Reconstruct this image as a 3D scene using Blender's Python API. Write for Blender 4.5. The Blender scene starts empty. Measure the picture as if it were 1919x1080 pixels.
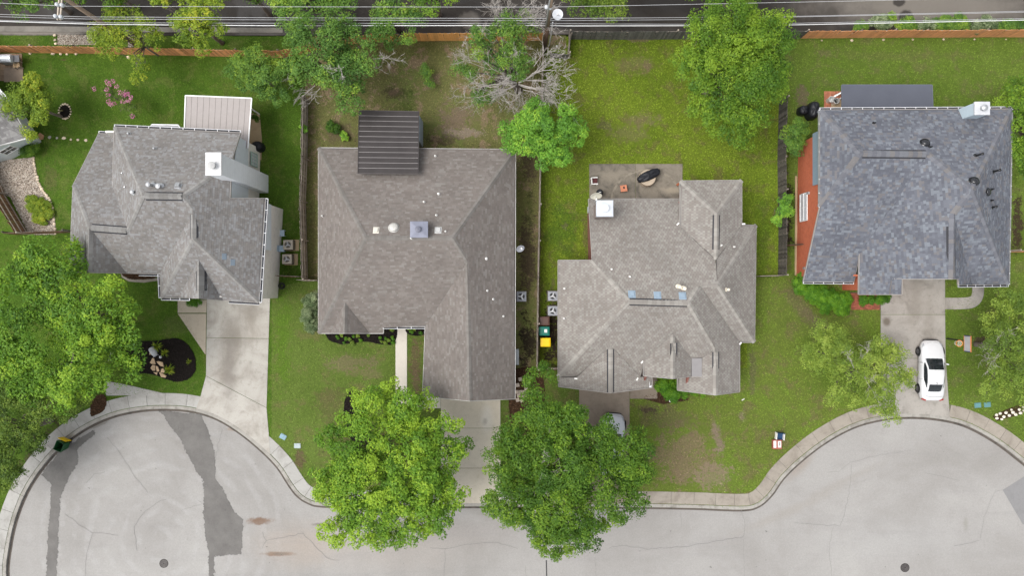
import bpy, bmesh, math, random
import numpy as np
from mathutils import Vector, Matrix, Quaternion

random.seed(7)
RNG = np.random.default_rng(7)
SC = bpy.context.scene
COL = SC.collection

# ------------------------------------------------------------------ camera, sky, sun, exposure
CAM_H = 56.0                 # drone height above the lawns
SPAN = 78.0                  # metres of ground across the picture
S = 1919.0 / SPAN            # photograph pixels per metre at ground level
cam_d = bpy.data.cameras.new('camera')
cam_d.sensor_width = 36.0
cam_d.lens = 36.0 * CAM_H / SPAN
cam_d.clip_start = 0.5
cam_d.clip_end = 2000.0
cam = bpy.data.objects.new('camera', cam_d)
COL.objects.link(cam)
cam.location = (0, 0, CAM_H)
cam.rotation_euler = (0, 0, 0)
SC.camera = cam

SUN_DIR = Vector((-0.42, -0.08, 0.90)).normalized()
SUN_EL = math.asin(SUN_DIR.z)
SUN_AZ = math.atan2(SUN_DIR.x, SUN_DIR.y)
world = bpy.data.worlds.new('World')
SC.world = world
world.use_nodes = True
wn = world.node_tree
wn.nodes.clear()
w_out = wn.nodes.new('ShaderNodeOutputWorld')
w_bg = wn.nodes.new('ShaderNodeBackground')
w_hs = wn.nodes.new('ShaderNodeHueSaturation')
w_hs.inputs['Saturation'].default_value = 0.22      # grey overcast light
w_sky = wn.nodes.new('ShaderNodeTexSky')
w_sky.sky_type = 'NISHITA'
w_sky.sun_disc = False
w_sky.sun_elevation = SUN_EL
w_sky.sun_rotation = SUN_AZ
w_sky.air_density = 1.0
w_sky.dust_density = 4.0
w_sky.ozone_density = 1.0
wn.links.new(w_sky.outputs[0], w_hs.inputs['Color'])
wn.links.new(w_hs.outputs[0], w_bg.inputs['Color'])
wn.links.new(w_bg.outputs[0], w_out.inputs['Surface'])
w_bg.inputs['Strength'].default_value = 0.15

sun_d = bpy.data.lights.new('sun', 'SUN')
sun_d.energy = 0.95
sun_d.angle = math.radians(30)
sun_d.color = (1.0, 0.965, 0.91)
sun = bpy.data.objects.new('sun', sun_d)
COL.objects.link(sun)
sun.location = (-30, -10, 60)
sun.rotation_euler = SUN_DIR.to_track_quat('Z', 'Y').to_euler()

SC.view_settings.view_transform = 'Standard'
SC.view_settings.look = 'None'
SC.view_settings.gamma = 1.0
SC.view_settings.exposure = 0.78
SC.view_settings.use_curve_mapping = False
SC.render.engine = 'CYCLES'
SC.cycles.max_bounces = 6
SC.cycles.diffuse_bounces = 3
SC.cycles.transmission_bounces = 4
SC.cycles.transparent_max_bounces = 6
SC.cycles.use_denoising = True

# ------------------------------------------------------------------ measuring: a point seen at (px,py) that lies at height z
def P(px, py, z=0.0):
    k = (CAM_H - z) / CAM_H / S
    return Vector(((px - 959.5) * k, (540.0 - py) * k, z))

def P2(px, py, z=0.0):
    v = P(px, py, z)
    return (v.x, v.y)

# ------------------------------------------------------------------ materials
MATS = {}
def newmat(name):
    m = bpy.data.materials.new(name)
    m.use_nodes = True
    nt = m.node_tree
    b = nt.nodes['Principled BSDF']
    MATS[name] = m
    return m, nt, b

def nd(nt, typ, **kw):
    n = nt.nodes.new(typ)
    for k, v in kw.items():
        setattr(n, k, v)
    return n

def setin(nt, sock, val):
    if isinstance(val, bpy.types.NodeSocket):
        nt.links.new(val, sock)
    elif isinstance(val, (tuple, list)) and len(val) == 3 and sock.type == 'RGBA':
        sock.default_value = (*val, 1)
    else:
        sock.default_value = val

def math_n(nt, op, a, b=None, c=None, clamp=False):
    n = nd(nt, 'ShaderNodeMath', operation=op)
    n.use_clamp = clamp
    setin(nt, n.inputs[0], a)
    if b is not None: setin(nt, n.inputs[1], b)
    if c is not None: setin(nt, n.inputs[2], c)
    return n.outputs[0]

def mix_n(nt, fac, a, b, blend='MIX'):
    n = nd(nt, 'ShaderNodeMix', data_type='RGBA', blend_type=blend)
    setin(nt, n.inputs[0], fac)
    setin(nt, n.inputs[6], a)
    setin(nt, n.inputs[7], b)
    return n.outputs[2]

def noise_n(nt, vec, scale, detail=3, rough=0.55, dist=0.0):
    n = nd(nt, 'ShaderNodeTexNoise')
    setin(nt, n.inputs['Vector'], vec)
    n.inputs['Scale'].default_value = scale
    n.inputs['Detail'].default_value = detail
    n.inputs['Roughness'].default_value = rough
    n.inputs['Distortion'].default_value = dist
    return n.outputs[0]

def ramp_n(nt, fac, stops, interp='LINEAR'):
    n = nd(nt, 'ShaderNodeValToRGB')
    n.color_ramp.interpolation = interp
    els = n.color_ramp.elements
    while len(els) < len(stops): els.new(0.5)
    for e, (p, c) in zip(els, stops):
        e.position = p
        e.color = (*c, 1) if len(c) == 3 else c
    setin(nt, n.inputs[0], fac)
    return n.outputs[0]

def maprange(nt, v, a, b, c=0.0, d=1.0, smooth=True):
    n = nd(nt, 'ShaderNodeMapRange')
    n.interpolation_type = 'SMOOTHSTEP' if smooth else 'LINEAR'
    n.clamp = True if hasattr(n, 'clamp') else True
    setin(nt, n.inputs[0], v)
    n.inputs[1].default_value = a; n.inputs[2].default_value = b
    n.inputs[3].default_value = c; n.inputs[4].default_value = d
    return n.outputs[0]

def position(nt):
    return nd(nt, 'ShaderNodeNewGeometry').outputs['Position']

def bump(nt, b, h, strength=0.3, dist=0.02):
    n = nd(nt, 'ShaderNodeBump')
    n.inputs['Strength'].default_value = strength
    n.inputs['Distance'].default_value = dist
    setin(nt, n.inputs['Height'], h)
    nt.links.new(n.outputs[0], b.inputs['Normal'])

def simple(name, col, rough=0.7, metal=0.0, spec=0.3, vary=0.12, scale=3.0, fine=25.0, perobj=0.0, coat=0.0):
    """plain surface with mottled tone and light wear"""
    if name in MATS: return MATS[name]
    m, nt, b = newmat(name)
    pos = position(nt)
    n1 = noise_n(nt, pos, scale, 4)
    n2 = noise_n(nt, pos, fine, 2)
    f = math_n(nt, 'ADD', math_n(nt, 'MULTIPLY', n1, 0.65), math_n(nt, 'MULTIPLY', n2, 0.35))
    lo = tuple(c * (1 - vary) for c in col); hi = tuple(min(1, c * (1 + vary)) for c in col)
    c = ramp_n(nt, f, [(0.3, lo), (0.7, hi)])
    if perobj:
        oi = nd(nt, 'ShaderNodeObjectInfo').outputs['Random']
        k = maprange(nt, oi, 0, 1, 1 - perobj, 1 + perobj, False)
        cc = nd(nt, 'ShaderNodeVectorMath', operation='SCALE')
        nt.links.new(c, cc.inputs[0]); nt.links.new(k, cc.inputs['Scale'])
        c = cc.outputs[0]
    nt.links.new(c, b.inputs['Base Color'])
    b.inputs['Roughness'].default_value = rough
    b.inputs['Metallic'].default_value = metal
    b.inputs['Specular IOR Level'].default_value = spec
    b.inputs['Coat Weight'].default_value = coat
    return m

def concrete(name, base, dark, stain=0.5, scale=0.35, patches=()):
    if name in MATS: return MATS[name]
    m, nt, b = newmat(name)
    pos = position(nt)
    n1 = noise_n(nt, pos, scale, 6, 0.6, 0.6)
    n2 = noise_n(nt, pos, 2.4, 5, 0.65)
    n3 = noise_n(nt, pos, 22.0, 3, 0.7)
    s = maprange(nt, n1, 0.42, 0.72, 0, stain)
    c = mix_n(nt, s, base, dark)
    c = mix_n(nt, maprange(nt, n2, 0.5, 0.75, 0, 0.35 * stain + 0.08), c, tuple(x * 0.7 for x in dark))
    for p in patches:
        c = patch_mix(nt, pos, c, *p)
    g = maprange(nt, n3, 0.25, 0.75, 0.88, 1.1, False)
    oi = nd(nt, 'ShaderNodeObjectInfo').outputs['Random']
    g = math_n(nt, 'MULTIPLY', g, maprange(nt, oi, 0, 1, 0.95, 1.04, False))
    v = nd(nt, 'ShaderNodeVectorMath', operation='SCALE')
    nt.links.new(c, v.inputs[0]); nt.links.new(g, v.inputs['Scale'])
    nt.links.new(v.outputs[0], b.inputs['Base Color'])
    b.inputs['Roughness'].default_value = 0.85
    b.inputs['Specular IOR Level'].default_value = 0.25
    bump(nt, b, n3, 0.25, 0.01)
    return m

def patch_mix(nt, pos, c, px, py, rx, ry, col, strength=0.8, soft=0.5, nscale=1.2, namp=0.9, ang=0.0):
    """a stain or bare patch with an irregular edge; centre and radii given as measured on the ground"""
    x, y = P2(px, py)
    mp = nd(nt, 'ShaderNodeMapping', vector_type='TEXTURE')
    nt.links.new(pos, mp.inputs['Vector'])
    mp.inputs['Location'].default_value = (x, y, 0)
    mp.inputs['Rotation'].default_value = (0, 0, ang)
    mp.inputs['Scale'].default_value = (rx / S, ry / S, 1000.0)
    ln = nd(nt, 'ShaderNodeVectorMath', operation='LENGTH')
    nt.links.new(mp.outputs[0], ln.inputs[0])
    n = noise_n(nt, pos, nscale, 6, 0.72)
    d = math_n(nt, 'ADD', ln.outputs['Value'], math_n(nt, 'MULTIPLY', math_n(nt, 'SUBTRACT', n, 0.5), namp * 2))
    f = maprange(nt, d, 1 - soft, 1 + soft * 0.4, strength, 0.0)
    return mix_n(nt, f, c, col)

# ------------------------------------------------------------------ mesh building
class MB:
    def __init__(s):
        s.v = []; s.f = []; s.at = []
    def add(s, vs, fs, a=0.5):
        o = len(s.v)
        s.v.extend([tuple(p) for p in vs])
        for q in fs:
            s.f.append([o + i for i in q]); s.at.append(a)
        return s
    def box(s, c, d, rz=0.0, taper=1.0, tilt=None):
        x, y, z = d[0] / 2, d[1] / 2, d[2] / 2
        vs = []
        for zz, t in ((-z, 1.0), (z, taper)):
            for sx, sy in ((-1, -1), (1, -1), (1, 1), (-1, 1)):
                vs.append(Vector((sx * x * t, sy * y * t, zz)))
        M = Matrix.Rotation(rz, 3, 'Z')
        if tilt: M = M @ tilt
        vs = [M @ p + Vector(c) for p in vs]
        return s.add(vs, [(3, 2, 1, 0), (4, 5, 6, 7), (0, 1, 5, 4), (1, 2, 6, 5), (2, 3, 7, 6), (3, 0, 4, 7)])
    def prism(s, pts, z0, z1, top=True, bottom=True, side=True):
        n = len(pts)
        if poly_area(pts) < 0: pts = pts[::-1]
        vs = [(p[0], p[1], z0) for p in pts] + [(p[0], p[1], z1) for p in pts]
        fs = []
        if top: fs.append(tuple(range(n, 2 * n)))
        if bottom: fs.append(tuple(range(n - 1, -1, -1)))
        if side: fs += [(i, (i + 1) % n, n + (i + 1) % n, n + i) for i in range(n)]
        return s.add(vs, fs)
    def sheet(s, pts, z):
        if poly_area(pts) < 0: pts = pts[::-1]
        return s.add([(p[0], p[1], z) for p in pts], [tuple(range(len(pts)))])
    def tube(s, path, rad, n=6, caps=True):
        path = [Vector(p) for p in path]
        if not isinstance(rad, (list, tuple)): rad = [rad] * len(path)
        rings = []
        prev = None
        for i, p in enumerate(path):
            d = (path[min(i + 1, len(path) - 1)] - path[max(i - 1, 0)])
            if d.length < 1e-6: d = Vector((0, 0, 1))
            d.normalize()
            if prev is None:
                a = d.orthogonal().normalized()
            else:
                a = (prev - d * prev.dot(d))
                a = a.normalized() if a.length > 1e-5 else d.orthogonal().normalized()
            prev = a
            b = d.cross(a)
            rings.append([p + (a * math.cos(2 * math.pi * k / n) + b * math.sin(2 * math.pi * k / n)) * rad[i] for k in range(n)])
        vs = [q for r in rings for q in r]
        fs = []
        for i in range(len(path) - 1):
            for k in range(n):
                fs.append((i * n + k, i * n + (k + 1) % n, (i + 1) * n + (k + 1) % n, (i + 1) * n + k))
        if caps:
            fs.append(tuple(range(n - 1, -1, -1)))
            fs.append(tuple((len(path) - 1) * n + k for k in range(n)))
        return s.add(vs, fs)
    def cyl(s, c, r, h, n=16, r2=None):
        c = Vector(c)
        return s.tube([c, c + Vector((0, 0, h))], [r, r if r2 is None else r2], n)
    def lathe(s, c, prof, n=20, axis=None, caps=True):
        c = Vector(c)
        q = Quaternion() if axis is None else Vector((0, 0, 1)).rotation_difference(Vector(axis).normalized())
        vs = []
        for r, z in prof:
            for k in range(n):
                a = 2 * math.pi * k / n
                vs.append(c + q @ Vector((r * math.cos(a), r * math.sin(a), z)))
        fs = []
        for i in range(len(prof) - 1):
            for k in range(n):
                fs.append((i * n + k, i * n + (k + 1) % n, (i + 1) * n + (k + 1) % n, (i + 1) * n + k))
        if caps and prof[0][0] > 1e-4: fs.append(tuple(range(n - 1, -1, -1)))
        if caps and prof[-1][0] > 1e-4: fs.append(tuple((len(prof) - 1) * n + k for k in range(n)))
        return s.add(vs, fs)
    def grid(s, pts):
        """pts[i][j] -> quads"""
        ni, nj = len(pts), len(pts[0])
        vs = [p for r in pts for p in r]
        fs = [(i * nj + j, i * nj + j + 1, (i + 1) * nj + j + 1, (i + 1) * nj + j) for i in range(ni - 1) for j in range(nj - 1)]
        return s.add(vs, fs)
    def build(s, name, mat, parent=None, smooth=False, bevel=0.0, local=False, attr=False):
        off = Vector((0, 0, 0)) if (local or parent is None) else wloc(parent)
        me = bpy.data.meshes.new(name)
        me.from_pydata([(p[0] - off.x, p[1] - off.y, p[2] - off.z) for p in s.v], [], s.f)
        if bevel:
            bm = bmesh.new(); bm.from_mesh(me)
            bmesh.ops.remove_doubles(bm, verts=bm.verts, dist=1e-4)
            es = [e for e in bm.edges if len(e.link_faces) == 2 and e.calc_face_angle(0) > 0.6]
            bmesh.ops.bevel(bm, geom=es, offset=bevel, segments=2, affect='EDGES', profile=0.6, clamp_overlap=True)
            bm.to_mesh(me); bm.free()
        elif attr:
            a = me.attributes.new('rnd', 'FLOAT', 'FACE')
            a.data.foreach_set('value', s.at)
        me.update()
        if smooth:
            me.polygons.foreach_set('use_smooth', [True] * len(me.polygons))
        if mat is not None: me.materials.append(mat)
        o = bpy.data.objects.new(name, me)
        COL.objects.link(o)
        if parent is not None: o.parent = parent
        return o

def wloc(o):
    v = Vector((0, 0, 0))
    while o is not None:
        v += o.location
        o = o.parent
    return v

def poly_area(pts):
    return 0.5 * sum(pts[i][0] * pts[(i + 1) % len(pts)][1] - pts[(i + 1) % len(pts)][0] * pts[i][1] for i in range(len(pts)))

def in_poly(x, y, pts):
    c = False
    n = len(pts)
    j = n - 1
    for i in range(n):
        xi, yi = pts[i][0], pts[i][1]; xj, yj = pts[j][0], pts[j][1]
        if (yi > y) != (yj > y) and x < (xj - xi) * (y - yi) / (yj - yi) + xi: c = not c
        j = i
    return c

def in_poly_np(X, Y, pts):
    c = np.zeros(X.shape, bool)
    n = len(pts); j = n - 1
    for i in range(n):
        xi, yi = pts[i][0], pts[i][1]; xj, yj = pts[j][0], pts[j][1]
        if yi != yj:
            t = ((yi > Y) != (yj > Y)) & (X < (xj - xi) * (Y - yi) / (yj - yi) + xi)
            c ^= t
        j = i
    return c

def np_mesh(name, V, nper, mat, parent=None, rnd=None, smooth=False):
    """V: (nfaces*nper,3) -> separate faces of nper corners"""
    V = np.asarray(V, np.float32)
    if parent is not None:
        w = wloc(parent); V = V - np.array([w.x, w.y, w.z], np.float32)
    n = len(V); nf = n // nper
    me = bpy.data.meshes.new(name)
    me.vertices.add(n); me.loops.add(n); me.polygons.add(nf)
    me.vertices.foreach_set('co', V.ravel())
    me.loops.foreach_set('vertex_index', np.arange(n, dtype=np.int32))
    me.polygons.foreach_set('loop_start', np.arange(0, n, nper, dtype=np.int32))
    me.polygons.foreach_set('loop_total', np.full(nf, nper, np.int32))
    if rnd is not None:
        a = me.attributes.new('rnd', 'FLOAT', 'FACE')
        a.data.foreach_set('value', np.asarray(rnd, np.float32))
    me.update(calc_edges=True)
    me.materials.append(mat)
    o = bpy.data.objects.new(name, me)
    COL.objects.link(o)
    if parent is not None: o.parent = parent
    return o

def tag(o, label=None, cat=None, group=None, kind=None):
    if label: o['label'] = label
    if cat: o['category'] = cat
    if group: o['group'] = group
    if kind: o['kind'] = kind
    return o

def thing(name, label, cat, loc=(0, 0, 0), rz=0.0, group=None):
    o = bpy.data.objects.new(name, None)
    COL.objects.link(o)
    o.location = loc; o.rotation_euler = (0, 0, rz)
    o.empty_display_size = 0.3
    return tag(o, label, cat, group)

def copy_tree(o, parent=None):
    c = o.copy(); COL.objects.link(c); c.parent = parent
    for ch in list(o.children):
        copy_tree(ch, c)
    return c

def smooth_path(pts, n=6, closed=False):
    out = []
    N = len(pts)
    for i in range(N if closed else N - 1):
        if closed:
            p0, p1, p2, p3 = pts[(i - 1) % N], pts[i], pts[(i + 1) % N], pts[(i + 2) % N]
        else:
            p0, p1, p2, p3 = pts[max(i - 1, 0)], pts[i], pts[i + 1], pts[min(i + 2, N - 1)]
        for k in range(n):
            t = k / n
            out.append(tuple(0.5 * ((2 * p1[d]) + (-p0[d] + p2[d]) * t + (2 * p0[d] - 5 * p1[d] + 4 * p2[d] - p3[d]) * t * t + (-p0[d] + 3 * p1[d] - 3 * p2[d] + p3[d]) * t ** 3) for d in range(len(p1))))
    if not closed: out.append(tuple(pts[-1]))
    return out

def offset_path(pts, d):
    """shift an open path to its left by d"""
    out = []
    for i, p in enumerate(pts):
        a = pts[max(i - 1, 0)]; b = pts[min(i + 1, len(pts) - 1)]
        tx, ty = b[0] - a[0], b[1] - a[1]
        l = math.hypot(tx, ty) or 1
        out.append((p[0] - ty / l * d, p[1] + tx / l * d))
    return out

def inset_poly(pts, d):
    if poly_area(pts) < 0: pts = pts[::-1]
    n = len(pts); out = []
    for i in range(n):
        a, b, c = Vector(pts[i - 1][:2]), Vector(pts[i][:2]), Vector(pts[(i + 1) % n][:2])
        e1 = (b - a).normalized(); e2 = (c - b).normalized()
        n1 = Vector((-e1.y, e1.x)); n2 = Vector((-e2.y, e2.x))
        m = (n1 + n2)
        if m.length < 0.2: m = n1
        m.normalize()
        k = d / max(0.5, m.dot(n1))
        out.append(tuple(b + m * k))
    return out

def jitter_poly(pts, amp, step=0.35, seed=1):
    r = random.Random(seed)
    out = []
    n = len(pts)
    for i in range(n):
        a = Vector(pts[i]); b = Vector(pts[(i + 1) % n])
        L = (b - a).length
        k = max(1, int(L / step))
        for j in range(k):
            p = a.lerp(b, j / k)
            out.append((p.x + r.gauss(0, amp), p.y + r.gauss(0, amp)))
    return out
# ------------------------------------------------------------------ ground materials
BROWN = (0.155, 0.105, 0.066)
STRAW = (0.235, 0.185, 0.105)
SOIL = (0.062, 0.044, 0.030)
SOILM = (0.095, 0.068, 0.046)

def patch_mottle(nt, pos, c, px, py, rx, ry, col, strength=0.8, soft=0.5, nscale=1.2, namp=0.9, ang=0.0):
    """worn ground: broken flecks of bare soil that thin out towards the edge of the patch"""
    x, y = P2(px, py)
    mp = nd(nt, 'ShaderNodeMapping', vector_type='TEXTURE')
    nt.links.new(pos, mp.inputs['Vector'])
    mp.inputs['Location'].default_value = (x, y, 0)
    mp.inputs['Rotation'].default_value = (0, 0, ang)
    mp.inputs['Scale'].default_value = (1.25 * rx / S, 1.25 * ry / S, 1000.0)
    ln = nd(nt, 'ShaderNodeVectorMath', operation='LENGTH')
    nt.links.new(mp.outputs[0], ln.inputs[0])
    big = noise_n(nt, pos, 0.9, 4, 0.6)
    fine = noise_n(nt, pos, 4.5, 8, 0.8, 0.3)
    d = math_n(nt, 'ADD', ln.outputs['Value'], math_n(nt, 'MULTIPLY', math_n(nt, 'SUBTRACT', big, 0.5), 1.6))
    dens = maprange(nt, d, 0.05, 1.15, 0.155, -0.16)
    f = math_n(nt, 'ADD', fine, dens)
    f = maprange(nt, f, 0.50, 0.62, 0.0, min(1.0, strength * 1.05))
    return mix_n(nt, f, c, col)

def lawn_mat(name, g_dark, g_mid, g_lite, dry, dry_amt, patches=()):
    m, nt, b = newmat(name)
    pos = position(nt)
    n1 = noise_n(nt, pos, 0.22, 5, 0.6, 0.4)
    n2 = noise_n(nt, pos, 2.2, 8, 0.78)
    n3 = noise_n(nt, pos, 7.0, 5, 0.8)
    f = math_n(nt, 'ADD', math_n(nt, 'MULTIPLY', n1, 0.5), math_n(nt, 'MULTIPLY', n2, 0.5))
    c = ramp_n(nt, f, [(0.36, g_dark), (0.5, g_mid), (0.64, g_lite)])
    n4 = noise_n(nt, pos, 0.75, 8, 0.78, 0.4)
    c = mix_n(nt, maprange(nt, n4, 0.51, 0.60, 0, dry_amt), c, dry)
    for p in patches:
        p = list(p) + [0.8, 0.5, 1.2, 0.9][len(p) - 5:]
        c = patch_mottle(nt, pos, c, *p)
    at = nd(nt, 'ShaderNodeAttribute', attribute_name='rnd').outputs['Fac']
    k = math_n(nt, 'MULTIPLY', maprange(nt, n3, 0.25, 0.75, 0.66, 1.3, False), maprange(nt, at, 0, 1, 0.62, 1.38, False))
    v = nd(nt, 'ShaderNodeVectorMath', operation='SCALE')
    nt.links.new(c, v.inputs[0]); nt.links.new(k, v.inputs['Scale'])
    nt.links.new(v.outputs[0], b.inputs['Base Color'])
    b.inputs['Roughness'].default_value = 0.9
    b.inputs['Specular IOR Level'].default_value = 0.12
    bump(nt, b, n3, 0.5, 0.03)
    return m

def soil_mat(name, a, bcol, scale=7.0):
    m, nt, b = newmat(name)
    pos = position(nt)
    n1 = noise_n(nt, pos, scale, 5, 0.75); n2 = noise_n(nt, pos, scale * 5, 3, 0.7)
    f = math_n(nt, 'ADD', math_n(nt, 'MULTIPLY', n1, 0.55), math_n(nt, 'MULTIPLY', n2, 0.45))
    c = ramp_n(nt, f, [(0.33, a), (0.68, bcol)])
    at = nd(nt, 'ShaderNodeAttribute', attribute_name='rnd').outputs['Fac']
    v = nd(nt, 'ShaderNodeVectorMath', operation='SCALE')
    nt.links.new(c, v.inputs[0]); nt.links.new(maprange(nt, at, 0, 1, 0.6, 1.4, False), v.inputs['Scale'])
    nt.links.new(v.outputs[0], b.inputs['Base Color'])
    b.inputs['Roughness'].default_value = 0.95
    b.inputs['Specular IOR Level'].default_value = 0.1
    bump(nt, b, f, 0.8, 0.04)
    return m

M_MULCH = soil_mat('black_mulch', (0.006, 0.005, 0.0045), (0.030, 0.024, 0.021))
M_BARK = soil_mat('brown_leaf_mulch', (0.03, 0.017, 0.010), (0.115, 0.066, 0.038), 5)
M_DIRT = soil_mat('bare_dirt', (0.045, 0.031, 0.021), (0.125, 0.088, 0.058), 2.5)

C_WALK = concrete('pale_new_concrete', (0.540, 0.504, 0.441), (0.468, 0.432, 0.378), 0.4)
C_SIDE = concrete('weathered_sidewalk_concrete', (0.286, 0.256, 0.217), (0.196, 0.170, 0.139), 0.8, 0.8)
C_SIDEL = concrete('grey_sidewalk_concrete', (0.351, 0.343, 0.322), (0.242, 0.230, 0.209), 0.75, 0.7)
C_D1 = concrete('light_driveway_concrete', (0.401, 0.381, 0.345), (0.265, 0.241, 0.209), 1.0, 0.45,
    [(440, 625, 26, 45, (0.20, 0.18, 0.155), 0.7, 0.9, 0.9, 0.7), (430, 700, 16, 70, (0.19, 0.17, 0.15), 0.65, 0.9, 0.9, 0.8), (470, 585, 30, 25, (0.21, 0.19, 0.165), 0.65, 0.9, 0.9, 0.8)])
C_D2 = concrete('warm_driveway_concrete', (0.511, 0.465, 0.383), (0.408, 0.363, 0.291), 0.6, 0.5,
    [(912, 785, 13, 30, (0.60, 0.58, 0.53), 0.6, 0.8, 1.5, 0.5), (909, 790, 5, 7, (0.24, 0.21, 0.18), 0.5, 0.8, 2, 0.5)])
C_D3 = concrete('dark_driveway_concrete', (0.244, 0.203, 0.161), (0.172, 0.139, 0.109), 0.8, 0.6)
C_D4 = concrete('stained_driveway_concrete', (0.326, 0.305, 0.276), (0.199, 0.182, 0.161), 0.95, 0.55,
    [(1661, 603, 9, 10, (0.115, 0.092, 0.07), 0.8, 0.6, 2, 0.4), (1715, 560, 16, 60, (0.20, 0.18, 0.155), 0.55, 0.9, 1.0, 0.7), (1740, 600, 14, 60, (0.22, 0.20, 0.175), 0.5, 0.9, 1.0, 0.7)])
C_KERB = concrete('kerb_concrete', (0.317, 0.302, 0.274), (0.180, 0.166, 0.144), 0.8, 1.3)
C_PATIO = concrete('mildewed_patio_concrete', (0.205, 0.18, 0.145), (0.10, 0.09, 0.075), 1.0, 1.0,
    [(1150, 330, 34, 14, (0.28, 0.245, 0.19), 0.35, 0.9, 1.2, 1.2), (1262, 357, 26, 7, (0.32, 0.275, 0.21), 0.7, 0.7, 2, 0.6)])
C_TAN = concrete('tan_patio_concrete', (0.40, 0.30, 0.185), (0.30, 0.225, 0.14), 0.6, 0.9)
C_PINK = concrete('old_patio_slab', (0.33, 0.26, 0.20), (0.24, 0.185, 0.145), 0.7, 0.9)

def road_mat():
    m, nt, b = newmat('bleached_road_surface')
    pos = position(nt)
    n1 = noise_n(nt, pos, 0.10, 6, 0.6, 0.8)
    n2 = noise_n(nt, pos, 0.9, 5, 0.65)
    n3 = noise_n(nt, pos, 26.0, 3, 0.75)
    c = ramp_n(nt, n1, [(0.34, (0.242, 0.231, 0.217)), (0.52, (0.285, 0.275, 0.262)), (0.68, (0.318, 0.309, 0.294))])
    c = mix_n(nt, maprange(nt, n2, 0.5, 0.72, 0, 0.28), c, (0.225, 0.212, 0.20))
    # turning traffic has polished faint arcs round the bulb
    cx, cy = P2(300, 1010)
    sub = nd(nt, 'ShaderNodeVectorMath', operation='SUBTRACT')
    nt.links.new(pos, sub.inputs[0]); sub.inputs[1].default_value = (cx, cy, -0.13)
    ln = nd(nt, 'ShaderNodeVectorMath', operation='LENGTH'); nt.links.new(sub.outputs[0], ln.inputs[0])
    w = math_n(nt, 'ADD', math_n(nt, 'MULTIPLY', ln.outputs['Value'], 5.2), math_n(nt, 'MULTIPLY', noise_n(nt, pos, 0.35, 3, 0.5), 9.0))
    w = math_n(nt, 'SINE', w)
    w = math_n(nt, 'MULTIPLY', maprange(nt, w, -0.2, 1.0, 0, 0.26), maprange(nt, ln.outputs['Value'], 9.0, 11.0, 1, 0))
    w = math_n(nt, 'MULTIPLY', w, maprange(nt, noise_n(nt, pos, 0.7, 4), 0.4, 0.62))
    c = mix_n(nt, w, c, (0.385, 0.38, 0.375))
    RUST = (0.14, 0.075, 0.04); DARK = (0.075, 0.06, 0.05); WARM = (0.31, 0.26, 0.215)
    for p in [(485, 978, 25, 8, RUST, 0.8, 0.45, 1.6, 0.8), (520, 1040, 30, 5, RUST, 0.85, 0.5, 1.4, 0.8), (525, 1040, 16, 3, DARK, 0.7, 0.4, 1.6, 0.5),
              (560, 1020, 90, 45, WARM, 0.55, 1.0, 0.5, 0.7), (700, 1030, 200, 50, (0.325, 0.29, 0.26), 0.4, 1.0, 0.4, 0.7), (440, 805, 16, 5, (0.22, 0.16, 0.11), 0.7, 0.6, 1.3, 0.6, 0.0),
              (612, 985, 30, 4, (0.19, 0.17, 0.15), 0.85, 0.3, 1.4, 0.35), (1812, 985, 5, 14, (0.21, 0.20, 0.175), 0.6, 0.9, 1.4, 0.6),
              (1580, 905, 90, 9, (0.25, 0.232, 0.21), 0.5, 1.0, 0.6, 0.8, 0.45), (1480, 960, 120, 10, (0.26, 0.24, 0.216), 0.5, 1.0, 0.6, 0.8, 0.4),
              (880, 1000, 150, 22, (0.25, 0.232, 0.222), 0.4, 1.0, 0.5, 0.8), (185, 795, 22, 5, (0.17, 0.155, 0.135), 0.75, 0.4, 1.2, 0.7, 0.4),
              (1500, 875, 14, 40, (0.24, 0.20, 0.165), 0.6, 0.8, 0.9, 0.7, -0.75), (1690, 1010, 160, 50, (0.345, 0.342, 0.335), 0.3, 1.0, 0.4, 0.8)]:
        c = patch_mix(nt, pos, c, *p)
    mp = nd(nt, 'ShaderNodeMapping'); nt.links.new(pos, mp.inputs['Vector']); mp.inputs['Scale'].default_value = (0.10, 1.3, 1)
    tr = noise_n(nt, mp.outputs[0], 1.0, 5, 0.6)
    c = mix_n(nt, maprange(nt, tr, 0.5, 0.7, 0, 0.22), c, (0.225, 0.218, 0.212))
    n5 = noise_n(nt, pos, 7.0, 5, 0.8)
    g = math_n(nt, 'MULTIPLY', maprange(nt, n3, 0.25, 0.75, 0.84, 1.14, False), maprange(nt, n5, 0.25, 0.75, 0.90, 1.08, False))
    sp = noise_n(nt, pos, 3.3, 2, 0.4)
    c = mix_n(nt, maprange(nt, sp, 0.77, 0.80, 0, 0.6), c, (0.10, 0.095, 0.09))
    v = nd(nt, 'ShaderNodeVectorMath', operation='SCALE')
    nt.links.new(c, v.inputs[0]); nt.links.new(g, v.inputs['Scale'])
    nt.links.new(v.outputs[0], b.inputs['Base Color'])
    b.inputs['Roughness'].default_value = 0.85
    b.inputs['Specular IOR Level'].default_value = 0.25
    bump(nt, b, n3, 0.2, 0.01)
    return m

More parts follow.
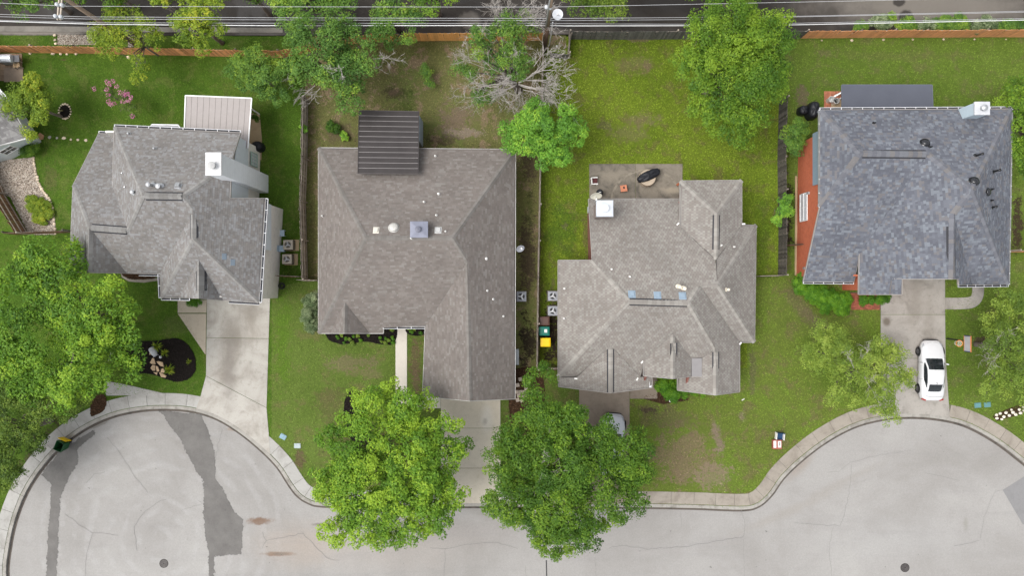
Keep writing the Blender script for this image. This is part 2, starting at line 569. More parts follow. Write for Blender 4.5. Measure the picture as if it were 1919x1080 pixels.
def alley_mat():
    m, nt, b = newmat('wet_dark_asphalt')
    pos = position(nt)
    n1 = noise_n(nt, pos, 0.16, 6, 0.62, 0.8)
    n2 = noise_n(nt, pos, 1.4, 5, 0.65)
    n3 = noise_n(nt, pos, 30, 3, 0.7)
    c = ramp_n(nt, n1, [(0.38, (0.014, 0.011, 0.009)), (0.55, (0.028, 0.023, 0.019)), (0.72, (0.065, 0.057, 0.050))])
    c = mix_n(nt, maprange(nt, n2, 0.5, 0.75, 0, 0.35), c, (0.018, 0.014, 0.012))
    DRY = (0.155, 0.138, 0.118)
    for p in [(1740, 12, 250, 44, DRY, 0.95, 0.7, 0.5, 0.5), (880, 38, 22, 18, DRY, 0.7, 0.4, 1.2, 0.5), (480, 60, 60, 9, DRY, 0.6, 0.7, 1.0, 0.6), (60, 58, 130, 9, (0.21, 0.19, 0.165), 0.9, 0.5, 0.9, 0.5), (1020, 62, 60, 10, (0.16, 0.14, 0.12), 0.7, 0.7, 1, 0.6),
              (1698, 30, 14, 14, (0.022, 0.018, 0.015), 0.9, 0.25, 1.2, 0.4), (1685, 2, 13, 10, (0.022, 0.018, 0.015), 0.9, 0.25, 1.2, 0.4), (1560, 26, 14, 16, (0.04, 0.034, 0.028), 0.7, 0.5, 1, 0.4)]:
        c = patch_mix(nt, pos, c, *p)
    nt.links.new(mix_n(nt, maprange(nt, n3, 0.3, 0.7, 0, 0.12), c, (0.10, 0.09, 0.08)), b.inputs['Base Color'])
    r = maprange(nt, n1, 0.36, 0.55, 0.32, 0.85)
    nt.links.new(r, b.inputs['Roughness'])
    b.inputs['Specular IOR Level'].default_value = 0.3
    bump(nt, b, n3, 0.3, 0.01)
    return m

M_ROAD = road_mat()
M_ALLEY = alley_mat()
M_TAR = simple('black_joint_sealant', (0.035, 0.034, 0.034), 0.6)
M_CRACK = simple('road_crack_grey', (0.185, 0.178, 0.172), 0.9)  # cracks are a darker grey than the road
M_GUTTER = concrete('silted_gutter', (0.10, 0.085, 0.072), (0.05, 0.045, 0.04), 0.9, 1.2)

def structure(o):
    o['kind'] = 'structure'
    return o

def sheet_obj(name, pts, z, mat, parent=None, kind='structure'):
    o = MB().sheet(pts, z).build(name, mat, parent)
    if parent is None: o['kind'] = kind
    return o

def PX(*pts, z=0.0):
    return [P2(a, b, z) for a, b in pts]

# ground sheet to the horizon
structure(MB().sheet([(-700, -700), (700, -700), (700, 700), (-700, 700)], -0.40).build('ground', lawn_mat('far_ground', (0.035, 0.07, 0.014), (0.05, 0.095, 0.018), (0.07, 0.12, 0.025), BROWN, 0.4)))

# kerb line: where the road surface ends, left bulb - straight - right bulb
KPX = [(70, 1240), (28, 1165), (12, 1085), (16, 1030), (28, 975), (50, 920), (82, 872), (118, 833), (162, 802), (212, 780), (266, 769), (320, 767),
       (366, 772), (408, 786), (450, 812), (490, 845), (520, 876), (541, 908), (556, 928), (576, 942), (605, 949), (700, 950), (826, 950), (938, 950),
       (1080, 951), (1190, 951), (1300, 953), (1390, 956), (1422, 949), (1446, 928), (1468, 897), (1502, 864), (1548, 829), (1600, 801), (1650, 787),
       (1700, 782), (1755, 785), (1808, 797), (1860, 824), (1905, 857), (1960, 905), (2010, 975), (2040, 1060)]
K = smooth_path([P2(*p) for p in KPX], 5)
K_out = offset_path(K, 0.26)          # back of kerb
W_in = offset_path(K, 0.28)
W_out = offset_path(K, 1.22)          # back of sidewalk
street_pts = K + [P2(2040, 1500), P2(70, 1500)]
street = sheet_obj('street', street_pts, -0.13, M_ROAD)

def ribbon(path, w, z):
    L = offset_path(path, w / 2); R = offset_path(path, -w / 2)
    return [[(a[0], a[1], z), (b[0], b[1], z)] for a, b in zip(R, L)]

# silted gutter line and kerb blocks
gut = MB()
gut.grid(ribbon(offset_path(K, -0.10), 0.17, -0.126))
gut.build('gutter_line', M_GUTTER, street)
kerb = structure(thing('kerb', None, None))
seg = 0
i = 0
while i < len(K) - 1:
    j = min(i + 4, len(K) - 1)
    poly = [K[t] for t in range(i, j + 1)] + [K_out[t] for t in range(j, i - 1, -1)]
    mb = MB().prism(inset_poly(poly, 0.006), -0.25, 0.035 + 0.004 * (seg % 2))
    mb.build('kerb_block', C_KERB, kerb)
    seg += 1; i = j

# wet patches on the road
W1 = PX((290, 769), (375, 775), (388, 800), (402, 845), (405, 875), (403, 895), (425, 930), (440, 960), (457, 975), (453, 1043), (402, 1046), (401, 1100), (388, 1100), (388, 1040), (380, 1000), (378, 900), (365, 885), (350, 855), (335, 825), (318, 805), (303, 780))
W2 = PX((112, 842), (172, 805), (180, 812), (172, 822), (145, 842), (146, 868), (125, 905), (113, 935), (110, 1000), (104, 1100), (82, 1100), (86, 1000), (90, 960), (92, 910), (74, 893), (80, 880))
M_WET, wnt, wb = newmat('drying_damp_patch')
wpos = position(wnt)
wn1 = noise_n(wnt, wpos, 0.8, 6, 0.7); wn2 = noise_n(wnt, wpos, 5.0, 6, 0.75); wn3 = noise_n(wnt, wpos, 26.0, 3, 0.75)
wc_ = ramp_n(wnt, wn1, [(0.35, (0.092, 0.086, 0.080)), (0.65, (0.130, 0.123, 0.115))])
wv = nd(wnt, 'ShaderNodeVectorMath', operation='SCALE'); wnt.links.new(wc_, wv.inputs[0]); wnt.links.new(maprange(wnt, wn3, .25, .75, .82, 1.16, False), wv.inputs['Scale'])
wnt.links.new(wv.outputs[0], wb.inputs['Base Color']); wb.inputs['Roughness'].default_value = 0.7
we = nd(wnt, 'ShaderNodeAttribute', attribute_name='edge').outputs['Fac']
wf = maprange(wnt, math_n(wnt, 'ADD', we, math_n(wnt, 'MULTIPLY', math_n(wnt, 'SUBTRACT', wn2, 0.5), 2.6)), 0.3, 0.62)
wf = math_n(wnt, 'MULTIPLY', wf, maprange(wnt, wn1, 0.25, 0.36, 0.55, 1.0))
wt = nd(wnt, 'ShaderNodeBsdfTransparent'); wm = nd(wnt, 'ShaderNodeMixShader')
wnt.links.new(wf, wm.inputs[0]); wnt.links.new(wt.outputs[0], wm.inputs[1]); wnt.links.new(wb.outputs[0], wm.inputs[2])
wnt.links.new(wm.outputs[0], [n for n in wnt.nodes if n.type == 'OUTPUT_MATERIAL'][0].inputs['Surface'])
def damp(poly, seed):
    if poly_area(poly) < 0: poly = poly[::-1]
    ins = inset_poly(poly, 0.16)
    rj = random.Random(seed); out = []; inn = []
    for i in range(len(poly)):
        a, b = Vector(poly[i]), Vector(poly[(i + 1) % len(poly)]); c, d = Vector(ins[i]), Vector(ins[(i + 1) % len(poly)])
        k = max(1, int((b - a).length / 0.3))
        for j in range(k):
            e = Vector((rj.gauss(0, .05), rj.gauss(0, .05)))
            out.append(tuple(a.lerp(b, j / k) + e)); inn.append(tuple(c.lerp(d, j / k)))
    n = len(out)
    o = MB().add([(p[0], p[1], -0.122) for p in out + inn], [(i, (i + 1) % n, n + (i + 1) % n, n + i) for i in range(n)] + [tuple(range(n, 2 * n))]).build('damp_patch', M_WET, street)
    at = o.data.attributes.new('edge', 'FLOAT', 'POINT'); at.data.foreach_set('value', [0.0] * n + [0.9] * n)
damp(W1, 3); damp(W2, 4)
# cracks
CRK = [[(200, 820), (230, 860), (250, 893), (275, 925)], [(120, 965), (145, 985), (172, 1000), (220, 1005)], [(172, 1000), (160, 1040), (158, 1085)],
       [(255, 1035), (250, 990), (265, 965), (290, 945), (310, 938)], [(415, 805), (405, 850), (398, 872)], [(490, 1000), (497, 1015), (567, 1002)], [(567, 1002), (590, 1025), (615, 1050), (635, 1052)],
       [(497, 1015), (490, 1030)], [(805, 1028), (835, 1030), (880, 1022), (925, 1018), (970, 1030)], [(835, 1030), (832, 1085)], [(1140, 1030), (1165, 1024), (1215, 1032), (1290, 1026), (1394, 1008)],
       [(1394, 1008), (1398, 985), (1390, 957)], [(1394, 1008), (1396, 1085)], [(1276, 960), (1277, 990)], [(1552, 886), (1572, 886), (1595, 868), (1645, 855), (1700, 847), (1710, 847)],
       [(1597, 872), (1594, 920), (1580, 980), (1576, 987), (1530, 985), (1490, 982)], [(1562, 990), (1555, 1035), (1560, 1085)], [(1838, 1015), (1845, 980), (1858, 940), (1868, 922), (1880, 920)],
       [(1838, 1015), (1790, 1025)], [(1735, 888), (1770, 895), (1800, 902)], [(370, 940), (380, 945), (340, 957)], [(160, 905), (175, 890), (195, 886)], [(1115, 1052), (1118, 1085)], [(985, 1062), (985, 1090)]]
crk = MB()
rr = random.Random(5)
for c in CRK:
    pth = []
    pw = [P2(*p) for p in c]
    for a, b_ in zip(pw[:-1], pw[1:]):
        n = max(2, int(math.dist(a, b_) / 0.3))
        for k in range(n):
            t = k / n
            pth.append((a[0] + (b_[0] - a[0]) * t + rr.gauss(0, 0.03), a[1] + (b_[1] - a[1]) * t + rr.gauss(0, 0.03)))
    pth.append(pw[-1])
    crk.grid(ribbon(pth, rr.choice([0.016, 0.022, 0.028]), -0.117))
o = crk.build('road_crack', M_CRACK, street); o['kind'] = 'stuff'
MB().grid(ribbon([P2(1024, 1052), P2(1025, 1100)], 0.085, -0.117)).build('sealed_joint', M_TAR, street)
o = MB().sheet(PX((1881, 920), (1960, 870), (1990, 960), (1919, 985)), -0.119).build('asphalt_patch', concrete('grey_patch', (0.205, 0.202, 0.202), (0.18, 0.177, 0.174), 0.5), street)

# sidewalk: one slab at a time
sidewalk = structure(thing('sidewalk', None, None))
dr_ranges = [(375, 508), (826, 938), (1084, 1182), (1652, 1781)]
SLAB_POLYS = []
acc = 0.0; start = 0
seglen = 1.25
for t in range(1, len(K)):
    acc += math.dist(K[t], K[t - 1])
    if acc >= seglen or t == len(K) - 1:
        poly = [W_in[q] for q in range(start, t + 1)] + [W_out[q] for q in range(t, start - 1, -1)]
        mx = sum(p[0] for p in poly) / len(poly) * S + 959.5
        if not any(a + 14 < mx < b - 12 for a, b in dr_ranges):
            MB().prism(inset_poly(poly, 0.012), -0.1, 0.028 + random.uniform(-0.004, 0.004)).build('slab', C_SIDEL if mx < 1000 else C_SIDE, sidewalk)
            SLAB_POLYS.append(poly)
        start = t; acc = 0.0
MB().grid(ribbon(offset_path(K, 0.75), 0.9, 0.007)).build('joint_bed', simple('joint_grit', (0.11, 0.10, 0.085)), sidewalk)
# wedge of pavement at the left neighbour's drive
MB().prism(inset_poly(PX((188, 712), (240, 722), (305, 737), (305, 742), (200, 742)), 0.01), -0.1, 0.03).build('slab', C_SIDEL, sidewalk)

# driveways, panel by panel
def paving(name, panels, mat, z=0.034, label=None):
    root = structure(thing(name, None, None))
    for p in panels:
        MB().prism(inset_poly(PX(*p), 0.014), -0.1, z).build('slab', mat, root)
    return root
def kpart(a, b):
    """kerb line between two x positions, walking right to left"""
    xs = [p for p in K if a <= p[0] * S + 959.5 <= b]
    return [(p[0] * S + 959.5, 540 - p[1] * S) for p in reversed(xs)]
DRV = {}
DRV[1] = [[(388, 540), (507, 540), (504, 635), (387, 633)], [(387, 633), (504, 635), (500, 765), (386, 705)], [(386, 705), (500, 765), (503, 800), (508, 862)] + kpart(372, 500) + [(366, 772), (376, 742)]]
paving('driveway', DRV[1], C_D1)
paving('front_walk', [[(333, 562), (388, 562), (387, 587), (333, 587)], [(333, 588), (387, 588), (386, 665), (384, 664)]], concrete('tan_walk_concrete', (0.42, 0.365, 0.29), (0.33, 0.285, 0.225), 0.6, 0.8))
DRV[2] = [[(826, 738), (938, 738), (938, 803), (826, 803)], [(826, 803), (938, 803), (938, 878), (826, 878)], [(826, 878), (938, 878), (938, 949.5), (826, 949.5)]]
paving('driveway', DRV[2], C_D2)
paving('front_walk', [[(741, 605), (763, 605), (763, 741), (741, 741)], [(741, 741), (826, 741), (826, 766), (741, 766)]], C_WALK)
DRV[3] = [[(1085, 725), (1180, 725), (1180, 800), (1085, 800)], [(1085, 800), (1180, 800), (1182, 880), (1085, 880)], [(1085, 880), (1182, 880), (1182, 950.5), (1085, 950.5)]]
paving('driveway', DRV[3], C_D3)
paving('front_walk', [[(1180, 690), (1232, 690), (1232, 748), (1180, 748)]], C_D3, 0.05)
DRV[4] = [[(1650, 520), (1771, 520), (1771, 590), (1650, 590)], [(1650, 590), (1771, 590), (1772, 672), (1650, 672)], [(1650, 672), (1772, 672), (1778, 756), (1781, 790)] + kpart(1660, 1775) + [(1658, 786), (1652, 740)]]
paving('driveway', DRV[4], C_D4)
cw = smooth_path([P2(1771, 569), P2(1800, 569), P2(1822, 566), P2(1832, 552), P2(1833, 520)], 5)
structure(MB().prism(offset_path(cw, 0.44) + offset_path(cw, -0.44)[::-1], -0.05, 0.036).build('curved_walk', C_D4))
# red brick walk by the hedge of the blue grey house
bw = structure(thing('brick_walk', None, None))
M_PAVER = simple('red_paver', (0.27, 0.085, 0.05), 0.85, vary=0.35, scale=9, perobj=0.28)
pv = MB(); 
a0 = P(1590, 548); a1 = P(1650, 581)
base_me = MB().box((0, 0, 0), (0.205, 0.098, 0.06)).build('paver', M_PAVER, bw, local=True)
nx = int((a1.x - a0.x) / 0.213); ny = int((a0.y - a1.y) / 0.106)
cnt = 0
for iy in range(ny):
    for ix in range(nx):
        if 540 - (a1.y + iy * .106) * S < 552 and (ix * .213 + a0.x) * S + 959.5 > 1612: continue
        o = base_me if cnt == 0 else base_me.copy()
        if cnt: COL.objects.link(o)
        o.location = (a0.x + (ix + 0.5 * (iy % 2) * 0.5 + 0.5) * 0.213, a1.y + (iy + 0.5) * 0.106, 0.012 + random.uniform(-0.003, 0.003))
        cnt += 1
MB().sheet([(a0.x, a1.y), (a1.x + .1, a1.y), (a1.x + .1, a0.y), (a0.x, a0.y)], 0.012).build('joint_sand', simple('joint_sand', (0.10, 0.07, 0.055)), bw)

# alley behind the back fences
sheet_obj('alley', PX((-400, -160), (2400, -160), (2400, 62), (1500, 62), (540, 66), (-400, 66)), -0.02, M_ALLEY)
structure(MB().prism(PX((-400, 46), (530, 52), (530, 61), (-400, 58)), -0.2, 0.03).build('alley_kerb', concrete('alley_kerb_concrete', (0.22, 0.205, 0.18), (0.13, 0.12, 0.105), .8, .8)))

# lawns, one per property
GD = dict(
 A=lawn_mat('deep_green_lawn', (0.060, 0.126, 0.013), (0.088, 0.168, 0.018), (0.136, 0.216, 0.029), (0.175, 0.20, 0.055), 0.48,
   [(95, 340, 22, 45, (0.165, 0.155, 0.062), 0.55, 1.0, 0.9, 0.8), (290, 665, 60, 22, (0.19, 0.20, 0.065), 0.5, 1.0, 0.8, 0.7), (220, 235, 60, 18, (0.13, 0.18, 0.035), 0.5, 1.0, 0.9, 0.7),
    (330, 610, 40, 30, (0.15, 0.16, 0.06), 0.4, 1.0, 0.9, 0.7), (120, 112, 10, 4, BROWN, 0.7, 0.8, 2, 0.5), (130, 880, 120, 150, SOILM, 0.75, 0.8, 0.4, 0.5)]),
 B=lawn_mat('patchy_back_lawn', (0.140, 0.152, 0.046), (0.180, 0.178, 0.064), (0.170, 0.222, 0.056), (0.285, 0.215, 0.132), 1.0,
   [(855, 225, 52, 45, (0.225, 0.170, 0.115), 0.9, 0.9, 0.6, 0.9), (870, 250, 45, 16, (0.31, 0.25, 0.19), 0.85, 0.8, 1.0, 0.9), (740, 175, 36, 18, SOIL, 0.6, 0.9, 0.9, 0.9), (830, 262, 50, 14, SOIL, 0.55, 0.9, 1.0, 0.8),
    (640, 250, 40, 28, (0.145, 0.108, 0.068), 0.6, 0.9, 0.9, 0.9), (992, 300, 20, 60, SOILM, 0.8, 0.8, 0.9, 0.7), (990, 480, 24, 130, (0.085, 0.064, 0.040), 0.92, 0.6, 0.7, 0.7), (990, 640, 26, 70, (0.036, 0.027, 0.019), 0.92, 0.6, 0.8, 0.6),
    (992, 395, 9, 60, (0.062, 0.085, 0.022), 0.45, 0.8, 1.2, 0.8), (765, 200, 26, 40, (0.08, 0.125, 0.022), 0.6, 0.9, 1.0, 0.8), (588, 430, 10, 110, (0.11, 0.10, 0.04), 0.6, 0.7, 1.0, 0.6)]),
 BF=lawn_mat('front_lawn_of_brown_house', (0.102, 0.162, 0.027), (0.136, 0.200, 0.037), (0.162, 0.234, 0.047), (0.20, 0.175, 0.075), 0.55,
   [(660, 680, 70, 22, (0.225, 0.18, 0.105), 0.65, 1.0, 1.3, 1.1), (690, 700, 50, 16, STRAW, 0.5, 1.0, 1.6, 1.0), (530, 640, 24, 120, (0.115, 0.215, 0.020), 0.7, 0.9, 0.8, 0.4), (620, 760, 36, 60, (0.14, 0.13, 0.052), 0.6, 1.0, 1.0, 0.8),
    (778, 680, 16, 60, (0.165, 0.125, 0.068), 0.85, 0.8, 1.0, 0.6), (780, 720, 14, 30, (0.215, 0.155, 0.095), 0.7, 0.8, 1.5, 0.8), (562, 862, 14, 28, BROWN, 0.75, 0.9, 1.5, 0.7), (690, 850, 110, 70, (0.10, 0.075, 0.04), 0.7, 0.9, 0.8, 0.7),
    (975, 800, 36, 90, (0.105, 0.066, 0.042), 0.9, 0.7, 1.0, 0.6)]),
 C=lawn_mat('bright_yellow_green_lawn', (0.118, 0.178, 0.015), (0.162, 0.228, 0.021), (0.204, 0.274, 0.029), (0.16, 0.135, 0.052), 0.62,
   [(1190, 120, 55, 22, (0.21, 0.175, 0.085), 0.5, 1.0, 1.3, 1.1), (1215, 125, 14, 22, (0.215, 0.155, 0.10), 0.6, 0.9, 1.6, 0.9), (1205, 225, 44, 20, (0.22, 0.175, 0.10), 0.55, 0.9, 1.4, 1.0), (1180, 250, 48, 24, (0.20, 0.165, 0.085), 0.5, 0.9, 1.2, 1.0), (1130, 235, 26, 12, (0.17, 0.135, 0.085), 0.55, 0.9, 1.4, 0.9),
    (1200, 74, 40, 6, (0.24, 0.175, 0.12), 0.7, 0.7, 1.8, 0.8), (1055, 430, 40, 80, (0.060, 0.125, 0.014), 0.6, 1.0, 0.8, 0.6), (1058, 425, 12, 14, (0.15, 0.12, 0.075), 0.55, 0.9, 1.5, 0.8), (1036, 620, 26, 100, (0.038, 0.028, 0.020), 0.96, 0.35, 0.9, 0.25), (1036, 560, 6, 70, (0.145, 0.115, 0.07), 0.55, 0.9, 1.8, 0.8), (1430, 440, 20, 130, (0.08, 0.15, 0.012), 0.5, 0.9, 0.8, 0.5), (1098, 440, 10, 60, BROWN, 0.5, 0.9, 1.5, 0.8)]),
 CF=lawn_mat('worn_front_lawn', (0.124, 0.168, 0.029), (0.156, 0.210, 0.036), (0.156, 0.258, 0.028), (0.19, 0.14, 0.08), 0.55,
   [(1285, 860, 95, 80, (0.25, 0.185, 0.115), 0.75, 0.9, 1.2, 1.2), (1330, 895, 55, 40, (0.29, 0.225, 0.155), 0.62, 0.9, 1.4, 1.2), (1345, 825, 14, 40, (0.27, 0.205, 0.155), 0.8, 0.6, 1.5, 0.9, 0.2), (1250, 780, 80, 36, (0.165, 0.138, 0.072), 0.6, 1.0, 1.2, 1.1), (1410, 700, 10, 70, (0.15, 0.13, 0.075), 0.6, 0.9, 1.3, 0.9), (1390, 780, 12, 14, (0.26, 0.195, 0.15), 0.6, 0.8, 1.6, 0.9), (1500, 580, 26, 70, (0.165, 0.135, 0.072), 0.6, 0.9, 1.2, 0.8, 0.6), (1530, 600, 50, 14, (0.185, 0.145, 0.088), 0.55, 0.9, 1.2, 0.8, -0.6),
    (1560, 680, 80, 90, (0.105, 0.19, 0.018), 0.5, 1.0, 0.8, 0.5), (1220, 770, 40, 9, (0.085, 0.06, 0.045), 0.8, 0.6, 1.5, 0.7), (1120, 850, 40, 110, SOILM, 0.8, 0.8, 0.8, 0.5)]),
 D=lawn_mat('mixed_green_lawn', (0.101, 0.165, 0.022), (0.135, 0.204, 0.030), (0.170, 0.242, 0.043), (0.17, 0.155, 0.07), 0.5,
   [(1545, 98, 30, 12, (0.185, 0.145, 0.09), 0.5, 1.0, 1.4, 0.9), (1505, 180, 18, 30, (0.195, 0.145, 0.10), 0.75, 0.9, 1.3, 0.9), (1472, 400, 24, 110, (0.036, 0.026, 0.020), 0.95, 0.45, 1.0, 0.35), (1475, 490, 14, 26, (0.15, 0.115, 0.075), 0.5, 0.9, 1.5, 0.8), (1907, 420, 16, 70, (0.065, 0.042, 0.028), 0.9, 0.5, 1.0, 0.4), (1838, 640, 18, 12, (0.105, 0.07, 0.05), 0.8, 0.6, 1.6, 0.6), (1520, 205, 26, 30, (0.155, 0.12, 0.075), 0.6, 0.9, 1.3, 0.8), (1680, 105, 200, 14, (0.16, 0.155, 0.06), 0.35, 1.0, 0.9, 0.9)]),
)
def krange(a, b):
    return [(p[0] * S + 959.5, 540 - p[1] * S) for p in offset_path(K, 0.2) if a <= p[0] * S + 959.5 <= b]
LAWNS = {
 'A': [(-420, 64), (572, 68), (571, 527), (509, 540), (509, 862)] + [p for p in reversed(krange(-50, 500))] + [(-30, 1200), (-420, 1200)],
 'B': [(572, 68), (1061, 66), (1061, 92), (1014, 92), (1012, 690), (966, 690), (900, 700), (760, 610), (596, 610), (596, 527), (571, 527)],
 'BF': [(509, 540), (571, 527), (596, 527), (596, 610), (760, 610), (900, 700), (1012, 690), (1052, 690), (1085, 720), (1085, 945)] + [p for p in reversed(krange(512, 1083))] + [(509, 862)],
 'C': [(1061, 68), (1460, 66), (1460, 519), (1400, 519), (1400, 690), (1052, 690), (1012, 690), (1014, 92), (1061, 92)],
 'CF': [(1085, 720), (1052, 690), (1400, 690), (1400, 519), (1460, 519), (1505, 519), (1650, 519), (1650, 783)] + [p for p in reversed(krange(1087, 1648))] + [(1085, 945)],
 'D': [(1460, 66), (2400, 66), (2400, 1300), (2060, 1060)] + [p for p in reversed(krange(1652, 2030))] + [(1650, 783), (1650, 519), (1505, 519), (1460, 519)],
}
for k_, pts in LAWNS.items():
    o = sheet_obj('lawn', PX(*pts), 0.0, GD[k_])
# ------------------------------------------------------------------ shared house materials
def shingle_mat(name, stops, streak=0.15, soft=0.0):
    if soft:
        mean = tuple(sum(c[1][i] for c in stops) / len(stops) for i in range(3))
        stops = [(p, tuple(c[i] * (1 - soft) + mean[i] * soft for i in range(3))) for p, c in stops]
    m, nt, b = newmat(name)
    pos = position(nt)
    at = nd(nt, 'ShaderNodeAttribute', attribute_name='rnd').outputs['Fac']
    c = ramp_n(nt, at, stops, 'CONSTANT')
    n1 = noise_n(nt, pos, 0.5, 5, 0.65)
    n2 = noise_n(nt, pos, 40, 2, 0.7)
    k = math_n(nt, 'MULTIPLY', maprange(nt, n1, 0.3, 0.7, 1 - streak, 1 + streak * 0.6, False), maprange(nt, n2, 0.2, 0.8, 0.85, 1.15, False))
    v = nd(nt, 'ShaderNodeVectorMath', operation='SCALE')
    nt.links.new(c, v.inputs[0]); nt.links.new(k, v.inputs['Scale'])
    nt.links.new(v.outputs[0], b.inputs['Base Color'])
    b.inputs['Roughness'].default_value = 0.93
    b.inputs['Specular IOR Level'].default_value = 0.15
    return m

def brick_mat(name, c1, c2, mortar):
    m, nt, b = newmat(name)
    pos = position(nt)
    sp = nd(nt, 'ShaderNodeSeparateXYZ'); nt.links.new(pos, sp.inputs[0])
    cb = nd(nt, 'ShaderNodeCombineXYZ')
    nt.links.new(math_n(nt, 'ADD', sp.outputs[0], sp.outputs[1]), cb.inputs[0]); nt.links.new(sp.outputs[2], cb.inputs[1])
    br = nd(nt, 'ShaderNodeTexBrick')
    nt.links.new(cb.outputs[0], br.inputs['Vector'])
    setin(nt, br.inputs['Color1'], c1); setin(nt, br.inputs['Color2'], c2); setin(nt, br.inputs['Mortar'], mortar)
    br.inputs['Scale'].default_value = 1.0; br.inputs['Brick Width'].default_value = 0.21; br.inputs['Row Height'].default_value = 0.073
    br.inputs['Mortar Size'].default_value = 0.008; br.inputs['Mortar Smooth'].default_value = 0.2
    n = noise_n(nt, pos, 3.0, 5, 0.7)
    c = mix_n(nt, maprange(nt, n, 0.45, 0.75, 0, 0.4), br.outputs['Color'], tuple(x * 0.6 for x in c1))
    nt.links.new(c, b.inputs['Base Color'])
    b.inputs['Roughness'].default_value = 0.9
    b.inputs['Specular IOR Level'].default_value = 0.15
    bump(nt, b, br.outputs['Fac'], -0.6, 0.01)
    return m

def siding_mat(name, col, pitch=0.16, vertical=False):
    m, nt, b = newmat(name)
    pos = position(nt)
    sp = nd(nt, 'ShaderNodeSeparateXYZ'); nt.links.new(pos, sp.inputs[0])
    src = math_n(nt, 'ADD', sp.outputs[0], sp.outputs[1]) if vertical else sp.outputs[2]
    fr = math_n(nt, 'FRACT', math_n(nt, 'DIVIDE', src, pitch))
    n = noise_n(nt, pos, 2.0, 4)
    c = mix_n(nt, maprange(nt, n, 0.4, 0.7, 0, 0.25), col, tuple(x * 0.8 for x in col))
    c = mix_n(nt, maprange(nt, fr, 0.0, 0.08, 0.3, 0.0), c, tuple(x * 0.5 for x in col))
    nt.links.new(c, b.inputs['Base Color'])
    b.inputs['Roughness'].default_value = 0.6
    bump(nt, b, fr, 0.5, 0.02)
    return m

M_WHITE = simple('white_trim_paint', (0.78, 0.78, 0.77), 0.5, vary=0.06)
M_GUTW = simple('white_gutter_metal', (0.74, 0.75, 0.77), 0.4, vary=0.1)
M_GUTD = simple('dark_gutter_inside', (0.035, 0.035, 0.04), 0.7)
M_GLASS = simple('window_glass', (0.035, 0.045, 0.05), 0.08, spec=0.6, vary=0.2)
M_BLIND = simple('white_window_blind', (0.55, 0.56, 0.58), 0.4, vary=0.15)
M_STEEL = simple('galvanised_steel', (0.42, 0.43, 0.44), 0.45, 0.6, vary=0.15)
M_PVC = simple('white_vent_paint', (0.74, 0.73, 0.70), 0.5, vary=0.1)
M_BLK = simple('black_plastic', (0.018, 0.018, 0.020), 0.4, vary=0.2)
M_FASC = simple('grey_fascia', (0.34, 0.32, 0.30), 0.6)
M_DRIP = simple('metal_drip_edge', (0.50, 0.49, 0.47), 0.5, 0.2)

HOUSES = {}

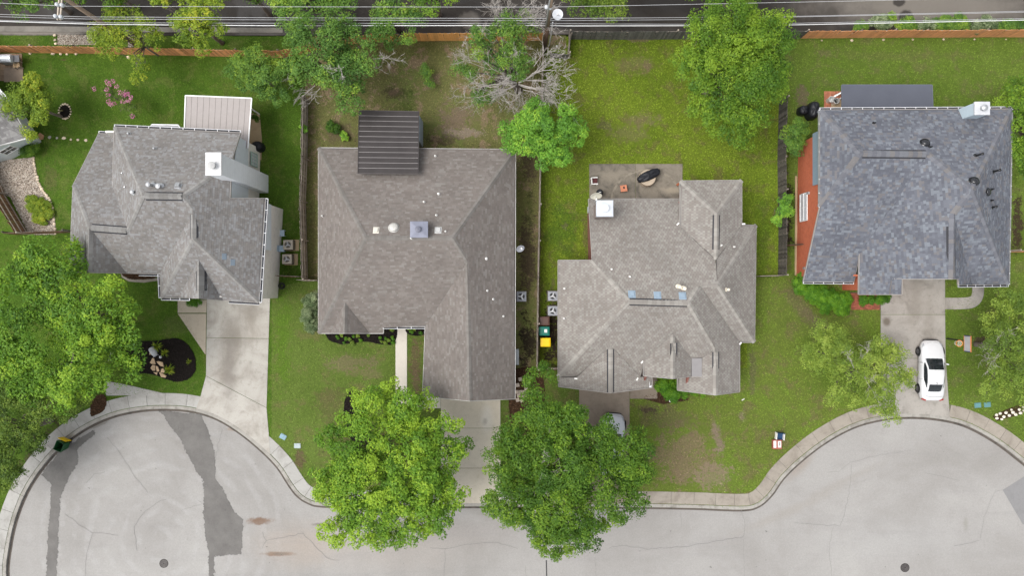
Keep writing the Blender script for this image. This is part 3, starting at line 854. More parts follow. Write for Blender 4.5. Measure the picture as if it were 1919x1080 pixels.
class House:
    def __init__(h, name, label, V, F, eaves, center_px):
        h.root = thing(name, label, 'house', P(*center_px))
        h.V = {k: list(v) for k, v in V.items()}
        h.F = F
        fixed = set(eaves)
        # settle the free heights so that every slope becomes a plane
        for it in range(400):
            planes = [h.fit(f) for f in F]
            acc = {}
            for f, (a, b, c) in zip(F, planes):
                for n in f:
                    x, y = P2(*h.V[n][:2], h.V[n][2])
                    acc.setdefault(n, []).append(a * x + b * y + c)
            for n, zs in acc.items():
                if n in fixed: continue
                z = sum(zs) / len(zs)
                h.V[n][2] += 0.35 * (z - h.V[n][2])
        h.pt = {n: P(*v) for n, v in h.V.items()}
        h.planes = [h.fit(f) for f in F]
    def fit(h, f):
        A = []; B = []
        for n in f:
            px, py, z = h.V[n][:3]
            x, y = P2(px, py, z)
            A.append((x, y, 1)); B.append(z)
        r, *_ = np.linalg.lstsq(np.array(A), np.array(B), rcond=None)
        return r
    def z_at(h, x, y):
        best = None
        for f, (a, b, c) in zip(h.F, h.planes):
            if in_poly(x, y, [h.pt[n] for n in f]):
                z = a * x + b * y + c
                if best is None or z > best[0]: best = (z, Vector((-a, -b, 1)).normalized())
        return best
    def on_roof(h, px, py):
        z = 4.0
        n = Vector((0, 0, 1))
        for i in range(14):
            p = P(px, py, z)
            r = h.z_at(p.x, p.y)
            if r is None: break
            z = 0.5 * z + 0.5 * r[0]; n = r[1]
        return P(px, py, z), n
    def shingles(h, mat, exposure, tab, three_tab=False, seed=1):
        rnd = random.Random(seed)
        quads = []; at = []; tris = []
        base = MB()
        for f, (a, b, c) in zip(h.F, h.planes):
            pts = [Vector((h.pt[n].x, h.pt[n].y, a * h.pt[n].x + b * h.pt[n].y + c)) for n in f]
            nrm = Vector((-a, -b, 1)).normalized()
            hor = Vector((0, 0, 1)).cross(nrm)
            hor = hor.normalized() if hor.length > 1e-4 else Vector((1, 0, 0))
            up = nrm.cross(hor)
            o = min(pts, key=lambda p: p.dot(up))
            st = [((p - o).dot(hor), (p - o).dot(up)) for p in pts]
            T = max(t for s_, t in st)
            def cross(t):
                xs = []
                for i in range(len(st)):
                    (s0, t0), (s1, t1) = st[i], st[(i + 1) % len(st)]
                    if (t0 > t) != (t1 > t): xs.append(s0 + (s1 - s0) * (t - t0) / (t1 - t0))
                return sorted(xs)
            row = 0; t = 0.0
            while t < T - 0.02:
                t1 = min(t + exposure, T - 0.002)
                lo = cross(t + 0.004); hi = cross(t1 - 0.002)
                if len(lo) != len(hi) or not lo:
                    mid = cross((t + t1) / 2); lo = hi = mid
                for q in range(0, len(lo) - 1, 2):
                    a0, b0, a1, b1 = lo[q], lo[q + 1], hi[q], hi[q + 1]
                    s = min(a0, a1) - rnd.random() * tab if not three_tab else math.floor(min(a0, a1) / tab) * tab - (row % 2) * tab * 0.5
                    end = max(b0, b1)
                    while s < end:
                        w = tab if three_tab else tab * rnd.uniform(0.35, 1.5)
                        p0, p1 = max(a0, s), min(b0, s + w); q0, q1 = max(a1, s), min(b1, s + w)
                        if p1 > p0 or q1 > q0:
                            if p1 <= p0: p0 = p1 = max(min(p0, b0), a0)
                            if q1 <= q0: q0 = q1 = max(min(q0, b1), a1)
                            gap = 0.010 if three_tab else 0.003
                            th = rnd.uniform(0.016, 0.030)
                            A_ = o + hor * (p0 + gap) + up * t + nrm * (th + 0.004)
                            B_ = o + hor * (p1 - gap) + up * t + nrm * (th + 0.004)
                            C_ = o + hor * (q1 - gap) + up * (t1 + 0.006) + nrm * 0.008
                            D_ = o + hor * (q0 + gap) + up * (t1 + 0.006) + nrm * 0.008
                            quads += [A_, B_, C_, D_]
                            at.append(rnd.random())
                            quads += [A_ - nrm * (th - 0.004), B_ - nrm * (th - 0.004), B_, A_]
                            at.append(at[-1])
                        s += w
                t += exposure; row += 1
        rf = MB()
        th = 0.14
        names = list(h.pt)
        idx = {n: i for i, n in enumerate(names)}
        ec = {}
        for f, (a, b, c) in zip(h.F, h.planes):
            ids = [idx[n] for n in f]
            if poly_area([h.pt[n] for n in f]) < 0: ids = ids[::-1]
            n_ = len(ids)
            top = [(h.pt[names[i]].x, h.pt[names[i]].y, a * h.pt[names[i]].x + b * h.pt[names[i]].y + c - 0.004) for i in ids]
            bot = [(p[0], p[1], p[2] - th) for p in top]
            rf.add(top + bot, [tuple(range(n_)), tuple(range(2 * n_ - 1, n_ - 1, -1))])
            for i in range(n_):
                e = (ids[i], ids[(i + 1) % n_])
                ec[frozenset(e)] = ec.get(frozenset(e), []) + [e]
                rf.add([top[i], top[(i + 1) % n_], bot[(i + 1) % n_], bot[i]], [(0, 3, 2, 1)])
        h.roof = rf.build('roof', simple(mat.name + '_underlay', (0.13, 0.12, 0.115), 0.9), h.root)
        V = np.array([(p.x, p.y, p.z) for p in quads], np.float32)
        sh = np_mesh('shingle_covering', V, 4, mat, h.roof, at)
        sh['kind'] = 'stuff'
        h.bound = [(names[l[0][0]], names[l[0][1]]) for k, l in ec.items() if len(l) == 1]
        return h
    def fascia(h, mat=None, proud=0.03):
        mb = MB()
        for a, b in h.bound:
            A, B = h.pt[a], h.pt[b]
            d = (B - A); d.z = 0
            if d.length < 0.05: continue
            d.normalize()
            out = Vector((d.y, -d.x, 0))
            o1 = out * 0.004; o2 = out * (0.004 + proud)
            u = Vector((0, 0, 0.012)); l = Vector((0, 0, -0.17))
            mb.add([A + o1 + u, A + o2 + u, B + o2 + u, B + o1 + u, A + o1 + l, A + o2 + l, B + o2 + l, B + o1 + l],
                   [(3, 2, 1, 0), (1, 2, 6, 5), (4, 5, 6, 7), (0, 1, 5, 4), (2, 3, 7, 6), (0, 4, 7, 3)])
        mb.build('fascia', mat or M_DRIP, h.roof)
    def caps(h, edges, mat, w=0.15, step=0.2, seed=3):
        rnd = random.Random(seed)
        for a, b in edges:
            A, B = h.pt[a].copy(), h.pt[b].copy()
            if A.z > B.z: A, B = B, A
            d = B - A; L = d.length; d.normalize()
            side = d.cross(Vector((0, 0, 1))).normalized()
            # slopes of the two faces that meet here
            drops = []
            for sgn in (1, -1):
                m = (A + B) / 2 + side * sgn * 0.3
                r = h.z_at(m.x, m.y)
                drops.append(((m.z - r[0]) / 0.3) if r else 0.4)
            mb = MB()
            n = max(1, int(L / step))
            for i in range(n):
                t0 = L * i / n; t1 = min(L, L * (i + 1) / n + 0.05)
                lift0 = 0.048 + rnd.uniform(0, .006); lift1 = 0.034
                rows = []
                for t, lf in ((t0, lift0), (t1, lift1)):
                    c = A + d * t
                    ww = w * (1.0 if t == t0 else 0.92)
                    rows.append([c + side * ww + Vector((0, 0, lf - drops[0] * ww)), c + Vector((0, 0, lf + 0.006)), c - side * ww + Vector((0, 0, lf - drops[1] * ww))])
                a_ = rnd.random()
                vs = rows[0] + rows[1]
                e = Vector((0, 0, -0.028))
                vs = vs + [rows[0][0] + e, rows[0][1] + e, rows[0][2] + e]
                mb.add(vs, [(0, 1, 4, 3), (1, 2, 5, 4), (6, 7, 1, 0), (7, 8, 2, 1)], a_)
            mb.build('ridge_cap', mat, h.roof, attr=True)
    def walls(h, loop, mat, inset=0.38, z0=-0.1, drop=0.16, mats=None, name='wall', adj={}):
        pts = [(h.pt[n].x + adj.get(n, (0, 0))[0], h.pt[n].y + adj.get(n, (0, 0))[1]) for n in loop] if isinstance(loop[0], str) else loop
        ins = inset_poly(pts, inset)
        h.foot = ins
        n = len(ins)
        for i in range(n):
            a, b = Vector(ins[i]), Vector(ins[(i + 1) % n])
            L = (b - a).length
            k = max(1, int(L / 0.5))
            mb = MB()
            g = []
            last = 2.6
            d = (b - a).normalized(); inn = Vector((-d.y, d.x))
            for q in range(k + 1):
                p = a.lerp(b, q / k)
                r = h.z_at(p.x, p.y)
                if r is None:
                    pi = p + inn * 0.15
                    r = h.z_at(pi.x, pi.y)
                zt = (r[0] - drop) if r else last
                last = zt
                g.append((p, zt))
            col0 = [(p.x, p.y, z0) for p, z in g]; col1 = [(p.x, p.y, z) for p, z in g]
            mb.grid([col0, col1])
            col2 = [(p.x + inn.x * 0.12, p.y + inn.y * 0.12, z0) for p, z in g]; col3 = [(p.x + inn.x * 0.12, p.y + inn.y * 0.12, z) for p, z in g]
            mb.grid([col3, col2]); mb.grid([col1, col3])
            mm = mat if not mats else mats.get(i, mat)
            mb.build(name, mm, h.root)
        return h
    def gutter(h, edges, inner=M_GUTD, rim=M_GUTW, w=0.13, ticks=0.75, frac=(0, 1)):
        for a, b in edges:
            A, B = h.pt[a], h.pt[b]
            A, B = A.lerp(B, frac[0]), A.lerp(B, frac[1])
            d = B - A; L = d.length; d.normalize()
            out = Vector((d.y, -d.x, 0)).normalized()
            cx = sum((h.pt[n] for n in h.pt), Vector()) / len(h.pt)
            if out.dot(((A + B) / 2 - cx)) < 0: out = -out
            zt = Vector((0, 0, -0.02)); zb = Vector((0, 0, -0.13))
            g0 = out * 0.038; g1 = out * (0.038 + w)
            t = out * 0.022
            mb = MB()
            prof = [g0 + zt, g0 + zb, g1 + zb, g1 + zt, g1 + t + zt, g1 + t + zb - Vector((0, 0, .015)), g0 - out * 0.0 + zb - Vector((0, 0, .015))]
            mb.grid([[A + p for p in prof], [B + p for p in prof]])
            gt = mb.build('gutter', rim, h.root)
            mb = MB().add([A + g0 * 1.06 + zb * .85, B + g0 * 1.06 + zb * .85, B + g1 * .985 + zb * .85, A + g1 * .985 + zb * .85], [(0, 1, 2, 3)])
            mb.build('gutter_bed', inner, gt)
            if ticks:
                mb = MB()
                k = max(2, int(L / ticks))
                for i in range(k + 1):
                    c = A + d * (L * i / k)
                    mb.add([c + d * s_ * 0.02 + g + zt + Vector((0, 0, 0.008)) for s_, g in ((-1, g0 - out * .03), (1, g0 - out * .03), (1, g1 + t), (-1, g1 + t))], [(0, 1, 2, 3)])
                mb.build('gutter_strap', M_GUTW, gt)['kind'] = 'stuff'
    def ridge_vent(h, p0, p1, mat, w=0.2, hgt=0.075):
        A, _ = h.on_roof(*p0); B, _ = h.on_roof(*p1)
        d = (B - A); L = d.length; d.normalize()
        side = d.cross(Vector((0, 0, 1))).normalized()
        mid = (A + B) / 2
        dr = []
        for sg in (1, -1):
            m = mid + side * sg * 0.35
            r = h.z_at(m.x, m.y)
            dr.append((mid.z - r[0]) / 0.35 if r else 0.5)
        up = Vector((0, 0, 1))
        prof = [side * w + up * (-dr[0] * w + 0.012), side * w + up * (-dr[0] * w + hgt + 0.01), up * (hgt + 0.035), -side * w + up * (-dr[1] * w + hgt + 0.01), -side * w + up * (-dr[1] * w + 0.012)]
        mb = MB(); rnd = random.Random(int(p0[0]))
        n = max(2, int(L / 0.28))
        for i in range(n):
            a_, b_ = A + d * (L * i / n + 0.004), A + d * (L * (i + 1) / n - 0.012)
            vs = [a_ + q for q in prof[1:4]] + [b_ + q for q in prof[1:4]]
            mb.add(vs, [(0, 1, 4, 3), (1, 2, 5, 4)], rnd.random())
        rv = mb.build('ridge_vent', mat, h.roof, attr=True)
        mb = MB()
        for s_, dd in ((1, dr[0]), (-1, dr[1])):
            for ww, z0, z1 in ((w - 0.015, 0.0, hgt - 0.004),):
                e = side * s_ * (w + 0.085)
                vs = [A + side * s_ * ww + up * (-dd * ww + hgt), B + side * s_ * ww + up * (-dd * ww + hgt), B + e + up * (-dd * (w + .085) + 0.05), A + e + up * (-dd * (w + .085) + 0.05)]
                mb.add(vs, [(0, 1, 2, 3)])
        mb.build('vent_slot', M_GUTD, h.roof)
    def pipe(h, px, py, r=0.05, hgt=0.35, mat=None, name='pipe_vent', cap=True):
        p, n = h.on_roof(px, py)
        mb = MB().lathe(p - Vector((0, 0, 0.03)), [(r * 2.4, 0.02), (r * 2.1, 0.05), (r * 1.2, 0.10), (r, 0.12), (r, hgt)], 10, None)
        o = mb.build(name, mat or M_PVC, h.roof)
        if cap:
            MB().lathe(p + Vector((0, 0, hgt - 0.03)), [(r * 1.5, 0), (r * 1.5, 0.05), (r * 0.5, 0.09)], 10).build('rain_cap', mat or M_PVC, h.roof)
    def boxvent(h, px, py, w, d, hgt, mat, name='box_vent', rz=0):
        p, n = h.on_roof(px, py)
        q = Vector((0, 0, 1)).rotation_difference(n).to_matrix()
        mb = MB().box(p + n * (hgt * 0.5 + 0.02), (w, d, hgt), rz, 0.85, q)
        mb.box(p + n * 0.03, (w * 1.4, d * 1.4, 0.02), rz, 1, q)
        return mb.build(name, mat, h.roof, bevel=0.01)
    def dome(h, px, py, r, mat, name='dome_vent'):
        p, n = h.on_roof(px, py)
        mb = MB().lathe(p + n * 0.015, [(r * 1.15, 0), (r * 1.15, 0.02), (r * 0.6, 0.03), (r * 0.6, 0.09), (r, 0.08), (r * 0.97, 0.12), (r * 0.75, 0.19), (r * 0.4, 0.225), (0.0, 0.235)], 20, n)
        return mb.build(name, mat, h.roof, smooth=True)

def wall_window(root, a, b, z0, z1, out, cols=2, rows=2, frame=M_WHITE, glass=M_GLASS, name='window'):
    """window on the wall line a-b (world xy), facing out"""
    a = Vector((a[0], a[1], 0)); b = Vector((b[0], b[1], 0)); out = Vector((out[0], out[1], 0)).normalized()
    d = (b - a); L = d.length; d.normalize()
    def bar(m, s0, s1, za, zb, t0=0.01, t1=0.07):
        vs = []
        for t in (t0, t1):
            for s_, z in ((s0, za), (s1, za), (s1, zb), (s0, zb)):
                vs.append(a + d * s_ + out * t + Vector((0, 0, z)))
        m.add(vs, [(0, 1, 2, 3), (7, 6, 5, 4), (0, 4, 5, 1), (1, 5, 6, 2), (2, 6, 7, 3), (3, 7, 4, 0)])
    f = MB(); t = 0.05
    bar(f, 0, t, z0, z1); bar(f, L - t, L, z0, z1); bar(f, t, L - t, z0, z0 + t); bar(f, t, L - t, z1 - t, z1)
    w = f.build(name, frame, root)
    m = MB()
    for i in range(1, cols): bar(m, L * i / cols - 0.015, L * i / cols + 0.015, z0 + t, z1 - t, 0.02, 0.06)
    for i in range(1, rows):
        zz = z0 + (z1 - z0) * i / rows
        bar(m, t, L - t, zz - 0.012, zz + 0.012, 0.022, 0.056)
    if m.v: m.build('muntin', frame, w)
    g = MB(); bar(g, t, L - t, z0 + t, z1 - t, 0.012, 0.03)
    g.build('pane', glass, w)
    return w
# ------------------------------------------------------------------ house 1: grey brown shingles, white brick, cream patio cover
SH1 = shingle_mat('weathered_wood_shingle', [(0.0, (0.124, 0.111, 0.100)), (0.20, (0.162, 0.145, 0.133)), (0.42, (0.214, 0.204, 0.192)), (0.62, (0.248, 0.252, 0.257)), (0.80, (0.301, 0.310, 0.322)), (0.93, (0.188, 0.165, 0.141))], soft=0.62)
CAP1 = shingle_mat('weathered_ridge_shingle', [(0.0, (0.216, 0.208, 0.197)), (0.5, (0.247, 0.241, 0.231))])
BR1 = brick_mat('painted_white_brick', (0.86, 0.82, 0.75), (0.82, 0.78, 0.71), (0.68, 0.65, 0.59))
SD1 = siding_mat('blue_grey_siding', (0.68, 0.73, 0.77))
V1 = dict(nw=(214, 238, 4.8), ne=(450, 249, 4.8), r1=(432, 305, 6.4), e1=(431, 372, 6.4), e2=(497, 372, 4.8), fse=(485, 567, 4.8), fsw=(302, 558, 4.8), v1=(300, 513, 4.7),
          e5=(238, 512, 4.6), wsr=(166, 511, 6.6), wsw=(130, 510, 4.8), wn=(137, 347, 4.8), c1=(185, 250, 2.3), c2=(213, 252, 2.3), wl=(211, 350, 4.8), wre=(240, 431, 6.65), wr=(168, 428, 6.65),
          rW=(268, 367, 8.2), rE=(342, 367, 8.2), s1=(363, 395, 7.8), s2=(362, 448, 7.8), gt=(373, 488, 6.6), gf=(373, 559, 6.6), gl=(335, 558, 4.8), gr=(418, 563, 4.8))
F1 = [['nw', 'ne', 'r1', 'rE', 'rW'], ['nw', 'rW', 'wre', 'wl'], ['c1', 'c2', 'wl', 'wre', 'wr', 'wn'], ['wn', 'wr', 'wsr', 'wsw'], ['wr', 'e5', 'wsr'],
      ['rW', 'rE', 's1', 'v1', 'e5', 'wr', 'wre'], ['s1', 's2', 'fsw', 'v1'], ['s2', 'gt', 'gl', 'fsw'], ['s2', 'fse', 'gr', 'gt'], ['gt', 'gf', 'gl'], ['gt', 'gr', 'gf'],
      ['rE', 'r1', 'e1', 'e2', 'fse', 's2', 's1']]
h1 = House('house', 'two storey house with grey brown shingle roof, white brick side wall and cream patio cover', V1, F1, ['nw', 'ne', 'e2', 'fse', 'fsw', 'v1', 'e5', 'wsw', 'wn', 'c1', 'c2', 'gl', 'gr', 'wl'], (320, 420, 0))
h1.shingles(SH1, 0.15, 0.20, seed=11)
h1.fascia(M_FASC)
h1.caps([('nw', 'rW'), ('rE', 'r1'), ('rE', 's1'), ('s2', 'fse'), ('s2', 'fsw'), ('rW', 'wre'), ('wn', 'wr'), ('gt', 'gf'), ('rW', 'rE'), ('s1', 's2'), ('wr', 'wsr'), ('wr', 'wre')], CAP1)
L1 = ['nw', 'ne', 'e1', 'e2', 'fse', 'fsw', 'v1', 'wsw', 'wn', 'c1', 'c2']
h1.walls(L1, BR1, 0.22)
h1.gutter([('nw', 'ne')]); h1.gutter([('e2', 'fse')]); h1.gutter([('c1', 'c2')], ticks=0.5)
h1.gutter([('fsw', 'v1')]); h1.gutter([('fsw', 'gf')], frac=(0, 0.75), ticks=0.9); h1.gutter([('gr', 'fse')], frac=(0.15, 1.0), ticks=0); h1.gutter([('v1', 'e5')], frac=(0, 0.65), ticks=0)
for a, b in (((272, 367), (341, 368)), ((171, 427), (237, 432)), ((362, 402), (362, 446)), ((166, 440), (165, 508)), ((374, 508), (374, 545))):
    h1.ridge_vent(a, b, CAP1)
# siding on the upper rear gable wall and along the garage side
x_w = h1.pt['ne'].x + 0.0
def wall_panel(root, name, mat, x, y0, y1, z0, zt0, zt1, t=0.04, sgn=1):
    vs = []
    for tt in (0.0, t):
        vs += [(x + sgn * tt, y0, z0), (x + sgn * tt, y1, z0), (x + sgn * tt, y1, zt1), (x + sgn * tt, y0, zt0)]
    return MB().add(vs, [(0, 1, 2, 3), (7, 6, 5, 4), (0, 4, 5, 1), (1, 5, 6, 2), (2, 6, 7, 3), (3, 7, 4, 0)]).build(name, mat, root)
foot1 = h1.foot
xr = max(h1.pt['ne'].x, h1.pt['e1'].x) - 0.22
wall_panel(h1.root, 'siding', SD1, xr + 0.02, h1.pt['e1'].y + 0.05, h1.pt['ne'].y - 0.25, 2.75, 6.2, 4.72)
ybr0, ybr1 = P2(527, 470)[1], P2(525, 388)[1]
xg = h1.pt['e2'].x - 0.20
wall_panel(h1.root, 'siding', SD1, xg + 0.01, P2(0, 470, 3.0)[1], P2(0, 384, 3.0)[1], 3.1, 4.55, 4.55, 0.06)
wall_window(h1.root, P2(482, 315, 0.9), P2(482, 290, 0.9), 1.0, 2.3, (1, 0), 4, 2, simple('green_window_frame', (0.30, 0.42, 0.36), 0.5), M_BLIND)
# chimney chase
ch = P(503, 344)
cb = [P2(503, 329), P2(503, 362), P2(481, 362), P2(481, 329)]
chim = MB().prism(cb, -0.1, 9.15).build('chimney', siding_mat('pale_chimney_siding', (0.82, 0.845, 0.87), 0.4), h1.root)
cc = [P2(504.5, 327.5), P2(504.5, 363.5), P2(479.5, 363.5), P2(479.5, 327.5)]
MB().prism(cc, 9.13, 9.24).build('chimney_cap', simple('white_cap_metal', (0.56, 0.56, 0.56), .5), chim)
ctr = P(399, 311, 9.3)
MB().lathe((ctr.x, ctr.y, 9.22), [(0.17, 0), (0.17, 0.28), (0.24, 0.28), (0.25, 0.38), (0.05, 0.46)], 18).build('flue', simple('grey_white_flue', (0.42, 0.42, 0.41), .5), chim)
# cream patio cover with raised seams
M_PAN = simple('cream_roof_panel', (0.325, 0.295, 0.283), 0.5, vary=0.06)
pc = thing('patio_cover', 'cream metal patio cover with raised seams behind the grey brown house', 'patio cover', P(405, 230))
q = [P(348, 179, 2.9), P(472, 184, 2.9), P(465, 278, 3.25), P(345, 270, 3.25)]
for i in range(11):
    a = q[0].lerp(q[1], i / 11); b = q[0].lerp(q[1], (i + 1) / 11); c = q[3].lerp(q[2], (i + 1) / 11); d = q[3].lerp(q[2], i / 11)
    sh = Vector((0.012, 0, 0)); dz = Vector((0, 0, -0.06))
    p8 = [a + sh, b - sh, c - sh, d + sh]
    MB().add([p + dz for p in p8] + p8, [(3, 2, 1, 0), (4, 5, 6, 7), (0, 1, 5, 4), (1, 2, 6, 5), (2, 3, 7, 6), (3, 0, 4, 7)]).build('roof_panel', M_PAN, pc)
mb = MB()
for i in range(0, 12):
    a = q[0].lerp(q[1], i / 11); d = q[3].lerp(q[2], i / 11)
    mb.tube([a + Vector((0, 0, -0.01)), d + Vector((0, 0, -0.01))], 0.022, 4)
mb.build('seam', simple('dark_seam_metal', (0.20, 0.18, 0.17), 0.6), pc)  # seams are a darker metal than the cream panels
mb = MB(); e = Vector((0, 0, 0.02))
for a, b in ((q[0], q[1]), (q[1], q[2]), (q[0], q[3])):
    mb.tube([a + e, b + e], 0.055, 4)
mb.build('edge_trim', M_WHITE, pc)
for p in (P(486, 214, 0), P(400, 205, 0)):
    MB().tube([p, (p.x, p.y, 2.85)], 0.06, 4).build('post', M_WHITE, pc)
MB().prism(PX((352, 195), (487, 215), (491, 262), (490, 300), (470, 300), (350, 290)), -0.05, 0.03).build('patio_slab', C_TAN, pc)
# small bay with its own gutter behind
q = [P(279, 243, 2.9), P(285, 234, 2.9), P(334, 235, 2.9), P(340, 244, 2.9), P(338, 262, 3.3), P(281, 262, 3.3)]
bay = MB().add(q + [p - Vector((0, 0, .12)) for p in q], [(5, 4, 3, 2, 1, 0), (6, 7, 8, 9, 10, 11)] + [(i, (i + 1) % 6, (i + 1) % 6 + 6, i + 6) for i in range(6)]).build('bay_roof', simple('grey_bay_metal', (0.33, 0.33, 0.35), .5), h1.root)
MB().tube([p + Vector((0, .03, 0)) for p in q[:4]], .06, 5).build('bay_gutter', M_GUTW, bay)
MB().prism([(p.x * .995, p.y - .12) for p in q], -.1, 2.78).build('bay_wall', BR1, h1.root)
# roof fittings
for x, y in ((243, 251), (291, 279)): h1.pipe(x, y, 0.05, 0.25, M_STEEL)
for x, y in ((230, 325), (235, 351)): h1.pipe(x, y, 0.045, 0.2, M_STEEL, cap=False)
h1.pipe(252, 361, 0.09, 0.35, M_STEEL)
h1.pipe(286, 348, 0.10, 0.65, M_STEEL, 'flue_pipe'); h1.pipe(301, 350, 0.11, 0.4, M_STEEL)
h1.boxvent(334, 350, 0.32, 0.3, 0.22, M_STEEL)
M_TOOL = simple('faded_blue_patch', (0.17, 0.21, 0.25), 0.7)
for x, y in ((420, 481), (436, 492)): h1.boxvent(x, y, 0.22, 0.3, 0.015, M_TOOL, 'roof_patch')
HOUSES[1] = h1

# ------------------------------------------------------------------ house 2: brown roof with dark metal porch roof
SH2 = shingle_mat('brown_shingle', [(0.0, (0.130, 0.110, 0.099)), (0.22, (0.154, 0.133, 0.120)), (0.5, (0.175, 0.156, 0.142)), (0.72, (0.195, 0.176, 0.162)), (0.86, (0.227, 0.215, 0.199)), (0.95, (0.146, 0.132, 0.124))], 0.12, soft=0.52)
CAP2 = shingle_mat('brown_ridge_shingle', [(0.0, (0.167, 0.155, 0.142)), (0.5, (0.185, 0.173, 0.160))])
BR2 = brick_mat('tan_brick', (0.36, 0.27, 0.20), (0.30, 0.22, 0.165), (0.42, 0.38, 0.33))
V2 = dict(nw=(597, 277, 2.9), ne=(966, 280, 2.9), se=(965, 748, 2.9), gf=(880, 752, 5.4), sw2=(792, 743, 2.9), ic=(797, 612, 2.9), p1=(718, 612, 2.9), p2=(718, 625, 2.6), sw=(597, 625, 2.9),
          gl=(618, 625, 2.9), gm=(646, 625, 4.2), gr=(692, 625, 2.9), gt=(647, 568, 4.2), rW=(685, 446, 6.3), rE=(848, 446, 6.3), r2=(876, 490, 5.6))
V2['p2'] = (718, 625, 2.9); V2['p1'] = (718, 612, 3.1); V2['ic'] = (797, 612, 3.0)
F2 = [['nw', 'ne', 'rE', 'rW'], ['nw', 'rW', 'sw'], ['rW', 'rE', 'r2', 'ic', 'p1', 'p2', 'gr', 'gt', 'gl', 'sw'], ['gt', 'gm', 'gl'], ['gt', 'gr', 'gm'], ['r2', 'gf', 'sw2', 'ic'], ['ne', 'se', 'gf', 'r2', 'rE']]
h2 = House('house', 'single storey house with plain brown shingle roof and dark ribbed metal porch roof', V2, F2, ['nw', 'ne', 'se', 'sw2', 'ic', 'p1', 'p2', 'sw', 'gl', 'gr'], (780, 480, 0))
h2.shingles(SH2, 0.15, 0.26, seed=12)
h2.fascia(M_DRIP)
h2.caps([('nw', 'rW'), ('rW', 'sw'), ('ne', 'rE'), ('rE', 'r2'), ('r2', 'gf'), ('rW', 'rE'), ('gt', 'gm')], CAP2, 0.16)
h2.walls(['nw', 'ne', 'se', 'sw2', 'ic', 'p1', 'p2', 'sw'], BR2, 0.42)
h2.gutter([('p1', 'ic')], ticks=0.9); h2.gutter([('ic', 'sw2')], ticks=1.2, w=0.1)
# dark metal porch roof over the back door
M_BRZ = simple('dark_bronze_roof_metal', (0.052, 0.046, 0.045), 0.5, 0.3, vary=0.18, scale=1.2)
M_BRZ2 = simple('bright_seam_metal', (0.155, 0.145, 0.145), 0.45, 0.3)
pr = thing('porch_roof', 'dark bronze ribbed metal porch roof over the brown roof edge', 'porch roof', P(730, 265))
q = [P(673, 207, 3.2), P(785, 209, 3.2), P(784, 326, 4.55), P(671, 325, 4.55)]
NR = 12
for i in range(NR):
    t0, t1 = i / NR, (i + 1) / NR
    a, b, c, d = q[0].lerp(q[3], t0), q[1].lerp(q[2], t0), q[1].lerp(q[2], t1), q[0].lerp(q[3], t1)
    s_ = (d - a).normalized() * 0.012; dz = Vector((0, 0, -0.05))
    p8 = [a + s_, b + s_, c - s_, d - s_]
    MB().add([p + dz for p in p8] + p8, [(3, 2, 1, 0), (4, 5, 6, 7), (0, 1, 5, 4), (1, 2, 6, 5), (2, 3, 7, 6), (3, 0, 4, 7)]).build('roof_panel', M_BRZ, pr)
for i in range(1, NR):
    a, b = q[0].lerp(q[3], i / NR), q[1].lerp(q[2], i / NR)
    MB().tube([a + Vector((0, 0, .01)), b + Vector((0, 0, .01))], 0.028, 4).build('seam', M_BRZ2, pr)
mb = MB()
for a, b in ((q[0], q[1]), (q[1], q[2]), (q[0], q[3]), (q[3], q[2])): mb.tube([a, b], 0.045, 4)
mb.build('edge_trim', M_BRZ, pr)
mb = MB()
for px, py in ((680, 216), (778, 218)): mb2 = MB().tube([P2(px, py, 3.2) + (0,), P2(px, py, 3.2) + (3.15,)], 0.07, 4).build('post', M_FASC, pr)
sd = simple('blue_grey_door_paint', (0.30, 0.36, 0.42), 0.6)
p = P(791, 252, 0)
MB().box((p.x - 0.05, p.y, 1.05), (0.25, 1.9, 2.1)).build('screen_panel', sd, pr)
# roof fittings
chm = h2.on_roof(788, 432)[0]
MB().box((chm.x, chm.y, chm.z + 0.25), (0.95, 0.85, 1.1)).build('chimney', simple('chimney_siding_dark', (0.20, 0.18, 0.17)), h2.root)
cp = MB().add([(chm.x + sx * 0.60, chm.y + sy * 0.55, chm.z + 0.8) for sx, sy in ((-1, -1), (1, -1), (1, 1), (-1, 1))] + [(chm.x, chm.y, chm.z + 0.92)] + [(chm.x + sx * 0.60, chm.y + sy * 0.55, chm.z + 0.7) for sx, sy in ((-1, -1), (1, -1), (1, 1), (-1, 1))],
              [(0, 1, 4), (1, 2, 4), (2, 3, 4), (3, 0, 4), (5, 6, 1, 0), (6, 7, 2, 1), (7, 8, 3, 2), (8, 5, 0, 3)]).build('chimney_cap', simple('grey_chimney_metal', (0.19, 0.20, 0.25), 0.55, 0.1), h2.root)
MB().lathe((chm.x - 0.05, chm.y, chm.z + 0.88), [(0.17, 0), (0.17, 0.14), (0.21, 0.15), (0.2, 0.2), (0, 0.24)], 16).build('flue', simple('grey_flue_metal', (0.13, 0.135, 0.17), 0.5, 0.1), cp)
M_TURB = simple('white_turbine_metal', (0.48, 0.47, 0.44), 0.45, 0.1)
h2.dome(738, 427, 0.34, M_TURB, 'turbine_vent')
h2.boxvent(705, 432, 0.3, 0.36, 0.12, simple('cream_vent_metal', (0.60, 0.57, 0.50), 0.5)); h2.boxvent(821, 432, 0.34, 0.36, 0.12, simple('grey_vent_metal', (0.48, 0.48, 0.47), 0.5))
for x, y in ((835, 434), (795, 379), (822, 364), (818, 404), (816, 293), (605, 405), (771, 447), (911, 485), (913, 545), (924, 561), (943, 593)):
    h2.pipe(x, y, random.choice([0.035, 0.04, 0.05]), random.uniform(0.2, 0.35))
HOUSES[2] = h2

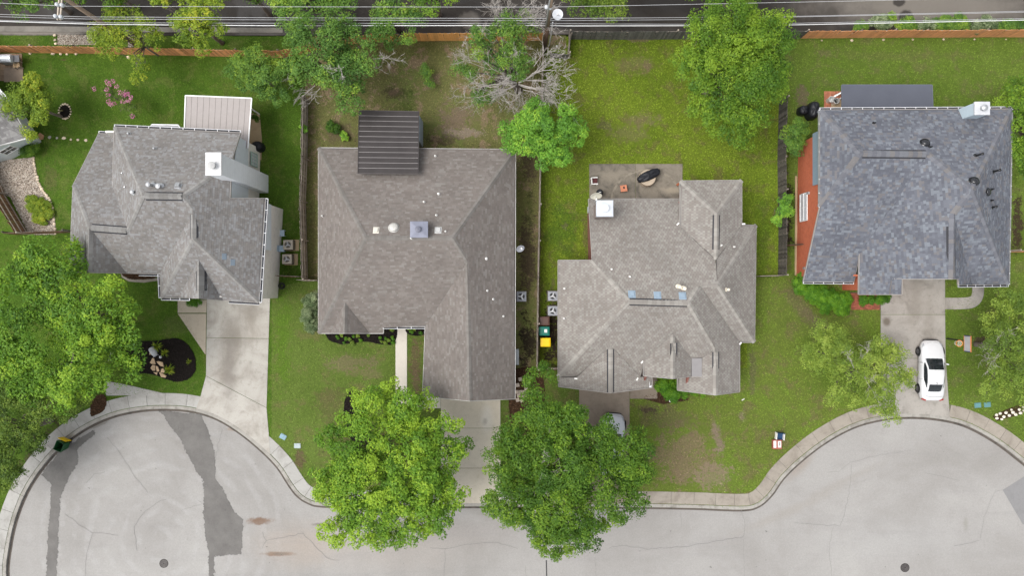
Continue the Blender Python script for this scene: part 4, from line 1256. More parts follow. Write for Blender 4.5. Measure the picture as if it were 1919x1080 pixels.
# ------------------------------------------------------------------ house 3: tan grey three tab roof with several front gables
SH3 = shingle_mat('tan_three_tab_shingle', [(0.0, (0.168, 0.143, 0.127)), (0.30, (0.202, 0.180, 0.164)), (0.5, (0.271, 0.257, 0.233)), (0.72, (0.300, 0.291, 0.268)), (0.9, (0.238, 0.222, 0.202))], 0.14, soft=0.62)
CAP3 = shingle_mat('tan_ridge_shingle', [(0.0, (0.252, 0.235, 0.214)), (0.5, (0.296, 0.281, 0.256))])
BR3 = brick_mat('dark_red_brick', (0.24, 0.062, 0.042), (0.19, 0.05, 0.036), (0.32, 0.27, 0.24))
V3 = dict(a1=(1103, 373, 2.9), a2=(1275, 373, 2.9), a3=(1275, 425, 3.9), b1=(1275, 339, 3.8), b2=(1390, 338, 3.8), b3=(1390, 422, 3.8), b4=(1417, 422, 2.9), b5=(1414, 642, 2.9), b6=(1386, 642, 2.9), b7=(1386, 735, 2.9),
          c=(1343, 400, 5.2), d=(1342, 487, 5.2), e=(1344, 533, 5.6), f=(1312, 535, 5.7), rW=(1178, 565, 6.6), rE=(1290, 568, 6.6), h1=(1110, 488, 4.6), h0=(1046, 488, 2.9), sw=(1046, 707, 2.9),
          g1=(1341, 655, 5.0), g2=(1341, 741, 5.0), q3=(1270, 732, 2.9), q2=(1270, 706, 2.9), k4=(1315, 706, 4.1), k2=(1315, 672, 4.1), k1=(1296, 672, 4.1), k3=(1296, 706, 4.1), m1=(1261, 627, 5.2), mf=(1261, 710, 5.2), w1=(1206, 676, 3.6), w2=(1206, 705, 3.5),
          x1=(1200, 707, 2.9), L1=(1144, 648, 4.9), x2=(1080, 708, 3.0), l3=(1047, 725, 2.85), lf=(1144, 737, 4.9), l4=(1222, 727, 2.9), l5=(1222, 706, 2.9))
F3 = [['b1', 'c', 'd', 'a3'], ['b1', 'b2', 'c'], ['b2', 'b3', 'd', 'c'], ['b3', 'b4', 'e', 'd'], ['a1', 'a2', 'a3', 'd', 'e', 'f', 'rE', 'rW', 'h1'], ['b4', 'b5', 'e'], ['f', 'e', 'b5', 'b6'],
      ['rE', 'f', 'b6', 'b7', 'g2', 'g1'], ['rW', 'rE', 'g1', 'k2', 'k1', 'm1', 'w1', 'x1', 'L1', 'x2', 'sw'], ['m1', 'mf', 'w2', 'w1'], ['m1', 'k1', 'k3', 'mf'], ['L1', 'x2', 'sw', 'l3', 'lf'], ['L1', 'lf', 'l4', 'l5', 'x1'],
      ['g1', 'k2', 'k4', 'q2', 'q3', 'g2'], ['h0', 'h1', 'rW', 'sw'], ['k1', 'k2', 'k4', 'k3']]
h3 = House('house', 'single storey house with tan grey shingle roof of many gables and white chimney cap', V3, F3, ['a1', 'a2', 'b1', 'b2', 'b4', 'b5', 'b6', 'b7', 'h0', 'sw', 'q3', 'q2', 'l3', 'l4', 'l5', 'x1', 'b3'], (1240, 540, 0))
h3.shingles(SH3, 0.17, 0.22, True, seed=13)
h3.fascia(M_FASC)
h3.caps([('h1', 'rW'), ('rW', 'sw'), ('b1', 'c'), ('b2', 'c'), ('c', 'd'), ('b4', 'e'), ('e', 'b5'), ('e', 'f'), ('rE', 'f'), ('rE', 'g1'), ('g1', 'g2'), ('m1', 'mf'), ('L1', 'lf'), ('rW', 'rE')], CAP3, 0.17, 0.22)
for a, b in (((1180, 566), (1288, 569)), ((1343, 403), (1342, 468)), ((1144, 655), (1144, 736)), ((1261, 643), (1261, 709)), ((1341, 660), (1341, 740))):
    h3.ridge_vent(a, b, CAP3, 0.17, 0.08)
h3.walls(['a1', 'a2', 'b1', 'b2', 'b3', 'b4', 'b5', 'b6', 'b7', 'q3', 'q2', 'l5', 'l4', 'l3', 'h0', 'h1'], BR3, 0.2, adj={'a2': (.5, 0), 'b1': (.5, -.3), 'b2': (-.2, -.3), 'a1': (0, -.2), 'q3': (.3, .2), 'q2': (.3, 0), 'l5': (-.3, 0), 'l4': (-.3, .2)})
h3.gutter([('l4', 'l5')], ticks=0, inner=M_GUTW); h3.gutter([('q3', 'q2')], ticks=0, inner=M_GUTW)
o = MB().add([h3.pt[n] + Vector((0, 0, 0.05)) for n in ('k1', 'k2', 'k4', 'k3')], [(0, 3, 2, 1)]).build('flat_roof_panel', simple('grey_membrane', (0.235, 0.225, 0.225), 0.7, vary=0.06), h3.roof)
# chimney
c3 = P(1133, 391, 5.6)
chx = MB().box((c3.x, c3.y - 0.05, 4.2), (1.0, 0.95, 3.0)).build('chimney', siding_mat('chimney_brown_siding', (0.25, 0.20, 0.18)), h3.root)
mb = MB()
for z, k in ((5.68, 1.0),):
    mb.add([(c3.x + sx * 0.60, c3.y + sy * 0.58, 5.66) for sx, sy in ((-1, -1), (1, -1), (1, 1), (-1, 1))] + [(c3.x + sx * 0.56, c3.y + sy * 0.54, 5.80) for sx, sy in ((-1, -1), (1, -1), (1, 1), (-1, 1))] + [(c3.x, c3.y, 5.86)],
           [(0, 1, 5, 4), (1, 2, 6, 5), (2, 3, 7, 6), (3, 0, 4, 7), (4, 5, 8), (5, 6, 8), (6, 7, 8), (7, 4, 8), (3, 2, 1, 0)])
cpo = mb.build('chimney_cap', simple('bluish_white_metal', (0.50, 0.53, 0.565), 0.45, vary=0.08), chx)
MB().lathe((c3.x, c3.y, 5.82), [(0.2, 0), (0.2, 0.1), (0.26, 0.1), (0.26, 0.17), (0, 0.21)], 18).build('flue', simple('white_flue_metal', (0.58, 0.60, 0.62), 0.45), chx)
M_LBV = simple('pale_blue_vent', (0.24, 0.31, 0.38), 0.5, vary=0.06)
for x, y in ((1184, 552), (1232, 554), (1279, 555)): h3.boxvent(x, y, 0.36, 0.4, 0.10, M_LBV)
for x, y in ((1280, 541), (1271, 538)):
    h3.pipe(x, y, 0.085, 0.5, simple('cream_flue_paint', (0.70, 0.64, 0.52), 0.5), 'flue_pipe')
h3.pipe(1360, 543, 0.065, 0.7, simple('cream_flue_paint', (0.70, 0.64, 0.52), 0.5), 'flue_pipe')
for x, y in ((1058, 541), (1057, 597), (1146, 505), (1180, 519), (1375, 463), (1351, 460)): h3.pipe(x, y, 0.036, 0.25)
for (x, y, r_) in ((1270, 420, 0.3), (1393, 420, -.5), (1203, 679, 0.4), (1194, 711, .6), (1079, 710, -.6), (1387, 644, .4)):
    p, n = h3.on_roof(x, y)
    MB().box(p + Vector((0, 0, 0.06)), (0.22, 0.10, 0.05), r_ + 0.5).build('flashing', M_PVC, h3.roof)
# meter box on the west wall
p = P(1101, 392, 1.4)
MB().box((h3.foot[0][0] - 0.1, P(0, 397)[1], 1.6), (0.2, 0.45, 0.8)).build('meter_box', simple('pale_grey_meter', (0.5, 0.54, 0.58), .5), h3.root, bevel=0.02)
HOUSES[3] = h3

# ------------------------------------------------------------------ house 4: blue grey roof, orange brick
SH4 = shingle_mat('blue_grey_shingle', [(0.0, (0.071, 0.075, 0.095)), (0.2, (0.092, 0.097, 0.120)), (0.42, (0.124, 0.132, 0.157)), (0.60, (0.163, 0.178, 0.204)), (0.74, (0.208, 0.233, 0.263)), (0.86, (0.159, 0.144, 0.139))], soft=0.5)
CAP4 = shingle_mat('blue_grey_ridge_shingle', [(0.0, (0.131, 0.134, 0.152)), (0.4, (0.157, 0.162, 0.180)), (0.8, (0.164, 0.157, 0.157))])
BR4 = brick_mat('orange_red_brick', (0.52, 0.135, 0.062), (0.43, 0.10, 0.05), (0.50, 0.22, 0.14))
V4 = dict(nw=(1537, 206, 5.2), ne=(1896, 204, 5.2), se=(1890, 533, 5.1), t2=(1797, 534, 5.1), t1=(1797, 523, 5.6), v2=(1822, 534, 5.1), D=(1785, 523, 8.4), C=(1787, 401, 8.4), B=(1822, 356, 9.1), A=(1740, 288, 7.5), rW=(1612, 287, 7.5), w=(1537, 388, 5.2),
          s1=(1506, 528, 2.4), s2=(1600, 529, 2.4), E=(1611, 476, 4.6), G=(1610, 552, 4.6), G2=(1669, 552, 6.3), G3=(1690, 552, 5.6), G4=(1690, 523, 5.6), G5=(1669, 523, 6.4), G6=(1691, 523, 6.7))
F4 = [['nw', 'ne', 'B', 'A', 'rW'], ['nw', 'rW', 'w'], ['rW', 'A', 'E', 's2', 's1', 'w'], ['A', 'B', 'C', 'D', 'G6', 'G5', 'G2', 'G', 'E'], ['C', 'v2', 't2', 't1', 'D'], ['B', 'se', 'v2', 'C'], ['ne', 'se', 'B'], ['G5', 'G4', 'G3', 'G2']]
h4 = House('house', 'two storey house with blue grey shingle roof and orange red brick wall', V4, F4, ['nw', 'ne', 'se', 's1', 's2', 'w', 'G4'], (1700, 390, 0))
h4.shingles(SH4, 0.17, 0.22, seed=14)
h4.fascia(M_FASC)
h4.caps([('nw', 'rW'), ('rW', 'w'), ('A', 'B'), ('B', 'C'), ('C', 'D'), ('B', 'se'), ('ne', 'B'), ('rW', 'A')], CAP4, 0.19, 0.3)
h4.ridge_vent((1617, 288), (1736, 289), CAP4); h4.ridge_vent((1785, 424), (1785, 521), CAP4)
yb = [P2(1496, 268)[1], P2(1492, 519)[1]]
w4 = [P2(1497, 268), P2(1805, 268), P2(1805, 530), P2(1760, 535), P2(1608, 536), P2(1608, 523), P2(1492, 519)]
w4 = [P2(1496, 270), (h4.pt['ne'].x - 0.6, P2(0, 270)[1]), (h4.pt['se'].x - 0.6, h4.pt['se'].y + 0.5), (h4.pt['D'].x + 0.3, h4.pt['se'].y + 0.5), (h4.pt['D'].x + 0.3, h4.pt['D'].y + 0.25), (h4.pt['G6'].x, h4.pt['D'].y + 0.25), (h4.pt['G5'].x, h4.pt['G'].y + 0.3), (h4.pt['G'].x + 0.3, h4.pt['G'].y + 0.3), (h4.pt['G'].x + 0.3, P2(0, 519)[1]), P2(1492, 519)]
h4.walls(w4, BR4, 0.0)
h4.gutter([('nw', 'ne')], ticks=0.72, w=0.12); h4.gutter([('ne', 'se')], ticks=0.72, w=0.05, inner=M_STEEL, rim=M_STEEL); h4.gutter([('w', 'nw')], ticks=0.9, w=0.04, inner=M_STEEL, rim=M_STEEL); h4.gutter([('s1', 's2')], ticks=0.7, w=0.10); h4.gutter([('t2', 'se')], ticks=0.75, w=0.12)
xw4 = P2(1494, 0)[0]
SD4 = siding_mat('slate_blue_siding', (0.23, 0.30, 0.36), 0.3, True)
wall_panel(h4.root, 'siding', SD4, xw4 - 0.06, P2(0, 345, 4)[1], P2(0, 246, 4)[1], 3.15, 5.0, 5.0, 0.06, -1)
wall_window(h4.root, P2(1493, 418, 0), P2(1493, 367, 0), 0.75, 2.1, (-1, 0), 2, 2, M_WHITE, M_BLIND)
for px, py, z in ((1499, 362, 2.2), (1495, 503, 1.5)):
    p = P(px, py, z); MB().box((xw4 - 0.05, p.y, z), (0.14, 0.18, 0.3)).build('wall_box', M_STEEL, h4.root, bevel=.01)
# flat patio roof
M_MEMB = simple('grey_blue_roof_membrane', (0.085, 0.092, 0.115), 0.75, vary=0.08, scale=1.0)
pf = thing('patio_roof', 'flat slate grey patio roof behind the blue grey house', 'patio roof', P(1660, 190))
q = [P(1578, 159, 2.75), P(1747, 159, 2.75), P(1749, 225, 2.95), P(1579, 225, 2.95)]
for i in range(2):
    a, b, c, d = q[0].lerp(q[3], i / 2), q[1].lerp(q[2], i / 2), q[1].lerp(q[2], (i + 1) / 2), q[0].lerp(q[3], (i + 1) / 2)
    dz = Vector((0, 0, -0.14)); up = Vector((0, 0, 0.006 * i))
    p8 = [x + up for x in (a, b, c, d)]
    MB().add([p + dz for p in p8] + p8, [(3, 2, 1, 0), (4, 5, 6, 7), (0, 1, 5, 4), (1, 2, 6, 5), (2, 3, 7, 6), (3, 0, 4, 7)]).build('roof_sheet', M_MEMB, pf)
mb = MB()
for a, b in ((q[0], q[1]), (q[0], q[3]), (q[1], q[2])): mb.tube([a + Vector((0, 0, -.05)), b + Vector((0, 0, -.05))], 0.06, 4)
mb.build('edge_trim', simple('slate_edge_metal', (0.12, 0.13, 0.16), .5), pf)
for px in (1600, 1725):
    p = Vector((*P2(px, 170, 2.7), 0)); MB().tube([p, p + Vector((0, 0, 2.6))], 0.06, 4).build('post', M_WHITE, pf)
# chimney on the back wall, leaning away from the lens only by its height
ct = [P(1827, 192, 7.05), P(1853, 192, 7.05), P(1853, 214, 7.05), P(1827, 214, 7.05)]
cx0, cx1, cy0, cy1 = ct[0].x, ct[1].x, ct[2].y, ct[0].y
SDC = siding_mat('powder_blue_siding', (0.50, 0.60, 0.66), 0.32)
ch4 = MB().prism([(cx0, cy0), (cx1, cy0), (cx1, cy1), (cx0, cy1)], 4.9, 7.0).build('chimney', SDC, h4.root)
MB().prism([(cx0 - .05, cy0 - .05), (cx1 + .05, cy0 - .05), (cx1 + .05, cy1 + .05), (cx0 - .05, cy1 + .05)], 7.0, 7.10).build('chimney_cap', simple('pale_cap_metal', (0.48, 0.49, 0.51), .5), ch4)
pc4 = P(1844, 202, 7.3)
MB().lathe((pc4.x, pc4.y, 7.09), [(0.15, 0), (0.15, 0.25), (0.21, 0.25), (0.21, 0.33), (0.03, 0.40)], 16).build('flue', M_STEEL, ch4)
M_BDOME = simple('glossy_black_vent', (0.020, 0.021, 0.024), 0.22, vary=0.1, spec=0.5)
for x, y, r in ((1733, 268, 0.30), (1825, 340, 0.30), (1849, 360, 0.27)): h4.dome(x, y, r, M_BDOME)
for x, y, hh in ((1742, 276, .35), (1828, 292, .75), (1860, 322, .75), (1857, 355, .35), (1884, 360, .3), (1881, 371, .75), (1856, 376, .35), (1858, 389, .5), (1879, 380, .3), (1884, 446, .3), (1637, 231, .3)):
    h4.pipe(x, y, 0.065 if hh > .4 else 0.05, hh, M_BLK, cap=hh > .4)
HOUSES[4] = h4

# ------------------------------------------------------------------ corner of the far left house
SH0 = shingle_mat('slate_grey_shingle', [(0.0, (0.16, 0.155, 0.152)), (0.35, (0.20, 0.196, 0.192)), (0.7, (0.24, 0.235, 0.228))])
V0 = dict(t=(-140, 20, 3.2), b=(20, 197, 3.2), c=(52, 258, 3.2), d=(0, 272, 3.2), dd=(-180, 330, 3.2), rr=(-150, 190, 6.6), r1=(-40, 215, 6.2))
F0 = [['t', 'b', 'c', 'r1', 'rr'], ['c', 'd', 'dd', 'rr', 'r1']]
h0 = House('house', 'corner of a house with slate grey roof and white siding at the left edge', V0, F0, ['t', 'b', 'c', 'd', 'dd'], (-40, 230, 0))
h0.shingles(SH0, 0.18, 0.32, seed=15)
h0.fascia(M_WHITE)
SD0 = siding_mat('white_lap_siding', (0.55, 0.60, 0.62), 0.17)
w0 = [P2(-120, 60), P2(40, 205), P2(78, 266), P2(28, 296), P2(-160, 350)]
h0.walls(w0, SD0, 0.0)
a, b = Vector(P2(52, 281)), Vector(P2(30, 294))
dd = (b - a).normalized()
wall_window(h0.root, tuple(a), tuple(b), 1.0, 2.0, (0.5, -0.86), 2, 2, M_WHITE, M_GLASS)
h0.gutter([('t', 'b')], ticks=0, inner=M_GUTW)
HOUSES[0] = h0

# ------------------------------------------------------------------ doors and windows on the street fronts
def on_front(h, px, py, width, z0, z1, cols, rows, frame, glass, name):
    t = Vector(P2(px, py)); best = None
    f = h.foot; area = poly_area(f)
    for i in range(len(f)):
        a, b = Vector(f[i]), Vector(f[(i + 1) % len(f)])
        d = b - a; L = d.length
        if L < width + .1: continue
        u = max(width / 2 / L + .01, min(1 - width / 2 / L - .01, (t - a).dot(d) / (L * L)))
        c = a + d * u; dist = (c - t).length
        if best is None or dist < best[0]: best = (dist, c, d.normalized())
    if best is None: return
    _, c, d = best
    out = Vector((d.y, -d.x)) * (1 if area > 0 else -1)
    return wall_window(h.root, tuple(c - d * width / 2), tuple(c + d * width / 2), z0, z1, tuple(out), cols, rows, frame, glass, name)
M_GDOOR = simple('white_garage_panel', (0.62, 0.60, 0.56), .5, vary=.05)
M_FDOOR = simple('dark_wood_door', (0.10, 0.045, 0.025), .5)
on_front(h1, 445, 555, 4.4, 0.03, 2.2, 4, 4, M_WHITE, M_GDOOR, 'garage_door')
on_front(h2, 880, 738, 4.0, 0.03, 2.2, 4, 4, M_WHITE, M_GDOOR, 'garage_door')
on_front(h3, 1133, 722, 3.6, 0.03, 2.2, 4, 4, M_WHITE, M_GDOOR, 'garage_door')
on_front(h4, 1735, 522, 3.0, 0.03, 2.2, 4, 4, M_WHITE, M_GDOOR, 'garage_door')
on_front(h2, 655, 612, 1.5, 0.8, 2.1, 2, 2, M_WHITE, M_GLASS, 'window')
on_front(h3, 1340, 725, 1.5, 0.8, 2.1, 2, 2, M_WHITE, M_GLASS, 'window')
on_front(h2, 752, 606, 1.0, 0.03, 2.1, 1, 1, M_WHITE, M_FDOOR, 'front_door')
on_front(h1, 200, 505, 1.5, 0.8, 2.1, 2, 2, M_WHITE, M_GLASS, 'window')
on_front(h4, 1555, 518, 1.4, 0.8, 1.95, 2, 2, M_WHITE, M_BLIND, 'window')
on_front(h4, 1840, 520, 1.4, 0.9, 2.2, 2, 2, M_WHITE, M_GLASS, 'window')
# ------------------------------------------------------------------ foliage
def leaf_mat(name, stops, trans=0.28):
    m, nt, b = newmat(name)
    at = nd(nt, 'ShaderNodeAttribute', attribute_name='rnd').outputs['Fac']
    c = ramp_n(nt, at, stops)
    nt.links.new(c, b.inputs['Base Color'])
    b.inputs['Roughness'].default_value = 0.55
    b.inputs['Specular IOR Level'].default_value = 0.25
    tr = nd(nt, 'ShaderNodeBsdfTranslucent')
    hs = nd(nt, 'ShaderNodeHueSaturation'); hs.inputs['Hue'].default_value = 0.485; hs.inputs['Value'].default_value = 1.25
    nt.links.new(c, hs.inputs['Color']); nt.links.new(hs.outputs[0], tr.inputs['Color'])
    mx = nd(nt, 'ShaderNodeMixShader'); mx.inputs[0].default_value = trans
    out = [n for n in nt.nodes if n.type == 'OUTPUT_MATERIAL'][0]
    nt.links.new(b.outputs[0], mx.inputs[1]); nt.links.new(tr.outputs[0], mx.inputs[2]); nt.links.new(mx.outputs[0], out.inputs['Surface'])
    return m

LF = dict(
 oak=leaf_mat('fresh_oak_leaf', [(0.0, (0.047, 0.114, 0.013)), (0.35, (0.086, 0.195, 0.018)), (0.7, (0.153, 0.289, 0.023)), (1.0, (0.280, 0.423, 0.034))]),
 dark=leaf_mat('dark_oak_leaf', [(0.0, (0.034, 0.090, 0.010)), (0.35, (0.068, 0.152, 0.014)), (0.7, (0.118, 0.222, 0.018)), (1.0, (0.215, 0.335, 0.028))]) or ([(0.0, (0.036, 0.091, 0.017)), (0.35, (0.062, 0.146, 0.023)), (0.7, (0.104, 0.208, 0.029)), (1.0, (0.195, 0.319, 0.039))]),
 live=leaf_mat('live_oak_leaf', [(0.0, (0.034, 0.068, 0.010)), (0.4, (0.073, 0.137, 0.018)), (0.75, (0.137, 0.215, 0.026)), (1.0, (0.227, 0.305, 0.044))]),
 blue=leaf_mat('cool_green_leaf', [(0.0, (0.048, 0.115, 0.022)), (0.4, (0.090, 0.190, 0.032)), (0.75, (0.150, 0.270, 0.040)), (1.0, (0.290, 0.410, 0.045))]) or ([(0.0, (0.044, 0.111, 0.031)), (0.4, (0.078, 0.182, 0.044)), (0.75, (0.130, 0.254, 0.049)), (1.0, (0.267, 0.403, 0.052))]),
 yellow=leaf_mat('yellow_green_leaf', [(0.0, (0.091, 0.163, 0.016)), (0.4, (0.176, 0.267, 0.023)), (0.75, (0.280, 0.358, 0.029)), (1.0, (0.468, 0.481, 0.046))]),
 lime=leaf_mat('lime_leaf', [(0.0, (0.065, 0.169, 0.021)), (0.4, (0.111, 0.267, 0.031)), (0.75, (0.182, 0.377, 0.039)), (1.0, (0.305, 0.481, 0.052))]),
 pale=leaf_mat('pale_loose_leaf', [(0.0, (0.085, 0.145, 0.022)), (0.4, (0.150, 0.235, 0.032)), (0.75, (0.220, 0.310, 0.044)), (1.0, (0.310, 0.395, 0.070))]) or ([(0.0, (0.068, 0.127, 0.023)), (0.4, (0.124, 0.215, 0.034)), (0.75, (0.189, 0.286, 0.047)), (1.0, (0.280, 0.377, 0.072))]),
 grey=leaf_mat('silver_green_leaf', [(0.0, (0.055, 0.091, 0.034)), (0.5, (0.137, 0.195, 0.083)), (1.0, (0.377, 0.429, 0.247))]),
 hedge=leaf_mat('hedge_leaf', [(0.0, (0.036, 0.111, 0.009)), (0.5, (0.075, 0.202, 0.012)), (1.0, (0.163, 0.319, 0.017))]),
)
M_BARKG = simple('grey_brown_bark', (0.15, 0.125, 0.105), 0.9, vary=0.3, scale=6)
M_DEAD = simple('bleached_dead_wood', (0.35, 0.322, 0.295), 0.9, vary=0.25, scale=8)
M_BARKD = simple('dark_bark', (0.062, 0.05, 0.042), 0.9, vary=0.3, scale=6)
M_PINK = leaf_mat('pink_blossom', [(0.0, (0.42, 0.10, 0.24)), (0.5, (0.58, 0.18, 0.36)), (1.0, (0.70, 0.33, 0.48))])

def leaves(centers, outward, rad, nper, size, rng, tone, cl_tone_sd=0.19, spread_up=0.6, flat=0.65):
    """leaf quads round clump centres -> corner array, tone array"""
    n = len(centers)
    idx = np.repeat(np.arange(n), nper)
    d = rng.normal(size=(len(idx), 3)); d /= np.linalg.norm(d, axis=1)[:, None] + 1e-9
    r = rad[idx] * rng.uniform(0.35, 1.0, len(idx)) ** 0.6
    off = d * r[:, None]; off[:, 2] *= flat
    p = centers[idx] + off
    nrm = d * 0.55 + outward[idx] * 0.35 + np.array([0, 0, spread_up]) + rng.normal(size=d.shape) * 0.38
    nrm /= np.linalg.norm(nrm, axis=1)[:, None]
    t = rng.normal(size=d.shape); t -= nrm * (t * nrm).sum(1)[:, None]; t /= np.linalg.norm(t, axis=1)[:, None] + 1e-9
    bt = np.cross(nrm, t)
    L = size * rng.uniform(0.6, 1.35, len(idx))
    W = L * rng.uniform(0.38, 0.62, len(idx))
    a = t * (L / 2)[:, None]; b = bt * (W / 2)[:, None]
    V = np.stack([p - a, p + b * 1.0 + a * 0.05, p + a, p - b + a * 0.05], axis=1).reshape(-1, 3)
    ct = tone + rng.normal(0, cl_tone_sd, n)
    tn = np.clip(ct[idx] + rng.normal(0, 0.14, len(idx)), 0, 1)
    return V, tn

def branch(mb, p, d, length, r, depth, rng, droop=0.0, n=5):
    """one forked limb"""
    pts = [p]; rr_ = [r]
    steps = 4
    for i in range(steps):
        d = (d + Vector(rng.normal(0, 0.17, 3)) + Vector((0, 0, -droop))).normalized()
        p = p + d * (length / steps)
        pts.append(p); rr_.append(r * (1 - 0.68 * (i + 1) / steps))
    mb.tube(pts, rr_, n if depth > 1 else 3, caps=False)
    if depth <= 0: return
    for k in range(int(rng.integers(3, 5))):
        i = int(rng.integers(1, steps + 1))
        sd = Vector(rng.normal(0, 0.55, 3)); sd.z = sd.z * 0.6
        branch(mb, pts[i], (d + sd).normalized(), length * rng.uniform(0.45, 0.72), max(.010, rr_[i] * 0.66), depth - 1, rng, droop, n)

def tree(name, label, blobs, zc, rz, leaf, base=None, cover=1.0, size=0.17, clump=0.62, per=58, trunk_r=0.2, seed=1, cat='tree', group=None, tone=0.5, dead=(), gaps=0.0, zbase=0.0, bark=None, shell=0.35, limbs=True, macro=None):
    """blobs: (px, py, radius in photo pixels at crown height[, dz])"""
    rng = np.random.default_rng(seed)
    bark = bark or M_BARKG
    k = (CAM_H - zc) / CAM_H / S
    B = []
    for b in blobs:
        c = P(b[0], b[1], zc + (b[3] if len(b) > 3 else 0)); B.append((np.array(c), b[2] * k))
    cen = sum((b[0] * b[1] ** 2 for b in B)) / sum(b[1] ** 2 for b in B)
    if base is None: base = (cen[0], cen[1])
    root = thing(name, label, cat, (base[0], base[1], zbase), group=group)
    # sprays: big rounded boughs over the crown, each made of smaller leaf clumps
    M = macro or clump * 1.9
    MC = []; MO = []
    for c, r in B:
        n = int(cover * math.pi * r * r / (M * M) * 8.0) + 4
        d = rng.normal(size=(n, 3)); d /= np.linalg.norm(d, axis=1)[:, None]
        d[:, 2] = np.where(d[:, 2] < -0.15, -d[:, 2], d[:, 2])
        rad = rng.uniform(shell, 1.0, n) ** 0.5
        MC.append(c + d * (rad * max(.05, r - M * 0.55))[:, None] * np.array([1, 1, rz / max(r, .01)])); MO.append(d)
    MC = np.concatenate(MC); MO = np.concatenate(MO)
    keep = []
    md = M * 0.76
    for i in rng.permutation(len(MC)):
        if not keep or (((MC[keep] - MC[i]) * np.array([1, 1, .7])) ** 2).sum(1).min() > md * md: keep.append(i)
    MC = MC[keep]; MO = MO[keep]
    if gaps > 0:
        m = rng.random(len(MC)) > gaps; MC = MC[m]; MO = MO[m]
    MC[:, 2] += rng.normal(0, rz * 0.16, len(MC))
    mt = rng.normal(0, 0.14, len(MC))
    ms = rng.uniform(0.75, 1.25, len(MC))
    C = []; O = []; TN = []
    for c, o_, t_, s_ in zip(MC, MO, mt, ms):
        k = max(4, int(round(11 * s_ * s_)))
        d = rng.normal(size=(k, 3)); d /= np.linalg.norm(d, axis=1)[:, None]
        d[:, 2] = np.abs(d[:, 2]) * 0.9 - 0.15
        C.append(c + d * M * s_ * rng.uniform(.45, .78, (k, 1)) * np.array([1, 1, .55])); O.append(d * .7 + o_ * .3)
        TN.append(t_ + d[:, 2] * .10 + rng.normal(0, .14, k))
    C = np.concatenate(C); O = np.concatenate(O); TN = np.concatenate(TN)
    rad = clump * rng.uniform(0.5, 0.95, len(C))
    V, tn = leaves(C, O, rad, int(per * 1.2), size * 0.92, rng, tone + TN, 0.03)
    np_mesh('crown', V, 4, LF[leaf] if isinstance(leaf, str) else leaf, root, tn)
    # trunk and limbs
    mb = MB()
    bz = Vector((base[0], base[1], zbase - 0.1))
    fork = Vector((base[0] * 0.7 + cen[0] * 0.3, base[1] * 0.7 + cen[1] * 0.3, zbase + (zc - zbase) * 0.45))
    mb.tube([bz, bz.lerp(fork, 0.15), bz.lerp(fork, 0.55) + Vector((rng.normal(0, .06), rng.normal(0, .06), 0)), fork], [trunk_r * 1.5, trunk_r * 1.1, trunk_r * 0.95, trunk_r * 0.85], 9)
    mb.build('trunk', bark, root, smooth=True)
    if limbs and len(C):
        mb = MB()
        nl = min(len(C), 26)
        pick = rng.choice(len(C), nl, replace=False)
        for j, i in enumerate(pick):
            tgt = Vector(C[i])
            mid = fork.lerp(tgt, 0.5) + Vector((rng.normal(0, .25), rng.normal(0, .25), 0.35))
            r0 = trunk_r * rng.uniform(0.28, 0.55)
            mb.tube([fork, fork.lerp(mid, .5) + Vector((0, 0, .1)), mid, mid.lerp(tgt, .6), tgt], [r0, r0 * .85, r0 * .65, r0 * .4, r0 * .15], 5, caps=False)
            for s_ in range(2):
                br = mid.lerp(tgt, rng.uniform(0.1, 0.7))
                i2 = np.argmin(((C - np.array(br)) ** 2).sum(1) + rng.uniform(0, 2.0, len(C)))
                t2 = Vector(C[i2])
                mb.tube([br, br.lerp(t2, .5) + Vector((0, 0, .08)), t2], [r0 * .4, r0 * .28, r0 * .1], 4, caps=False)
        mb.build('limb', bark, root)
    if dead:
        for di, (px, py, tx, ty, z0, z1, r, dep) in enumerate(dead):
            mb = MB()
            a = P(px, py, z0); b = P(tx, ty, z1)
            branch(mb, a, (b - a).normalized(), (b - a).length * 0.66, r * .46, dep, rng, 0.0)
            branch(mb, a.lerp(b, .35), (b - a).normalized(), (b - a).length * 0.5, r * .3, dep - 1, rng, 0.0)
            mb.build('dead_branch', M_DEAD, root)
    return root

T = tree
# left front
T('oak_tree', 'large bright green oak on the left, over the lawn beside the grey brown house', [(85, 555, 95), (170, 590, 95), (60, 640, 95), (160, 670, 80), (215, 600, 62), (240, 680, 38, -.6), (100, 500, 62), (60, 700, 60, -.5), (130, 720, 60, -.5)], 6.8, 2.3, 'oak', clump=0.72, per=70, size=0.2, trunk_r=0.28, seed=21, gaps=.14, tone=.56)
T('live_oak_tree', 'olive green live oak at the left kerb above the toppled green cart', [(40, 780, 80), (105, 752, 60), (20, 850, 62), (82, 800, 42), (45, 865, 30), (150, 735, 28), (-60, 800, 100), (-50, 900, 70)], 5.2, 1.8, 'live', clump=0.5, per=62, size=0.13, trunk_r=0.25, seed=22, gaps=0.05)
T('mesquite_tree', 'feathery yellow green tree hanging over the cedar fence by the leaning pole', [(235, 60, 45), (200, 80, 34), (255, 100, 30), (265, 45, 32), (290, 80, 26), (235, 25, 34), (262, 135, 20, -.6)], 4.2, 1.2, 'yellow', cover=0.55, clump=0.42, per=34, size=0.13, trunk_r=0.11, seed=23, gaps=0.3, tone=0.4)
T('elm_tree', 'bright yellow green tree reaching over the cedar fence and alley', [(365, 45, 46), (345, 20, 36), (395, 35, 26), (378, 85, 24, -.4), (350, 75, 22), (318, -5, 36), (400, 5, 26)], 5.4, 1.5, 'yellow', cover=0.9, clump=0.46, per=52, size=0.16, trunk_r=0.14, seed=24, tone=0.45, gaps=0.1)
